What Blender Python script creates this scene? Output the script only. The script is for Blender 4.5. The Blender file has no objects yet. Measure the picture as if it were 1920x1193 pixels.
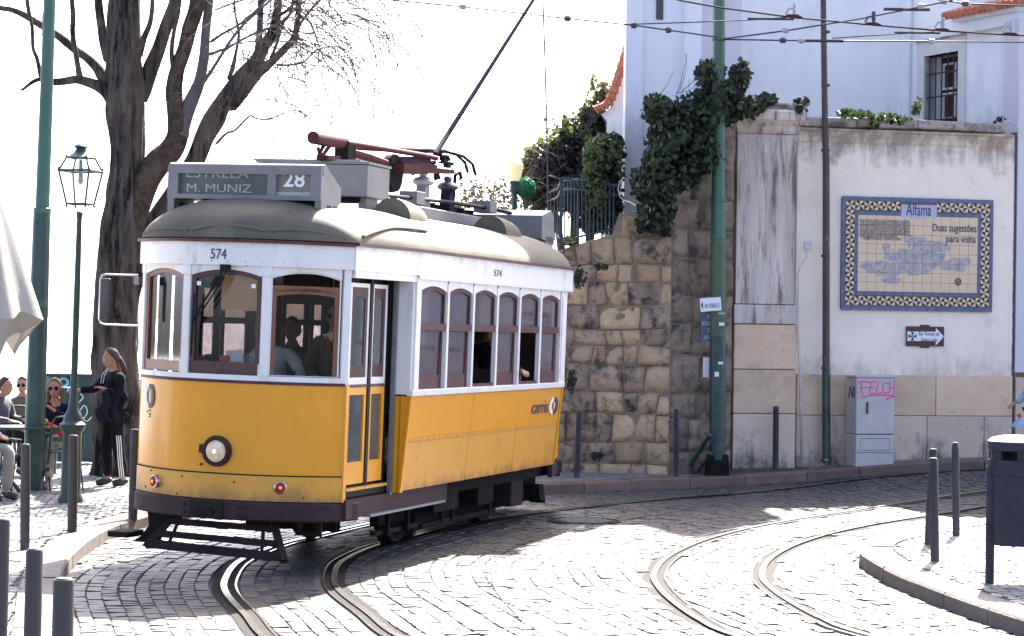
import bpy, bmesh, math, random
from mathutils import Vector, Matrix, noise
from math import sin, cos, pi, radians, atan, sqrt
random.seed(574)
scn = bpy.context.scene
# ---------------------------------------------------------------- camera
FPX, HC = 4000.0, 2.15
PITCH, ROLL = atan(10.5 / FPX), atan(.014)
cam_d = bpy.data.cameras.new('camera'); cam = bpy.data.objects.new('camera', cam_d)
scn.collection.objects.link(cam); scn.camera = cam
cam_d.sensor_width = 36; cam_d.lens = 36 * FPX / 1920
cam_d.clip_start = .3; cam_d.clip_end = 400000
def _rot(v):
    cp, sp = cos(PITCH), sin(PITCH)
    return Vector((v[0], v[1] * cp - v[2] * sp, v[1] * sp + v[2] * cp))
_c, _s = cos(ROLL), sin(ROLL)
R_, U_, F_ = _rot((_c, 0, _s)), _rot((-_s, 0, _c)), _rot((0, 1, 0))
mm = Matrix.Identity(4)
for i in range(3):
    mm[i][0], mm[i][1], mm[i][2] = R_[i], U_[i], -F_[i]
mm.translation = Vector((0, 0, HC)); cam.matrix_world = mm
CP = Vector((0, 0, HC))
def ray(px, py):
    return F_ + R_ * ((px - 960) / FPX) + U_ * (-(py - 596.5) / FPX)
def at(px, py, Y):
    r = ray(px, py); return CP + r * (Y / r.y)
def sm(t):
    t = max(0., min(1., t)); return t * t * (3 - 2 * t)
def hz(x, y):
    return .21 * sm((x - 2.6) / 4.2) * sm((y - 24) / 5.5)
def gr(px, py, dz=0.):
    r = ray(px, py); z = dz
    for _ in range(8):
        p = CP + r * ((z - HC) / r.z); z = hz(p.x, p.y) + dz
    return p
# ---------------------------------------------------------------- world + sun
SUN_EL, SUN_AZ = radians(47), radians(16.3)      # azimuth to the right of the view (+Y)
w = bpy.data.worlds.new('World'); scn.world = w; w.use_nodes = True
nt = w.node_tree; nt.nodes.clear()
sky = nt.nodes.new('ShaderNodeTexSky'); sky.sky_type = 'NISHITA'; sky.sun_disc = False
sky.sun_elevation = SUN_EL; sky.sun_rotation = SUN_AZ
sky.air_density = .36; sky.dust_density = 3.0; sky.ozone_density = .4; sky.altitude = 60
bg = nt.nodes.new('ShaderNodeBackground'); bg.inputs['Strength'].default_value = .128
ow = nt.nodes.new('ShaderNodeOutputWorld')
nt.links.new(sky.outputs[0], bg.inputs[0]); nt.links.new(bg.outputs[0], ow.inputs[0])
sd = bpy.data.lights.new('sun', 'SUN'); so = bpy.data.objects.new('sun', sd)
scn.collection.objects.link(so)
sd.energy = 5.0; sd.angle = radians(.53); sd.color = (1, .95, .88)
sv = Vector((sin(SUN_AZ) * cos(SUN_EL), cos(SUN_AZ) * cos(SUN_EL), sin(SUN_EL)))
so.rotation_euler = sv.to_track_quat('Z', 'Y').to_euler(); so.location = (20, 60, 60)
scn.view_settings.view_transform = 'Standard'; scn.view_settings.look = 'None'
scn.view_settings.exposure = 2.78; scn.view_settings.gamma = 1
scn.view_settings.use_curve_mapping = False
try:
    scn.cycles.max_bounces = 8; scn.cycles.transparent_max_bounces = 16
except Exception: pass
COL = scn.collection
# ---------------------------------------------------------------- materials
def rgb(c): return (c[0], c[1], c[2], 1)
def mat(name, col, rough=.6, metal=0., var=None, vs=6., bump=0., bs=30., spec=.5, stretch=None,
        obj_rand=0., island=0., emit=None, es=0., coat=0., dirt=None, ds=1.5, dt=(.5, .7), trans=None, bands=(), bd=.02):
    m = bpy.data.materials.new(name); m.use_nodes = True; n = m.node_tree; N = n.nodes; L = n.links
    b = N['Principled BSDF']; b.inputs['Roughness'].default_value = rough
    b.inputs['Metallic'].default_value = metal; b.inputs['Specular IOR Level'].default_value = spec
    b.inputs['Coat Weight'].default_value = coat; b.inputs['Coat Roughness'].default_value = .12
    tc = N.new('ShaderNodeTexCoord'); vec = tc.outputs['Object']
    if obj_rand or True:
        oi = N.new('ShaderNodeObjectInfo')
    if stretch:
        mp = N.new('ShaderNodeMapping'); mp.inputs['Scale'].default_value = stretch
        L.new(vec, mp.inputs[0]); svec = mp.outputs[0]
    else: svec = vec
    cur = None
    def mix(fac, a, bcol, mode='MIX'):
        x = N.new('ShaderNodeMix'); x.data_type = 'RGBA'; x.blend_type = mode
        for sck, v in ((x.inputs[0], fac), (x.inputs[6], a), (x.inputs[7], bcol)):
            if hasattr(v, 'is_linked'): L.new(v, sck)
            elif isinstance(v, (int, float)): sck.default_value = v
            else: sck.default_value = rgb(v)
        return x.outputs[2]
    def nz(scale, v, detail=6, r=.6, w=None):
        t = N.new('ShaderNodeTexNoise'); t.inputs['Scale'].default_value = scale
        t.inputs['Detail'].default_value = detail; t.inputs['Roughness'].default_value = r
        L.new(v, t.inputs['Vector']); return t.outputs['Fac']
    def ramp(f, a, b2):
        t = N.new('ShaderNodeMapRange'); t.inputs[1].default_value = a; t.inputs[2].default_value = b2
        L.new(f, t.inputs[0]); return t.outputs[0]
    cur = col
    if var is not None:
        cur = mix(ramp(nz(vs, svec), .3, .7), cur, var)
    if dirt is not None:
        cur = mix(ramp(nz(ds, svec, 8, .7), *dt), cur, dirt)
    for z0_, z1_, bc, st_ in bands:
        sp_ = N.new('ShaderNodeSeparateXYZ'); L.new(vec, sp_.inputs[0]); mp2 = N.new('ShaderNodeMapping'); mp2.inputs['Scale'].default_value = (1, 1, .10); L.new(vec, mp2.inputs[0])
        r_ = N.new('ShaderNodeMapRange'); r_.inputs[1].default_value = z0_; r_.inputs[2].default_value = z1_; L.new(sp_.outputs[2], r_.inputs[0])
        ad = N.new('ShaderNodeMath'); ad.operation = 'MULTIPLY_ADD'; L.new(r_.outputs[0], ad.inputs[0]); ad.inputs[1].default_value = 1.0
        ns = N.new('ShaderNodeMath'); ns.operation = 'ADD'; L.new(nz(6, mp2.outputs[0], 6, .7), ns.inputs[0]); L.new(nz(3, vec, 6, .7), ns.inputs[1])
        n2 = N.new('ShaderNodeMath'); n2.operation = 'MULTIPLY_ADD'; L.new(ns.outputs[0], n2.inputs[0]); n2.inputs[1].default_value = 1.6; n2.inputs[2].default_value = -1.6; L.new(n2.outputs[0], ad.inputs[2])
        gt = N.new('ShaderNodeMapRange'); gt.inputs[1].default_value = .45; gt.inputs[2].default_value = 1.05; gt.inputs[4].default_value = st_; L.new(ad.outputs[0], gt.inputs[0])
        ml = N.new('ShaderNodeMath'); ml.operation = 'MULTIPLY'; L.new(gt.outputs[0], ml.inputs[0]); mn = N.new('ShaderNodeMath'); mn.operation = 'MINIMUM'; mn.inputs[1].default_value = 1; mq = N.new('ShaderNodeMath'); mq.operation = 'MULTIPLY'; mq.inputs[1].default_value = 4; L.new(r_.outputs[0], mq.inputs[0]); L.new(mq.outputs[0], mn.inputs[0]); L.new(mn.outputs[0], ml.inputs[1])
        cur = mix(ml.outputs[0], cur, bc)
    if island or obj_rand:
        rnd = N.new('ShaderNodeNewGeometry').outputs['Random Per Island'] if island else oi.outputs['Random']
        amt = island or obj_rand
        t = N.new('ShaderNodeMapRange'); t.inputs[3].default_value = 1 - amt; t.inputs[4].default_value = 1 + amt
        L.new(rnd, t.inputs[0])
        cc = N.new('ShaderNodeCombineColor')
        for k in range(3): L.new(t.outputs[0], cc.inputs[k])
        cur = mix(1., cur, cc.outputs[0], 'MULTIPLY')
    if hasattr(cur, 'is_linked'): L.new(cur, b.inputs['Base Color'])
    else: b.inputs['Base Color'].default_value = rgb(cur)
    if bump:
        bp = N.new('ShaderNodeBump'); bp.inputs['Strength'].default_value = min(1, bump)
        bp.inputs['Distance'].default_value = bd
        L.new(nz(bs, svec, 8, .65), bp.inputs['Height']); L.new(bp.outputs[0], b.inputs['Normal'])
    if emit:
        b.inputs['Emission Color'].default_value = rgb(emit); b.inputs['Emission Strength'].default_value = es
    if trans:
        tr = N.new('ShaderNodeBsdfTranslucent'); tr.inputs[0].default_value = rgb(trans)
        mx = N.new('ShaderNodeMixShader'); mx.inputs[0].default_value = .35
        L.new(b.outputs[0], mx.inputs[1]); L.new(tr.outputs[0], mx.inputs[2])
        L.new(mx.outputs[0], N['Material Output'].inputs[0])
    return m
def glass(name, tint=(.8, .85, .85), refl=.12, dust=0., dcol=(.5, .47, .5)):
    m = bpy.data.materials.new(name); m.use_nodes = True; N = m.node_tree.nodes; L = m.node_tree.links
    N.remove(N['Principled BSDF'])
    t = N.new('ShaderNodeBsdfTransparent'); t.inputs[0].default_value = rgb(tint)
    g = N.new('ShaderNodeBsdfGlossy'); g.inputs['Roughness'].default_value = .04
    d = N.new('ShaderNodeBsdfDiffuse'); d.inputs[0].default_value = rgb(dcol)
    lw = N.new('ShaderNodeLayerWeight'); lw.inputs[0].default_value = .12
    mr = N.new('ShaderNodeMapRange'); mr.inputs[3].default_value = refl; mr.inputs[4].default_value = .7
    L.new(lw.outputs['Facing'], mr.inputs[0])
    a = N.new('ShaderNodeMixShader'); L.new(mr.outputs[0], a.inputs[0]); L.new(t.outputs[0], a.inputs[1]); L.new(g.outputs[0], a.inputs[2])
    b = N.new('ShaderNodeMixShader'); tc = N.new('ShaderNodeTexCoord'); nz = N.new('ShaderNodeTexNoise'); nz.inputs['Scale'].default_value = 5
    nz.inputs['Detail'].default_value = 6
    L.new(tc.outputs['Object'], nz.inputs['Vector'])
    m2 = N.new('ShaderNodeMapRange'); m2.inputs[3].default_value = dust * .5; m2.inputs[4].default_value = min(1, dust * 1.5)
    L.new(nz.outputs['Fac'], m2.inputs[0]); L.new(m2.outputs[0], b.inputs[0])
    L.new(a.outputs[0], b.inputs[1]); L.new(d.outputs[0], b.inputs[2]); L.new(b.outputs[0], N['Material Output'].inputs[0])
    return m
M = {}
M['cobble'] = mat('cobble', (.042, .040, .042), .45, var=(.060, .056, .056), vs=3, bump=.3, bs=60, spec=.5, island=.2, dirt=(.05, .045, .043), ds=.8, dt=(.5, .75))
M['cobble_one'] = mat('cobble_one', (.042, .040, .042), .45, var=(.060, .056, .056), vs=3, bump=.3, bs=60, spec=.5, obj_rand=.2)
M['mortar'] = mat('mortar', (.05, .045, .04), .9, var=(.085, .075, .06), vs=20, bump=.6, bs=80)
M['calcada'] = mat('calcada', (.17, .162, .158), .6, var=(.22, .21, .20), vs=3, bump=.3, bs=70, island=.2, dirt=(.12, .11, .105), ds=.9, dt=(.5, .8))
M['kerb'] = mat('kerb', (.10, .08, .07), .7, var=(.15, .13, .115), vs=4, bump=.5, bs=40, obj_rand=.15, dirt=(.09, .075, .065), ds=3)
M['kerb_red'] = mat('kerb_red', (.12, .068, .052), .75, var=(.17, .11, .09), vs=4, bump=.5, bs=40, obj_rand=.18, dirt=(.15, .12, .10), ds=3)
M['rail'] = mat('rail', (.50, .50, .52), .22, metal=1., var=(.38, .36, .36), vs=12)
M['rail_dark'] = mat('rail_dark', (.012, .011, .011), .8, spec=.1, var=(.022, .019, .016), vs=10)
M['stone_lit'] = mat('stone_lit', (.46, .32, .185), .9, var=(.60, .44, .285), vs=5, bump=1., bs=11, bd=.06, obj_rand=.22, dirt=(.055, .045, .045), ds=3.4, dt=(.53, .66))  # warm bounce light is painted into this stone colour
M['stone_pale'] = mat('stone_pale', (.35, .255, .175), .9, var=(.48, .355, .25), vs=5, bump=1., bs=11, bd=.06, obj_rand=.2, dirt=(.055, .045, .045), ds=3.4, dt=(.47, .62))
M['stone_shaded'] = mat('stone_shaded', (.26, .19, .135), .9, var=(.36, .28, .21), vs=3.5, bump=1., bs=11, bd=.06, obj_rand=.22, dirt=(.07, .06, .06), ds=4, dt=(.46, .66))  # weaker bounce light is painted in as a darker, greyer stone
M['wall_mortar'] = mat('wall_mortar', (.34, .26, .18), .95, var=(.16, .12, .09), vs=6, bump=.8, bs=30)
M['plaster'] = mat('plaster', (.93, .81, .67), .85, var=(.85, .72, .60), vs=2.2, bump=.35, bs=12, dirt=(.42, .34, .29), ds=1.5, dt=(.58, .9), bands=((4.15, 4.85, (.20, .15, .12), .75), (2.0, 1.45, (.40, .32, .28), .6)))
M['plaster_streak'] = mat('plaster_streak', (.72, .62, .54), .85, var=(.38, .31, .27), vs=4, stretch=(1, 1, .12), bump=.3, bs=20, dirt=(.17, .135, .13), ds=7, dt=(.50, .62))
M['dado'] = mat('dado', (.68, .46, .29), .8, var=(.74, .55, .40), vs=2.2, bump=.3, bs=18, obj_rand=.08, dirt=(.30, .24, .21), ds=1.8, dt=(.52, .8))
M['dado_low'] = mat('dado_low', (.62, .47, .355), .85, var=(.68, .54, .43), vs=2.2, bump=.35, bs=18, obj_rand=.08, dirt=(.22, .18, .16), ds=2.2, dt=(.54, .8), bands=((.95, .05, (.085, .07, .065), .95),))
M['coping'] = mat('coping', (.50, .44, .40), .9, var=(.30, .26, .22), vs=3, bump=.7, bs=16, dirt=(.12, .10, .085), ds=3.5, dt=(.5, .62))
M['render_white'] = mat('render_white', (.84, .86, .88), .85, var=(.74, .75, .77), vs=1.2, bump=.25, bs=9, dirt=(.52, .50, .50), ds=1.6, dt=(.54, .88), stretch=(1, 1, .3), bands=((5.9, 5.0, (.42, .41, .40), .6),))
M['render_lav'] = mat('render_lav', (.66, .62, .66), .85, var=(.6, .56, .60), vs=2.5, bump=.15, bs=10, dirt=(.42, .38, .40), ds=2.5, dt=(.6, .85), stretch=(1, 1, .3))
M['surround'] = mat('surround', (.66, .65, .64), .85, var=(.58, .56, .55), vs=5, bump=.2, bs=20, dirt=(.35, .33, .32), ds=4, dt=(.6, .8))
M['roof_tile'] = mat('roof_tile', (.42, .11, .06), .8, var=(.5, .19, .11), vs=9, bump=.4, bs=30, obj_rand=.15)
M['green_pole'] = mat('green_pole', (.038, .10, .062), .45, var=(.06, .14, .092), vs=3, bump=.12, bs=25, dirt=(.05, .11, .08), ds=3, dt=(.55, .8), stretch=(1, 1, .3))
M['green_low'] = mat('green_low', (.012, .035, .036), .38, var=(.03, .075, .06), vs=4, bump=.1, bs=25)
M['green_dark'] = mat('green_dark', (.010, .024, .020), .45, var=(.03, .06, .045), vs=8, bump=.1, bs=30)
M['lamp_metal'] = mat('lamp_metal', (.02, .045, .042), .45, var=(.035, .06, .05), vs=12)
M['iron'] = mat('iron', (.022, .023, .030), .55, spec=.3, var=(.055, .057, .065), vs=6, bump=.1, bs=50, stretch=(1, 1, .3))
M['iron_light'] = mat('iron_light', (.058, .056, .056), .6, spec=.25, var=(.045, .046, .047), vs=5, bump=.1, bs=50, stretch=(1, 1, .2))
M['teal_iron'] = mat('teal_iron', (.012, .03, .055), .5, var=(.016, .04, .06), vs=10)
M['brown_pipe'] = mat('brown_pipe', (.05, .032, .032), .55, var=(.09, .06, .055), vs=5, bump=.3, bs=30, dirt=(.3, .3, .32), ds=4, dt=(.62, .66), stretch=(1, 1, .35))
M['white_pipe'] = mat('white_pipe', (.6, .58, .56), .5, var=(.45, .42, .4), vs=8)
M['bark'] = mat('bark', (.040, .032, .030), .95, spec=.1, var=(.15, .12, .10), vs=9, stretch=(1, 1, .22), bump=1., bs=14, dirt=(.014, .011, .011), ds=7, dt=(.5, .62))
M['bark_light'] = mat('bark_light', (.12, .085, .062), .95, spec=.1, var=(.045, .032, .027), vs=9, bump=1., bs=16, dirt=(.05, .035, .03), ds=8, dt=(.52, .62))
M['bark_smooth'] = mat('bark_smooth', (.14, .115, .115), .85, var=(.10, .08, .08), vs=6, bump=.4, bs=30)
M['twig'] = mat('twig', (.12, .09, .08), .9)
M['leaf'] = mat('leaf', (.022, .036, .018), .5, island=.5, trans=(.035, .06, .018))
M['leaf_dark'] = mat('leaf_dark', (.013, .021, .018), .5, island=.6, trans=(.035, .06, .02))
M['leaf_holly'] = mat('leaf_holly', (.05, .042, .045), .5, island=.6, trans=(.10, .09, .035))
M['leaf_one'] = mat('leaf_one', (.022, .042, .02), .5, obj_rand=.6, trans=(.05, .08, .02))
M['leaf_light'] = mat('leaf_light', (.045, .07, .025), .5, island=.5, trans=(.10, .14, .03))
M['topiary'] = mat('topiary', (.02, .16, .08), .5, island=.4, trans=(.02, .3, .14))
# tram
M['yellow'] = mat('yellow', (.76, .325, .006), .33, var=(.72, .295, .007), vs=1.5, spec=.4, coat=.22, bump=.22, bs=1.6, dirt=(.40, .18, .03), ds=3.5, dt=(.60, .92), stretch=(1, 1, .45))
M['yellow2'] = mat('yellow2', (.70, .335, .04), .36, var=(.66, .30, .035), vs=2, spec=.4, coat=.2, bump=.22, bs=1.8, dirt=(.30, .15, .045), ds=4, dt=(.56, .86), bands=((.80, .60, (.20, .10, .04), .7),))
M['tram_white'] = mat('tram_white', (.76, .745, .72), .4, var=(.68, .655, .63), vs=3, coat=.15, bump=.12, bs=2, dirt=(.30, .25, .22), ds=7, dt=(.56, .84), stretch=(1, 1, .22), bands=((2.70, 2.80, (.25, .20, .17), .45),))
M['maroon'] = mat('maroon', (.07, .016, .022), .45, spec=.3, var=(.11, .035, .04), vs=5)
M['maroon_dull'] = mat('maroon_dull', (.034, .012, .016), .65, spec=.25, var=(.05, .022, .026), vs=6, bump=.2, bs=20, dirt=(.04, .03, .03), ds=4)
M['wood_orange'] = mat('wood_orange', (.20, .062, .016), .45, var=(.13, .036, .011), vs=5, stretch=(3, 3, .5), coat=.4)
M['wood_dark'] = mat('wood_dark', (.05, .020, .016), .5, var=(.085, .034, .027), vs=8, stretch=(3, 3, .6), dirt=(.2, .13, .11), ds=9, dt=(.66, .72))
M['wood_red'] = mat('wood_red', (.055, .017, .021), .55, spec=.25, var=(.09, .032, .036), vs=7, dirt=(.25, .18, .18), ds=12, dt=(.72, .76))
M['roof_paint'] = mat('roof_paint', (.115, .103, .078), .7, spec=.2, var=(.15, .137, .105), vs=1.6, bump=.12, bs=9, dirt=(.075, .068, .062), ds=2.2, dt=(.5, .8))
M['box_paint'] = mat('box_paint', (.155, .15, .155), .55, var=(.21, .205, .20), vs=4, bump=.12, bs=18, dirt=(.14, .13, .13), ds=5, dt=(.58, .75))
M['black'] = mat('black', (.007, .007, .008), .6, spec=.2)
M['under'] = mat('under', (.010, .008, .008), .85, spec=.12, var=(.022, .018, .017), vs=6, bump=.4, bs=25)
M['under_brown'] = mat('under_brown', (.018, .011, .010), .8, spec=.2, var=(.032, .021, .02), vs=6, bump=.3, bs=25)
M['trolley_red'] = mat('trolley_red', (.075, .020, .020), .7, spec=.15, var=(.055, .017, .02), vs=7, bump=.1, bs=25)
M['pole_purple'] = mat('pole_purple', (.022, .017, .034), .8, spec=.08)
M['chrome'] = mat('chrome', (.6, .6, .6), .2, metal=1.)
M['steel_grey'] = mat('steel_grey', (.25, .25, .26), .45, metal=.4, var=(.18, .18, .19), vs=6)
M['insul'] = mat('insul', (.42, .42, .45), .35, var=(.3, .3, .33), vs=9)
M['insul_dark'] = mat('insul_dark', (.06, .05, .07), .35)
M['blind_dark'] = mat('blind_dark', (.055, .065, .06), .5, var=(.10, .11, .10), vs=5)
M['blind_brown'] = mat('blind_brown', (.17, .14, .115), .5, var=(.21, .17, .14), vs=3, stretch=(1, 1, 12))
M['letter_faded'] = mat('letter_faded', (.36, .36, .32), .6)
M['letter_white'] = mat('letter_white', (.82, .82, .78), .6)
M['ink_blue'] = mat('ink_blue', (.03, .03, .10), .5)
M['glass'] = glass('glass', (.76, .76, .75), .02, .0, (.3, .3, .3))
M['glass_side'] = glass('glass_side', (.52, .47, .49), .08, .22, (.34, .28, .31))
M['glass_door'] = glass('glass_door', (.5, .53, .55), .18, .22, (.28, .30, .30))
M['lens'] = mat('lens', (.60, .55, .46), .12, emit=(1, .80, .52), es=.035, var=(.30, .21, .13), vs=16, bump=.5, bs=40)
M['lens_core'] = mat('lens_core', (1, .9, .7), .2, emit=(1, .85, .6), es=1.0)
M['lens_red'] = mat('lens_red', (.10, .012, .01), .2, emit=(1, .06, .02), es=.02)
M['lens_hot'] = mat('lens_hot', (1, .2, .05), .3, emit=(1, .16, .03), es=.5)
M['interior'] = mat('interior', (.07, .045, .035), .6, var=(.1, .065, .05), vs=4)
M['ceiling'] = mat('ceiling', (.14, .13, .11), .7)
M['reflection_beige'] = mat('reflection_beige', (.95, .62, .30), .8, var=(.85, .52, .25), vs=3, emit=None)  # colour of the painted windscreen reflection
M['paper'] = mat('paper', (.8, .8, .82), .7)
M['paper_red'] = mat('paper_red', (.6, .12, .08), .7)
# people
M['skin'] = mat('skin', (.46, .24, .16), .55, spec=.3, var=(.38, .18, .12), vs=12)
M['hair_brown'] = mat('hair_brown', (.028, .012, .008), .5, var=(.06, .024, .015), vs=20, stretch=(4, 4, 1))
M['hair_blond'] = mat('hair_blond', (.20, .11, .05), .5, var=(.11, .06, .03), vs=20, stretch=(4, 4, 1))
M['lip'] = mat('lip', (.30, .10, .08), .5)
M['hair_dark'] = mat('hair_dark', (.02, .014, .012), .5)
M['cloth_black'] = mat('cloth_black', (.006, .006, .008), .9, spec=.15, var=(.012, .012, .016), vs=9, bump=.4, bs=20)
M['cloth_navy'] = mat('cloth_navy', (.008, .009, .018), .9, spec=.15, var=(.014, .016, .028), vs=9, bump=.4, bs=20)
M['cloth_grey'] = mat('cloth_grey', (.24, .24, .22), .9, var=(.3, .3, .27), vs=7, bump=.4, bs=18)
M['cloth_slate'] = mat('cloth_slate', (.055, .06, .08), .85, var=(.08, .085, .10), vs=9, bump=.5, bs=16)
M['cloth_khaki'] = mat('cloth_khaki', (.11, .085, .055), .9, var=(.14, .11, .07), vs=9, bump=.4, bs=16)
M['cloth_white'] = mat('cloth_white', (.85, .84, .80), .85, var=(.6, .62, .62), vs=6, bump=.4, bs=14)
M['cloth_red'] = mat('cloth_red', (.55, .04, .03), .85, var=(.45, .03, .03), vs=9, bump=.4, bs=20)
M['cloth_pink'] = mat('cloth_pink', (.55, .07, .08), .85)
M['cloth_yellow'] = mat('cloth_yellow', (.62, .45, .04), .85)
M['cloth_blue'] = mat('cloth_blue', (.22, .33, .52), .85, var=(.4, .5, .65), vs=9, bump=.4, bs=20)
M['shoe'] = mat('shoe', (.03, .028, .027), .6)
M['shoe_pale'] = mat('shoe_pale', (.3, .29, .27), .6)
M['canvas'] = mat('canvas', (.46, .43, .39), .9, var=(.5, .47, .43), vs=3, bump=.2, bs=30, trans=(.24, .225, .205))
M['bin'] = mat('bin', (.013, .015, .026), .55, spec=.3, var=(.032, .038, .055), vs=5, bump=.08, bs=60)
M['bin_lid'] = mat('bin_lid', (.5, .52, .52), .4, var=(.42, .44, .45), vs=6)
M['cabinet'] = mat('cabinet', (.58, .51, .47), .55, var=(.44, .43, .43), vs=3, bump=.06, bs=40, dirt=(.26, .24, .23), ds=3, dt=(.62, .9), stretch=(1, 1, .5))
M['seam'] = mat('seam', (.08, .075, .075), .8)
M['graf_pink'] = mat('graf_pink', (.85, .10, .32), .6)
M['graf_black'] = mat('graf_black', (.03, .03, .035), .6)
M['graf_cyan'] = mat('graf_cyan', (.16, .55, .66), .6)
M['graf_white'] = mat('graf_white', (.6, .65, .68), .6)
M['tile_cream'] = mat('tile_cream', (.76, .54, .33), .28, obj_rand=.05)
M['tile_black'] = mat('tile_black', (.018, .02, .035), .28)
M['tile_blue'] = mat('tile_blue', (.05, .065, .15), .3, var=(.15, .17, .28), vs=16, obj_rand=.1)
M['tile_lilac'] = mat('tile_lilac', (.42, .40, .55), .3, var=(.5, .46, .56), vs=8)
M['grout'] = mat('grout', (.16, .13, .11), .9)
M['sign_white'] = mat('sign_white', (.75, .77, .8), .4)
M['sign_blue'] = mat('sign_blue', (.03, .06, .20), .4)
M['plaque_blue'] = mat('plaque_blue', (.05, .10, .19), .45, var=(.08, .14, .24), vs=8)
M['sign_brown'] = mat('sign_brown', (.07, .016, .02), .45)
M['lantern_glow'] = mat('lantern_glow', (.85, .8, .5), .4, emit=(1, .80, .36), es=.06)
M['lantern_glass'] = glass('lantern_glass', (.9, .94, .95), .08, .06, (.6, .65, .68))
M['river'] = mat('river', (.72, .74, .76), .5, var=(.66, .69, .72), vs=.002)  # near-white colour stands in for sunlit haze over the water
M['soil'] = mat('soil', (.12, .10, .07), .95, var=(.08, .09, .04), vs=2)
M['wire'] = mat('wire', (.04, .035, .04), .5)
M['wire_copper'] = mat('wire_copper', (.07, .032, .028), .7, spec=.1)
# tile painting: blurred blue map on cream, coordinates of the panel itself
# ---------------------------------------------------------------- object helpers
def link(o, parent=None):
    COL.objects.link(o)
    if parent is not None: o.parent = parent
    return o
def tag(o, label=None, cat=None, group=None, kind=None):
    if label: o['label'] = label
    if cat: o['category'] = cat
    if group: o['group'] = group
    if kind: o['kind'] = kind
    return o
def thing(name, label, cat, loc=(0, 0, 0), rz=0., group=None):
    o = bpy.data.objects.new(name, None); COL.objects.link(o)
    o.location = loc; o.rotation_euler = (0, 0, rz); o.empty_display_size = .2
    return tag(o, label, cat, group)
class MB:
    def __init__(s): s.v = []; s.f = []; s.m = []
    def add(s, vs, fs, mi=0):
        b = len(s.v); s.v += [tuple(v) for v in vs]
        s.f += [tuple(b + i for i in f) for f in fs]; s.m += [mi] * len(fs); return s
    def box(s, c, d, rz=0., mi=0, top=None, rot=None):
        hx, hy, h = d[0] / 2, d[1] / 2, d[2] / 2; t = top or (1, 1)
        vs = []
        for z, k in ((-h, (1, 1)), (h, t)):
            for x, y in ((-hx, -hy), (hx, -hy), (hx, hy), (-hx, hy)):
                p = Vector((x * k[0], y * k[1], z))
                if rot is not None: p = rot @ p
                elif rz: p = Vector((p.x * cos(rz) - p.y * sin(rz), p.x * sin(rz) + p.y * cos(rz), p.z))
                vs.append(p + Vector(c))
        return s.add(vs, [(3, 2, 1, 0), (4, 5, 6, 7), (0, 1, 5, 4), (1, 2, 6, 5), (2, 3, 7, 6), (3, 0, 4, 7)], mi)
    def tube(s, pts, r, n=8, mi=0, cap=True, fr=None):
        pts = [Vector(p) for p in pts]; k = len(pts)
        if isinstance(r, (int, float)): r = [r] * k
        T = [(pts[min(i + 1, k - 1)] - pts[max(i - 1, 0)]).normalized() for i in range(k)]
        a = Vector((0, 0, 1)) if abs(T[0].z) < .9 else Vector((1, 0, 0))
        u = T[0].cross(a).normalized(); vs = []
        for i in range(k):
            u = (u - T[i] * u.dot(T[i])).normalized(); v = T[i].cross(u)
            for j in range(n):
                th = 2 * pi * j / n; rr = r[i] * (fr(i, j, pts[i]) if fr else 1)
                vs.append(pts[i] + (u * cos(th) + v * sin(th)) * rr)
        fs = [(i * n + j, i * n + (j + 1) % n, (i + 1) * n + (j + 1) % n, (i + 1) * n + j) for i in range(k - 1) for j in range(n)]
        if cap: fs += [tuple(range(n - 1, -1, -1)), tuple((k - 1) * n + j for j in range(n))]
        return s.add(vs, fs, mi)
    def lathe(s, prof, c=(0, 0, 0), n=20, mi=0, axis=None, a0=0.):
        vs = []
        for r, z in prof:
            for j in range(n):
                th = a0 + 2 * pi * j / n; p = Vector((r * cos(th), r * sin(th), z))
                if axis is not None: p = axis @ p
                vs.append(p + Vector(c))
        k = len(prof)
        fs = [(i * n + j, i * n + (j + 1) % n, (i + 1) * n + (j + 1) % n, (i + 1) * n + j) for i in range(k - 1) for j in range(n)]
        fs += [tuple(range(n - 1, -1, -1)), tuple((k - 1) * n + j for j in range(n))]
        return s.add(vs, fs, mi)
    def prism(s, poly, fmap, d0, d1, mi=0):
        n = len(poly); vs = [fmap(a, b, d0) for a, b in poly] + [fmap(a, b, d1) for a, b in poly]
        fs = [tuple(range(n - 1, -1, -1)), tuple(range(n, 2 * n))] + [(i, (i + 1) % n, n + (i + 1) % n, n + i) for i in range(n)]
        return s.add(vs, fs, mi)
    def ring(s, out, inn, fmap, d0, d1, mi=0):
        n = len(out); vs = []
        for d in (d0, d1):
            vs += [fmap(a, b, d) for a, b in out] + [fmap(a, b, d) for a, b in inn]
        fs = []
        for i in range(n):
            j = (i + 1) % n
            fs += [(i, j, n + j, n + i), (2 * n + i, 3 * n + i, 3 * n + j, 2 * n + j), (i, 2 * n + i, 2 * n + j, j), (n + i, n + j, 3 * n + j, 3 * n + i)]
        return s.add(vs, fs, mi)
    def build(s, name, mats, parent=None, smooth=False, fix=True, loc=None):
        me = bpy.data.meshes.new(name); me.from_pydata(s.v, [], s.f)
        if not isinstance(mats, (list, tuple)): mats = [mats]
        for m in mats: me.materials.append(m)
        if len(mats) > 1: me.polygons.foreach_set('material_index', s.m)
        if smooth: me.polygons.foreach_set('use_smooth', [True] * len(s.f))
        if fix and len(s.f) < 60000:
            bm = bmesh.new(); bm.from_mesh(me); bmesh.ops.recalc_face_normals(bm, faces=bm.faces); bm.to_mesh(me); bm.free()
        me.update()
        if smooth == 'auto':
            try: me.set_sharp_from_angle(angle=radians(38))
            except Exception: pass
        o = bpy.data.objects.new(name, me); link(o, parent)
        if loc is not None: o.location = loc
        return o
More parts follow.
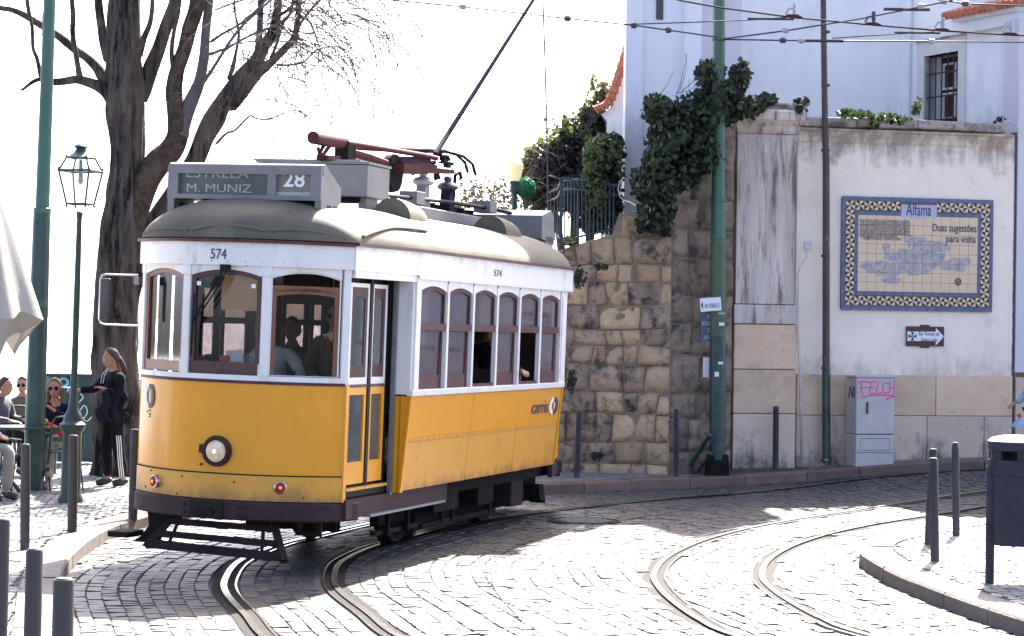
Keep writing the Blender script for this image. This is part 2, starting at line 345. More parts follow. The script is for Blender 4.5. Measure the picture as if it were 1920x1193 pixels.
def bevel(o, w=.01, seg=2):
    b = o.modifiers.new('bevel', 'BEVEL'); b.width = w; b.segments = seg; b.limit_method = 'ANGLE'; b.angle_limit = radians(40)
    return o
def catmull(pts, step=6):
    P = [Vector(p) for p in pts]; P = [P[0] * 2 - P[1]] + P + [P[-1] * 2 - P[-2]]; out = []
    for i in range(1, len(P) - 2):
        a, b, c, d = P[i - 1:i + 3]
        for k in range(step):
            t = k / step
            out.append(.5 * ((2 * b) + (c - a) * t + (2 * a - 5 * b + 4 * c - d) * t * t + (3 * b - a - 3 * c + d) * t ** 3))
    out.append(P[-2]); return out
def text(body, size, m, parent, org, right, up, depth=.004, name='lettering', align='LEFT', sx=1., shear=0., bold=0., fit=None):
    cu = bpy.data.curves.new('t', 'FONT'); cu.body = body; cu.size = size; cu.align_x = align; cu.align_y = 'BOTTOM_BASELINE'
    cu.extrude = depth / 2; cu.shear = shear; cu.offset = bold; cu.resolution_u = 3
    tmp = bpy.data.objects.new('t', cu); me = bpy.data.meshes.new_from_object(tmp)
    bpy.data.objects.remove(tmp); me.name = name
    me.materials.clear(); me.materials.append(m)
    if fit:
        xs = [v.co.x for v in me.vertices]; sx = fit / (max(xs) - min(xs))
    o = bpy.data.objects.new(name, me); link(o, parent)
    X = Vector(right).normalized(); Z = Vector(up).normalized(); n = X.cross(Z)
    Z = n.cross(X).normalized()
    mt = Matrix.Identity(4)
    for i in range(3): mt[i][0] = X[i] * sx; mt[i][1] = Z[i]; mt[i][2] = n[i]
    mt.translation = Vector(org); o.matrix_local = mt
    return o
# ================================================================ GROUND, ROAD, PAVEMENTS
def sheet(name, x0, x1, y0, y1, dx, m, z=0., f=hz):
    b = MB(); nx = int((x1 - x0) / dx); ny = int((y1 - y0) / dx)
    vs = [(x0 + i * dx, y0 + j * dx, f(x0 + i * dx, y0 + j * dx) + z) for j in range(ny + 1) for i in range(nx + 1)]
    fs = [(j * (nx + 1) + i, j * (nx + 1) + i + 1, (j + 1) * (nx + 1) + i + 1, (j + 1) * (nx + 1) + i) for j in range(ny) for i in range(nx)]
    b.add(vs, fs); return b.build(name, m, fix=False)
road = tag(sheet('road', -22, 24, -16, 34, .5, M['mortar'], -.014), kind='structure')
riv = MB().add([(-2e5, 34, -45), (2e5, 34, -45), (2e5, 2e5, -45), (-2e5, 2e5, -45)], [(0, 1, 2, 3)]).build('river', M['river']); tag(riv, kind='structure')
emb = MB().box((-20, 35.5, -23.2), (84, 4.5, 46)).build('embankment', M['soil']); tag(emb, kind='structure')
L2 = [(-.2, 13.2), (-.75, 14.61), (-1.03, 15.74), (-1.33, 16.95), (-1.45, 17.83), (-1.49, 19.01), (-1.33, 20.2), (-1.11, 20.95), (-.54, 22.68), (.35, 24.3), (1.88, 26.38), (3.1, 27.6), (4.17, 28.5), (5.14, 29.1), (8, 30.2), (12, 31.2)]
R1 = [(2.4, 12.9), (1.59, 14.83), (1.41, 15.6), (1.30, 16.5), (1.24, 17.5), (1.27, 18.53), (1.54, 20.06), (2.11, 21.8), (2.99, 23.57), (4.2, 25.3), (5.8, 26.9), (8.5, 28.5), (12, 29.7)]
MID = [(.55, 13.6), (.2, 15.0), (.03, 16.02), (-.12, 17.5), (-.12, 19.31), (.16, 20.9), (.76, 22.57), (1.47, 23.92), (2.86, 26.35), (4.51, 28.1), (6.3, 29.1)]
def off(pl, d):
    out = []
    for i, p in enumerate(pl):
        a = pl[max(0, i - 1)]; b = pl[min(len(pl) - 1, i + 1)]; t = (b - a).normalized()
        out.append(p + Vector((t.y, -t.x, 0)) * d)
    return out
def V2(l): return [Vector((x, y, 0)) for x, y in l]
cL2 = catmull(V2(L2), 8); cL1 = off(cL2, -.9); cR1 = catmull(V2(R1), 8); cR2 = off(cR1, .93); cM = catmull(V2(MID), 8)
cL1 = [p for p in cL1 if not (p.y > 25.2)]
rail_pts = []
def ribbon(b, c, d0, d1, z, mi=0, z2=None):
    A = off(c, d0); B = off(c, d1); n = len(c)
    vs = [(p.x, p.y, hz(p.x, p.y) + z) for p in A] + [(p.x, p.y, hz(p.x, p.y) + (z if z2 is None else z2)) for p in B]
    b.add(vs, [(i, n + i, n + i + 1, i + 1) for i in range(n - 1)], mi)
tr = thing('tram_track', 'pair of curving grooved steel rails that run under the yellow tram', 'rails')
tr2 = thing('tram_track', 'pair of curving grooved steel rails in the sunlit street right of the tram', 'rails')
tr3 = thing('tram_track', 'thin worn single rail between the two curving tram tracks', 'rails')
for par, cs, side in ((tr, cL1, -1), (tr, cL2, 1), (tr2, cR1, -1), (tr2, cR2, 1), (tr3, cM, 0)):
    b = MB()
    if side:
        # running head, groove, keeper lip
        s = -side
        ribbon(b, cs, -.03 , .022, .008, 0)
        g0, g1 = (.022, .085) if s > 0 else (-.085, -.03)
        ribbon(b, cs, g0, g1, -.004, 1)
        l0, l1 = (.085, .102) if s > 0 else (-.102, -.085)
        ribbon(b, cs, l0, l1, .005, 0)
        ribbon(b, cs, -.10, .10, -.009, 1)
    else:
        ribbon(b, cs, -.007, .006, .006, 0)
    b.build('rail', [M['rail'], M['rail_dark']], par, fix=False)
    rail_pts += [(p.x, p.y, .056 if side else -.05) for k in range(len(cs) - 1) for p in (cs[k].lerp(cs[k + 1], t / 6) for t in range(6))]
grid = {}
for x, y, r in rail_pts: grid.setdefault((int(x // .5), int(y // .5)), []).append((x, y, r))
def near_rail(x, y, e=0.):
    gx, gy = int(x // .5), int(y // .5)
    for i in (-1, 0, 1):
        for j in (-1, 0, 1):
            for a, b, r in grid.get((gx + i, gy + j), ()):
                if (x - a) ** 2 + (y - b) ** 2 < (r + e) ** 2: return True
    return False
def inpoly(x, y, P):
    c = False; n = len(P)
    for i in range(n):
        a, b = P[i], P[i - 1]
        if (a[1] > y) != (b[1] > y) and x < (b[0] - a[0]) * (y - a[1]) / (b[1] - a[1]) + a[0]: c = not c
    return c
# kerb lines (edge of pavement, road side)
KL = [(-2.2, 9.5), (-2.75, 13), (-3.02, 14.4), (-3.3, 15.7), (-3.55, 17.0), (-3.72, 18.1), (-3.84, 19.4), (-3.87, 20.81), (-3.75, 21.91), (-3.5, 23.1), (-2.95, 24.4), (-1.9, 25.7), (-.7, 26.55), (.51, 27.1), (2.01, 28.25), (3.0, 28.85), (4.1, 29.25), (5.3, 29.55), (6.8, 29.85), (9, 30.2), (14, 31)]
KR = [(9.5, 27.0), (7.2, 25.4), (5.4, 23.4), (4.25, 21.75), (3.62, 20.8), (3.33, 20.1), (3.19, 19.3), (3.19, 18.3), (3.25, 17.4), (3.41, 16.2), (3.62, 15.1), (3.9, 14.1), (4.5, 12.6), (5.4, 11)]
cKL = catmull(V2(KL), 6); cKR = catmull(V2(KR), 6)
LPOLY = [(p.x, p.y) for p in cKL] + [(14, 34), (-22, 34), (-22, 9.5)]
RPOLY = [(p.x, p.y) for p in cKR] + [(24, 11), (24, 27)]
KW = .30
def kerb(line, side, m, first_len=.95, name='kerb_stone', parent=None):
    # resample
    L = [0.]
    for i in range(1, len(line)): L.append(L[-1] + (line[i] - line[i - 1]).length)
    def pt(s):
        s = max(0, min(L[-1] - 1e-4, s)); i = 0
        while L[i + 1] < s: i += 1
        t = (s - L[i]) / (L[i + 1] - L[i]); p = line[i].lerp(line[i + 1], t); d = (line[i + 1] - line[i]).normalized()
        return p, Vector((d.y, -d.x, 0))
    s = 0.
    while s < L[-1] - .3:
        ln = first_len * random.uniform(.8, 1.15); e = min(s + ln, L[-1]); b = MB(); K = 4; vs = []
        dz = random.uniform(-.006, .006); ins = random.uniform(-.006, .006)
        for k in range(K + 1):
            p, nn = pt(s + .006 + (e - s - .012) * k / K); z0 = hz(p.x, p.y)
            for d, z in ((0 + ins, -.03), (0 + ins, .105 + dz), (.018 + ins, .125 + dz), (KW, .127 + dz), (KW, -.03)):
                q = p + nn * side * d; vs.append((q.x, q.y, z0 + z))
        fs = [(k * 5 + j, k * 5 + (j + 1) % 5, (k + 1) * 5 + (j + 1) % 5, (k + 1) * 5 + j) for k in range(K) for j in range(5)] + [(0, 1, 2, 3, 4), tuple(K * 5 + j for j in (4, 3, 2, 1, 0))]
        b.add(vs, fs); b.build(name, m, parent); s = e
def pavement(name, poly):
    bm = bmesh.new(); vs = [bm.verts.new((x, y, hz(x, y) + .113)) for x, y in poly]
    f = bm.faces.new(vs); bmesh.ops.triangulate(bm, faces=[f])
    me = bpy.data.meshes.new(name); bm.to_mesh(me); bm.free(); me.materials.append(M['mortar'])
    o = bpy.data.objects.new(name, me); link(o); return tag(o, kind='structure')
pavL = pavement('pavement', [(p.x, p.y) for p in off(cKL, -.1)] + [(14, 34), (-22, 34), (-22, 9.5)])
pavR = pavement('pavement', [(p.x, p.y) for p in off(cKR, -.1)] + [(24, 11), (24, 27)])
kerb([p for p in cKL if p.y < 26.6], -1, M['kerb'], parent=pavL)
kerb([p for p in cKL if p.y >= 26.5], -1, M['kerb_red'], parent=pavL)
kerb(cKR, -1, M['kerb'], .9, parent=pavR)
# --- stones
def unit_stone(jit):
    b = MB(); t = .955
    vs = []
    for x, y in ((-1, -1), (1, -1), (1, 1), (-1, 1)):
        vs.append((x * .5 * random.uniform(1 - jit, 1.02), y * .5 * random.uniform(1 - jit, 1.02), -1))
    for v in list(vs): vs.append((v[0], v[1], -.28))
    for v in vs[:4]: vs.append((v[0] * t, v[1] * t, random.uniform(-.12, .12)))
    fs = [(8, 9, 10, 11)]
    for i in range(4):
        j = (i + 1) % 4; fs += [(i, j, 4 + j, 4 + i), (4 + i, 4 + j, 8 + j, 8 + i)]
    return vs, fs
UN = [unit_stone(.11) for _ in range(14)]
def stone_field(name, stones, m, h, kind='stuff', parent=None):
    V = []; Fc = []
    for (x, y, z, a, lx, ly, tx, ty) in stones:
        vs, fs = random.choice(UN); b = len(V); ca, sa = cos(a), sin(a)
        for p in vs:
            X, Y = p[0] * lx, p[1] * ly
            V.append((x + X * ca - Y * sa, y + X * sa + Y * ca, z + p[2] * h + X * tx + Y * ty))
        Fc += [tuple(b + i for i in f) for f in fs]
    me = bpy.data.meshes.new(name); me.from_pydata(V, [], Fc); me.materials.append(m); me.update()
    o = bpy.data.objects.new(name, me); link(o, parent)
    return tag(o, kind=kind) if kind else o
def in_frame(x, y, z, mx=60):
    v = Vector((x, y, z)) - CP; Y = v.dot(F_)
    if Y < 1: return False
    px = 960 + v.dot(R_) / Y * FPX; py = 596.5 - v.dot(U_) / Y * FPX
    return -mx < px < 1920 + mx and py < 1193 + mx
# rows follow the curve of the tram's right rail
stones = []
base = catmull(V2([(1.9, 10.0)] + L2[0:]), 10)
Lb = [0.]
for i in range(1, len(base)): Lb.append(Lb[-1] + (base[i] - base[i - 1]).length)
def bpt(s):
    lo, hi = 0, len(Lb) - 2
    while lo < hi:
        md = (lo + hi + 1) // 2
        if Lb[md] <= s: lo = md
        else: hi = md - 1
    t = (s - Lb[lo]) / (Lb[lo + 1] - Lb[lo]); a = base[lo]; d = (base[lo + 1] - a).normalized()
    a2 = base[max(0, lo - 1)]; d0 = (a - a2).normalized() if lo else d
    dd = d0.lerp(d, .5 + t * .5).normalized() if lo else d
    return a.lerp(base[lo + 1], t), dd
seen = {}
def place_row(dw, wid):
    s = random.uniform(0, .1); prev = None; wob = random.uniform(0, 9)
    ln = .12
    while s < Lb[-1] - .05:
        s += .012
        p, d = bpt(s); n = Vector((d.y, -d.x, 0)); q = p + n * dw
        l2 = random.uniform(.095, .155) if prev is None else l2
        if prev is not None and (q - prev).length < (ln + l2) / 2 + .001: continue
        prev = q; ln = l2; l2 = random.uniform(.095, .155)
        q = q + n * (.016 * noise.noise((s * .9, dw * .4, wob))); x, y = q.x, q.y
        if near_rail(x, y, wid * .42) or inpoly(x, y, LPOLY) or inpoly(x, y, RPOLY) or not in_frame(x, y, 0): continue
        key = (int(x / .11), int(y / .11))
        if key in seen and any((x - a) ** 2 + (y - b2) ** 2 < .0046 for a, b2 in seen[key]): continue
        for i in (-1, 0, 1):
            for j in (-1, 0, 1): seen.setdefault((key[0] + i, key[1] + j), []).append((x, y))
        und = .012 * noise.noise((x * .8, y * .8, 2.2)) - .004
        stones.append((x, y, hz(x, y) + und + random.uniform(-.004, .004), math.atan2(d.y, d.x) + random.uniform(-.06, .06), ln * .99, wid * .985, random.uniform(-.032, .032), random.uniform(-.032, .032)))
dw = -7.0
while dw < 8.6:
    wid = random.uniform(.105, .13); place_row(dw, wid); dw += wid + .002
def size_px(s):
    v = Vector(s[:3]) - CP; return (FPX / v.dot(F_), s)
vis = [s for s in stones if in_frame(s[0], s[1], 0, -14)]
vis.sort(key=lambda s: s[1])
one = vis[:300]; oneset = set(id(s) for s in one)
stone_field('cobblestones', [s for s in stones if id(s) not in oneset], M['cobble'], .03, parent=road)
unm = []
for vs, fs in UN[:8]:
    me = bpy.data.meshes.new('cobblestone'); me.from_pydata([(a, b, c * .03) for a, b, c in vs], [], fs); me.materials.append(M['cobble_one']); me.update(); unm.append(me)
for s in one:
    o = bpy.data.objects.new('cobblestone', random.choice(unm)); link(o, road)
    o.location = s[:3]; o.rotation_euler = (s[7] * .6, -s[6] * .6, s[3]); o.scale = (s[4], s[5], 1)
# calçada on pavements: small limestone cubes laid in diagonal rows
def calcada(x0, x1, y0, y1, poly, ang, sz, parent, exkerb):
    out = []; ca, sa = cos(ang), sin(ang); cx, cy = (x0 + x1) / 2, (y0 + y1) / 2; R = max(x1 - x0, y1 - y0) * .75
    n = int(R / sz)
    for i in range(-n, n):
        for j in range(-n, n):
            u = (i + .5 * (j % 2) + random.uniform(-.1, .1)) * sz; v = j * sz
            x = cx + u * ca - v * sa; y = cy + u * sa + v * ca
            if not (x0 < x < x1 and y0 < y < y1) or not inpoly(x, y, poly) or not in_frame(x, y, .12, 40): continue
            out.append((x, y, hz(x, y) + .125 + .005 * noise.noise((x, y, 0)) + random.uniform(-.003, .003), ang + random.uniform(-.2, .2), sz * random.uniform(.86, .95), sz * random.uniform(.86, .95), random.uniform(-.06, .06), random.uniform(-.06, .06)))
    return stone_field('paving_stones', out, M['calcada'], .02, parent=parent)
inL = [(p.x, p.y) for p in off(cKL, -KW - .03)]; inR = [(p.x, p.y) for p in off(cKR, -KW - .03)]
calcada(-7.5, -3, 12, 31.5, inL + [(14, 34), (-22, 34), (-22, 9.5)], .6, .085, pavL, 0)
calcada(-.5, 9, 27, 32, inL + [(14, 34), (-22, 34), (-22, 9.5)], .5, .085, pavL, 0)
calcada(3, 9, 12, 27, inR + [(24, 11), (24, 27)], -.5, .10, pavR, 0)
# ================================================================ STONE RETAINING WALLS
def stone_wall(A, B, topf, label, mats, z0=-.02, hrow=.31, wr=(.18, .46), depth=.6):
    A = Vector((A[0], A[1], 0)); B = Vector((B[0], B[1], 0)); d = (B - A); Lw = d.length; d.normalize(); ang = math.atan2(d.y, d.x)
    root = thing('stone_wall', label, 'stone wall', A, ang)
    zmax = max(topf(t * Lw / 40) for t in range(41))
    b = MB(); n = 24; vs = []
    for yy in (.045, depth):
        for i in range(n + 1):
            s = Lw * i / n; vs += [(s, yy, -.1), (s, yy, topf(s) - .015)]
    q = 2 * (n + 1); fs = []
    for i in range(n):
        a = 2 * i; fs += [(a, a + 2, a + 3, a + 1), (q + a, q + a + 1, q + a + 3, q + a + 2), (a + 1, a + 3, q + a + 3, q + a + 1)]
    fs += [(0, 1, q + 1, q), (2 * n, q + 2 * n, q + 2 * n + 1, 2 * n + 1)]
    b.add(vs, fs); b.build('mortar', M['wall_mortar'], root)
    zr = [z0]
    while zr[-1] < zmax + .1: zr.append(zr[-1] + hrow * random.uniform(.78, 1.25))
    wav = lambda k, s: 0 if k == 0 else .075 * noise.noise((s * .55 + 7 * k, k * 3.1, A.x)) + .02 * noise.noise((s * 3.3, k * 1.7, 4))
    for k in range(len(zr) - 1):
        s = 0.; sk0 = 0.
        while s < Lw - .01:
            w_ = random.uniform(*wr) * (1.4 if random.random() < .15 else 1); sk1 = random.uniform(-.03, .03)
            if s + w_ > Lw - .14: w_ = Lw - s; sk1 = 0
            s1 = s + w_; mid = (s + s1) / 2
            P = [(s + sk0, zr[k] + wav(k, s)), (s1 + sk1, zr[k] + wav(k, s1)), (s1 - sk1, zr[k + 1] + wav(k + 1, s1)), (s - sk0, zr[k + 1] + wav(k + 1, s))]
            ta_, tb_ = topf(s + .01), topf(s1 - .01)
            P[2] = (P[2][0], min(P[2][1], tb_)); P[3] = (P[3][0], min(P[3][1], ta_))
            if P[2][1] - P[1][1] > .05 and P[3][1] - P[0][1] > .05:
                g = random.uniform(.004, .012); N4 = 4; vs = []; pr = random.uniform(.004, .04); hole = random.random() < .10; ca = random.uniform(-.25, .25); cb_ = random.uniform(-.2, .2); sd3 = random.uniform(0, 99)
                for j in range(N4 + 1):
                    for i in range(N4 + 1):
                        u, v = i / N4, j / N4; uu = g / w_ + u * (1 - 2 * g / w_); vv = .03 + v * .94
                        x = (P[0][0] * (1 - uu) + P[1][0] * uu) * (1 - vv) + (P[3][0] * (1 - uu) + P[2][0] * uu) * vv; z = (P[0][1] * (1 - uu) + P[1][1] * uu) * (1 - vv) + (P[3][1] * (1 - uu) + P[2][1] * uu) * vv
                        ed_ = min(u, 1 - u, v, 1 - v); y = .03 - (pr if ed_ > 0 else 0) - .05 * noise.noise((x * 4, z * 4, sd3))
                        if hole and ed_ > 0: y += .10 * math.exp(-((u - .5 - ca) ** 2 + (v - .5 - cb_) ** 2) / .03)
                        if ed_ == 0: x += .008 * noise.noise((x * 9, z * 9, 1)); z += .010 * noise.noise((x * 9, z * 9, 5))
                        vs.append((x, y, z))
                n1 = N4 + 1; rg = [i for i in range(n1)] + [(j + 1) * n1 - 1 for j in range(1, n1)] + [N4 * n1 + i for i in range(N4 - 1, -1, -1)] + [j * n1 for j in range(N4 - 1, 0, -1)]
                fs = [(j * n1 + i, j * n1 + i + 1, (j + 1) * n1 + i + 1, (j + 1) * n1 + i) for j in range(N4) for i in range(N4)]; kk = len(rg); b0 = len(vs)
                for r in rg: vs.append((vs[r][0], .14, vs[r][2]))
                fs += [(rg[i], b0 + i, b0 + (i + 1) % kk, rg[(i + 1) % kk]) for i in range(kk)]
                me = bpy.data.meshes.new('stone_block'); me.from_pydata(vs, [], fs); me.materials.append(M[mats(mid / Lw, zr[k])]); me.polygons.foreach_set('use_smooth', [True] * len(fs)); me.update()
                link(bpy.data.objects.new('stone_block', me), root)
            s = s1; sk0 = sk1
    return root
def P2(px, Y): v = at(px, 600, Y); return (v.x, v.y)
A0, A1 = P2(960, 29.6), P2(1257, 29.0)
def topA(s):
    x = A0[0] + s
    X0 = at(1157, 400, 29.1).x
    if x >= X0: return at(1200, 396, 29).z
    return at(1155, 436, 29.1).z + (x - X0) * .30
stone_wall(A0, A1, topA, 'ochre rubble wall with painted-in bounce light under the iron fence and ivy, behind the tram', lambda u, z: random.choice(('stone_lit', 'stone_lit', 'stone_pale')) if u > .5 or random.random() < .3 else 'stone_pale')
B0, B1 = P2(1258, 29.02), P2(1376, 29.55)
stone_wall(B0, B1, lambda s: at(1300, 232, 29.3).z, 'dark grey weathered block wall with painted-in shade behind the green pole and street plaque', lambda u, z: 'stone_shaded', wr=(.26, .60), hrow=.43)
ter = MB().prism([(-1.2, 29.9), (3.1, 29.9), (3.3, 30.3), (11.2, 32.0), (11.2, 62), (-1.2, 62)], lambda a, c, d: (a, c, d), .02, 3.18).build('upper_terrace', M['soil']); tag(ter, kind='structure')
# ================================================================ PLASTERED WALL WITH PILASTER
PH = radians(12); PD = Vector((cos(PH), sin(PH), 0))
W0 = Vector((at(1376, 700, 29.7).x, 29.7, 0))
def wallroot(name, label, cat): return thing(name, label, cat, W0, PH)
def wl(px, py, d=0.):       # pixel -> (s along wall, z) on plane offset d towards camera
    n = Vector((sin(PH), -cos(PH), 0)); r = ray(px, py); t = ((W0 + n * d - CP).dot(n)) / r.dot(n); p = CP + r * t
    return (p - W0).dot(PD), p.z
wr_ = wallroot('plaster_wall', 'long white plastered street wall with stone base, pilaster and mossy coping', 'wall')
s15 = wl(1497, 600)[0]; sEnd = wl(1903, 600)[0]
ztop = 5.02
zt = wl(1700, 262)[1]
def rel(s, y, z): return (s, y, z)
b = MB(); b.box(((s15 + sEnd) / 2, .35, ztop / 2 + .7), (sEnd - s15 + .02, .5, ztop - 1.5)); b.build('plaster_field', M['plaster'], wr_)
b = MB(); b.box((sEnd / 2 + 1.2, .42, 1.3), (sEnd + 2.4, .5, 3)); b.build('core', M['wall_mortar'], wr_)
zd = 1.50; zj = wl(1700, 780)[1]
joint_hi = [s15, wl(1558, 740)[0], wl(1675, 740)[0], wl(1757, 740)[0], sEnd]
joint_lo = [s15, wl(1558, 830)[0], wl(1740, 830)[0], wl(1847, 830)[0], sEnd]
for js, z0, z1, mk in ((joint_hi, zj, zd, 'dado'), (joint_lo, -.05, zj, 'dado_low')):
    for a, c in zip(js[:-1], js[1:]):
        o = MB().box(((a + c) / 2, .12, (z0 + z1) / 2), (c - a - .008, .16 + random.uniform(0, .01), z1 - z0 - .008)).build('stone_slab', M[mk], wr_); bevel(o, .006, 1)
# pilaster: stacked slabs
sp0, sp1 = wl(1378, 600, .12)[0], wl(1495, 600, .12)[0]
zs = [-.05, wl(1430, 776, .12)[1], wl(1430, 693, .12)[1], wl(1430, 608, .12)[1], wl(1430, 571, .12)[1], wl(1430, 250, .12)[1]]
for k, (z0, z1) in enumerate(zip(zs[:-1], zs[1:])):
    d = (.0, .0, .0, .02, -.03)[k]; mk = ('dado_low', 'dado', 'dado', 'plaster_streak', 'plaster_streak')[k]
    i0 = (.0, .0, .0, -.01, .02)[k]
    o = MB().box(((sp0 + sp1) / 2, .15 - d / 2, (z0 + z1) / 2), (sp1 - sp0 - i0 * 2, .50 + d, z1 - z0 - .01)).build('pilaster_stone', M[mk], wr_); bevel(o, .008, 1)
z6 = zs[-1]
prof_c = [(.0, 0), (.03, .05), (.05, .10), (.12, .17), (.14, .19), (.14, .30), (.10, .33)]
def cap(s0, s1, z, yb, depth, m, name, pr):
    # moulding extruded along the wall: list of (overhang, height)
    b = MB(); K = len(pr); vs = []
    for sg, s in ((-1, s0), (1, s1)):
        for o_, h in pr: vs.append((s + sg * o_ * .6, yb - o_, z + h))
        for o_, h in reversed(pr): vs.append((s + sg * o_ * .6, yb + depth, z + h))
    n = 2 * K
    b.add(vs, [(i, (i + 1) % n, n + (i + 1) % n, n + i) for i in range(n)] + [tuple(range(n)), tuple(range(2 * n - 1, n - 1, -1))])
    return b.build(name, m, wr_)
cap(sp0 + .02, sp1 - .02, z6, -.08, .52, M['plaster_streak'], 'pilaster_capital', prof_c)
cap(sp0 + .1, sp1 + .10, z6 + .332, -.12, .5, M['coping'], 'cap_stone', [(.0, 0), (.0, .07), (-.05, .10)])
zc = wl(1700, 262)[1] - .03
cap(s15 - .05, sEnd - .12, ztop - .26, .10, .3, M['plaster'], 'cornice', [(0, 0), (.015, .02), (.03, .08), (.07, .15), (.10, .17), (.10, .2)])
# coping slabs, broken and uneven
s = s15 + .02
while s < sEnd - .2:
    ln = random.uniform(.5, .9); e = min(s + ln, sEnd - .02)
    h = .12 + random.uniform(-.015, .02)
    o = MB().box(((s + e) / 2, .22, ztop - .06 + h / 2 + random.uniform(-.01, .01)), (e - s - .006, .56 + random.uniform(-.03, .03), h), rot=Matrix.Rotation(random.uniform(-.02, .02), 3, 'Y') @ Matrix.Rotation(-.12, 3, 'X')).build('coping_stone', M['coping'], wr_); bevel(o, .02, 2)
    s = e
# next wall section beyond the joint (whiter, base in same stone)
w2 = wallroot('end_wall', 'white wall section past the dark joint at the right edge, continuing the plastered wall', 'wall')
MB().box((sEnd + 1.25, .33, 4.1), (2.4, .5, 5.1)).build('plaster_field', M['render_lav'], w2)
MB().box((sEnd + 1.25, .13, zd / 2 - .02), (2.4, .18, zd)).build('stone_slab', M['dado_low'], w2)
MB().box((sEnd + .02, .16, 2.5), (.035, .12, 5)).build('joint', M['seam'], w2)
# ================================================================ CHURCH
ch = thing('church', 'tall white church building with grey-lilac corner strips behind the street walls', 'church', W0, PH)
def fc(px, Y0): return wl(px, 600, -(Y0))
HT = 12.5
def slab(s0, s1, y0, y1, z0, z1, m, name, par=None): return MB().box(((s0 + s1) / 2, (y0 + y1) / 2, (z0 + z1) / 2), (s1 - s0, y1 - y0, z1 - z0)).build(name, M[m], par or ch)
YT = 1.6
tS = [wl(p, 300, -YT)[0] for p in (1170, 1201, 1279, 1311, 1386)]
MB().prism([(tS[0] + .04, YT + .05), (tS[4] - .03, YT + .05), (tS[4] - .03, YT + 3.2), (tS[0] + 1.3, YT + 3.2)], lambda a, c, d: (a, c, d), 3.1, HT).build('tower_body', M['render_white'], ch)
slab(tS[0], tS[1], YT - .03, YT + .1, 3.1, HT - .01, 'render_white', 'pilaster')
slab(tS[2], tS[3], YT - .04, YT + .2, 3.1, HT - .01, 'render_white', 'pilaster')
slab(tS[3], tS[4], YT - .02, YT + .2, 3.1, HT - .02, 'render_lav', 'pilaster')
slab(tS[0] - .15, tS[4] + .1, YT - .15, YT + 1.3, HT, HT + .3, 'surround', 'tower_cornice')
v = wl(1240, 12, -YT + .05); slab(v[0] - .05, v[0] + .05, YT + .02, YT + .08, v[1] - .18, v[1] + .5, 'seam', 'slit_window')
YF = 3.0
f0, f1 = wl(1386, 300, -YF)[0], wl(1704, 300, -YF)[0]
HF = 7.55
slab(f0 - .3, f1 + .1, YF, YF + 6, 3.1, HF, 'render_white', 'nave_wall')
for p0, p1, d in ((1685, 1692, .03), (1692, 1700, .06)):
    a, c = wl(p0, 300, -YF)[0], wl(p1, 300, -YF)[0]; slab(a, c, YF - d, YF + .01, 3.1, HF - .02, 'render_white', 'vertical_moulding')
# gable above the frame, unseen: outline shaped to throw the street shadow
g0, g1 = f0 + .2, f0 + 1.9
bb = MB(); sx_ = lambda X: (X - W0.x + .63) / .978
bb.prism([(sx_(3.2), HF), (sx_(5.15), HF), (sx_(5.1), 8.2), (sx_(5.85), 10.5), (sx_(5.7), 11.0), (sx_(5.3), 12.9), (sx_(5.0), 12.6), (sx_(4.6), 11.2), (sx_(3.2), 11.6)], lambda s, z, d: (s, YF + d, z), .05, 1.2); bb.build('shadow_gable', M['render_white'], ch)
# projecting block: face turned to the left between px 1700 and 1905
q1 = wl(1905, 600, -.45); bx, by = q1[0], .62
q0s = f1; 
pA = Vector((q0s, YF + .02, 0)); pB = Vector((bx, by, 0)); dd = (pB - pA); Lf = dd.length; dd.normalize(); nn = Vector((dd.y, -dd.x, 0))
sw = thing('sacristy', 'pale blue-white side building with a barred window behind the street wall', 'building', W0 + Matrix.Rotation(PH, 3, 'Z') @ pA, PH + math.atan2(dd.y, dd.x))
# local frame: x along face (towards camera), y inward (away from viewer side), z up
swR = Matrix.Rotation(PH + math.atan2(dd.y, dd.x), 3, 'Z'); swO = W0 + Matrix.Rotation(PH, 3, 'Z') @ pA
def swp(px, py, d=0.):
    ex = swR @ Vector((1, 0, 0)); ny = swR @ Vector((0, -1, 0)); r = ray(px, py); t = ((swO + ny * d) - CP).dot(ny) / r.dot(ny); p = CP + r * t
    return (p - swO).dot(ex), p.z
wa = swp(1735, 130); wb = swp(1799, 130); zt0 = swp(1735, 110)[1]; zt1 = swp(1799, 92)[1]; zwt = (zt0 + zt1) / 2
zwb = 4.9; Hs = 6.62
T = .5
def sb(x0, x1, z0, z1, m, name, y0=0., y1=T, par=None): return MB().box(((x0 + x1) / 2, (y0 + y1) / 2, (z0 + z1) / 2), (x1 - x0, y1 - y0, z1 - z0)).build(name, M[m], par or sw)
sb(0, wa[0], 3, Hs, 'render_white', 'wall'); sb(wb[0], Lf, 3, Hs, 'render_white', 'wall')
sb(wa[0], wb[0], zwt, Hs, 'render_white', 'wall'); sb(wa[0], wb[0], 3, zwb, 'render_white', 'wall')
MB().box((Lf / 2, 3, 4.8), (Lf, 4.8, 3.6)).build('inner_core', M['interior'], sw)
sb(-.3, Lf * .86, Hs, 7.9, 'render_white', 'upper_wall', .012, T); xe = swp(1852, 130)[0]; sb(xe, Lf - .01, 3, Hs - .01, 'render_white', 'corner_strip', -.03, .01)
e0, e1 = swp(1722, 130)[0], swp(1812, 130)[0]
sb(e0, wa[0], zwb, zwt, 'surround', 'window_jamb', -.03, .2); sb(wb[0], e1, zwb, zwt, 'surround', 'window_jamb', -.03, .2)
sb(e0, e1, zwt, zwt + .22, 'surround', 'window_lintel', -.035, .2); sb(e0, e1, zwt + .22, zwt + .25, 'coping', 'lintel_edge', -.06, .1)
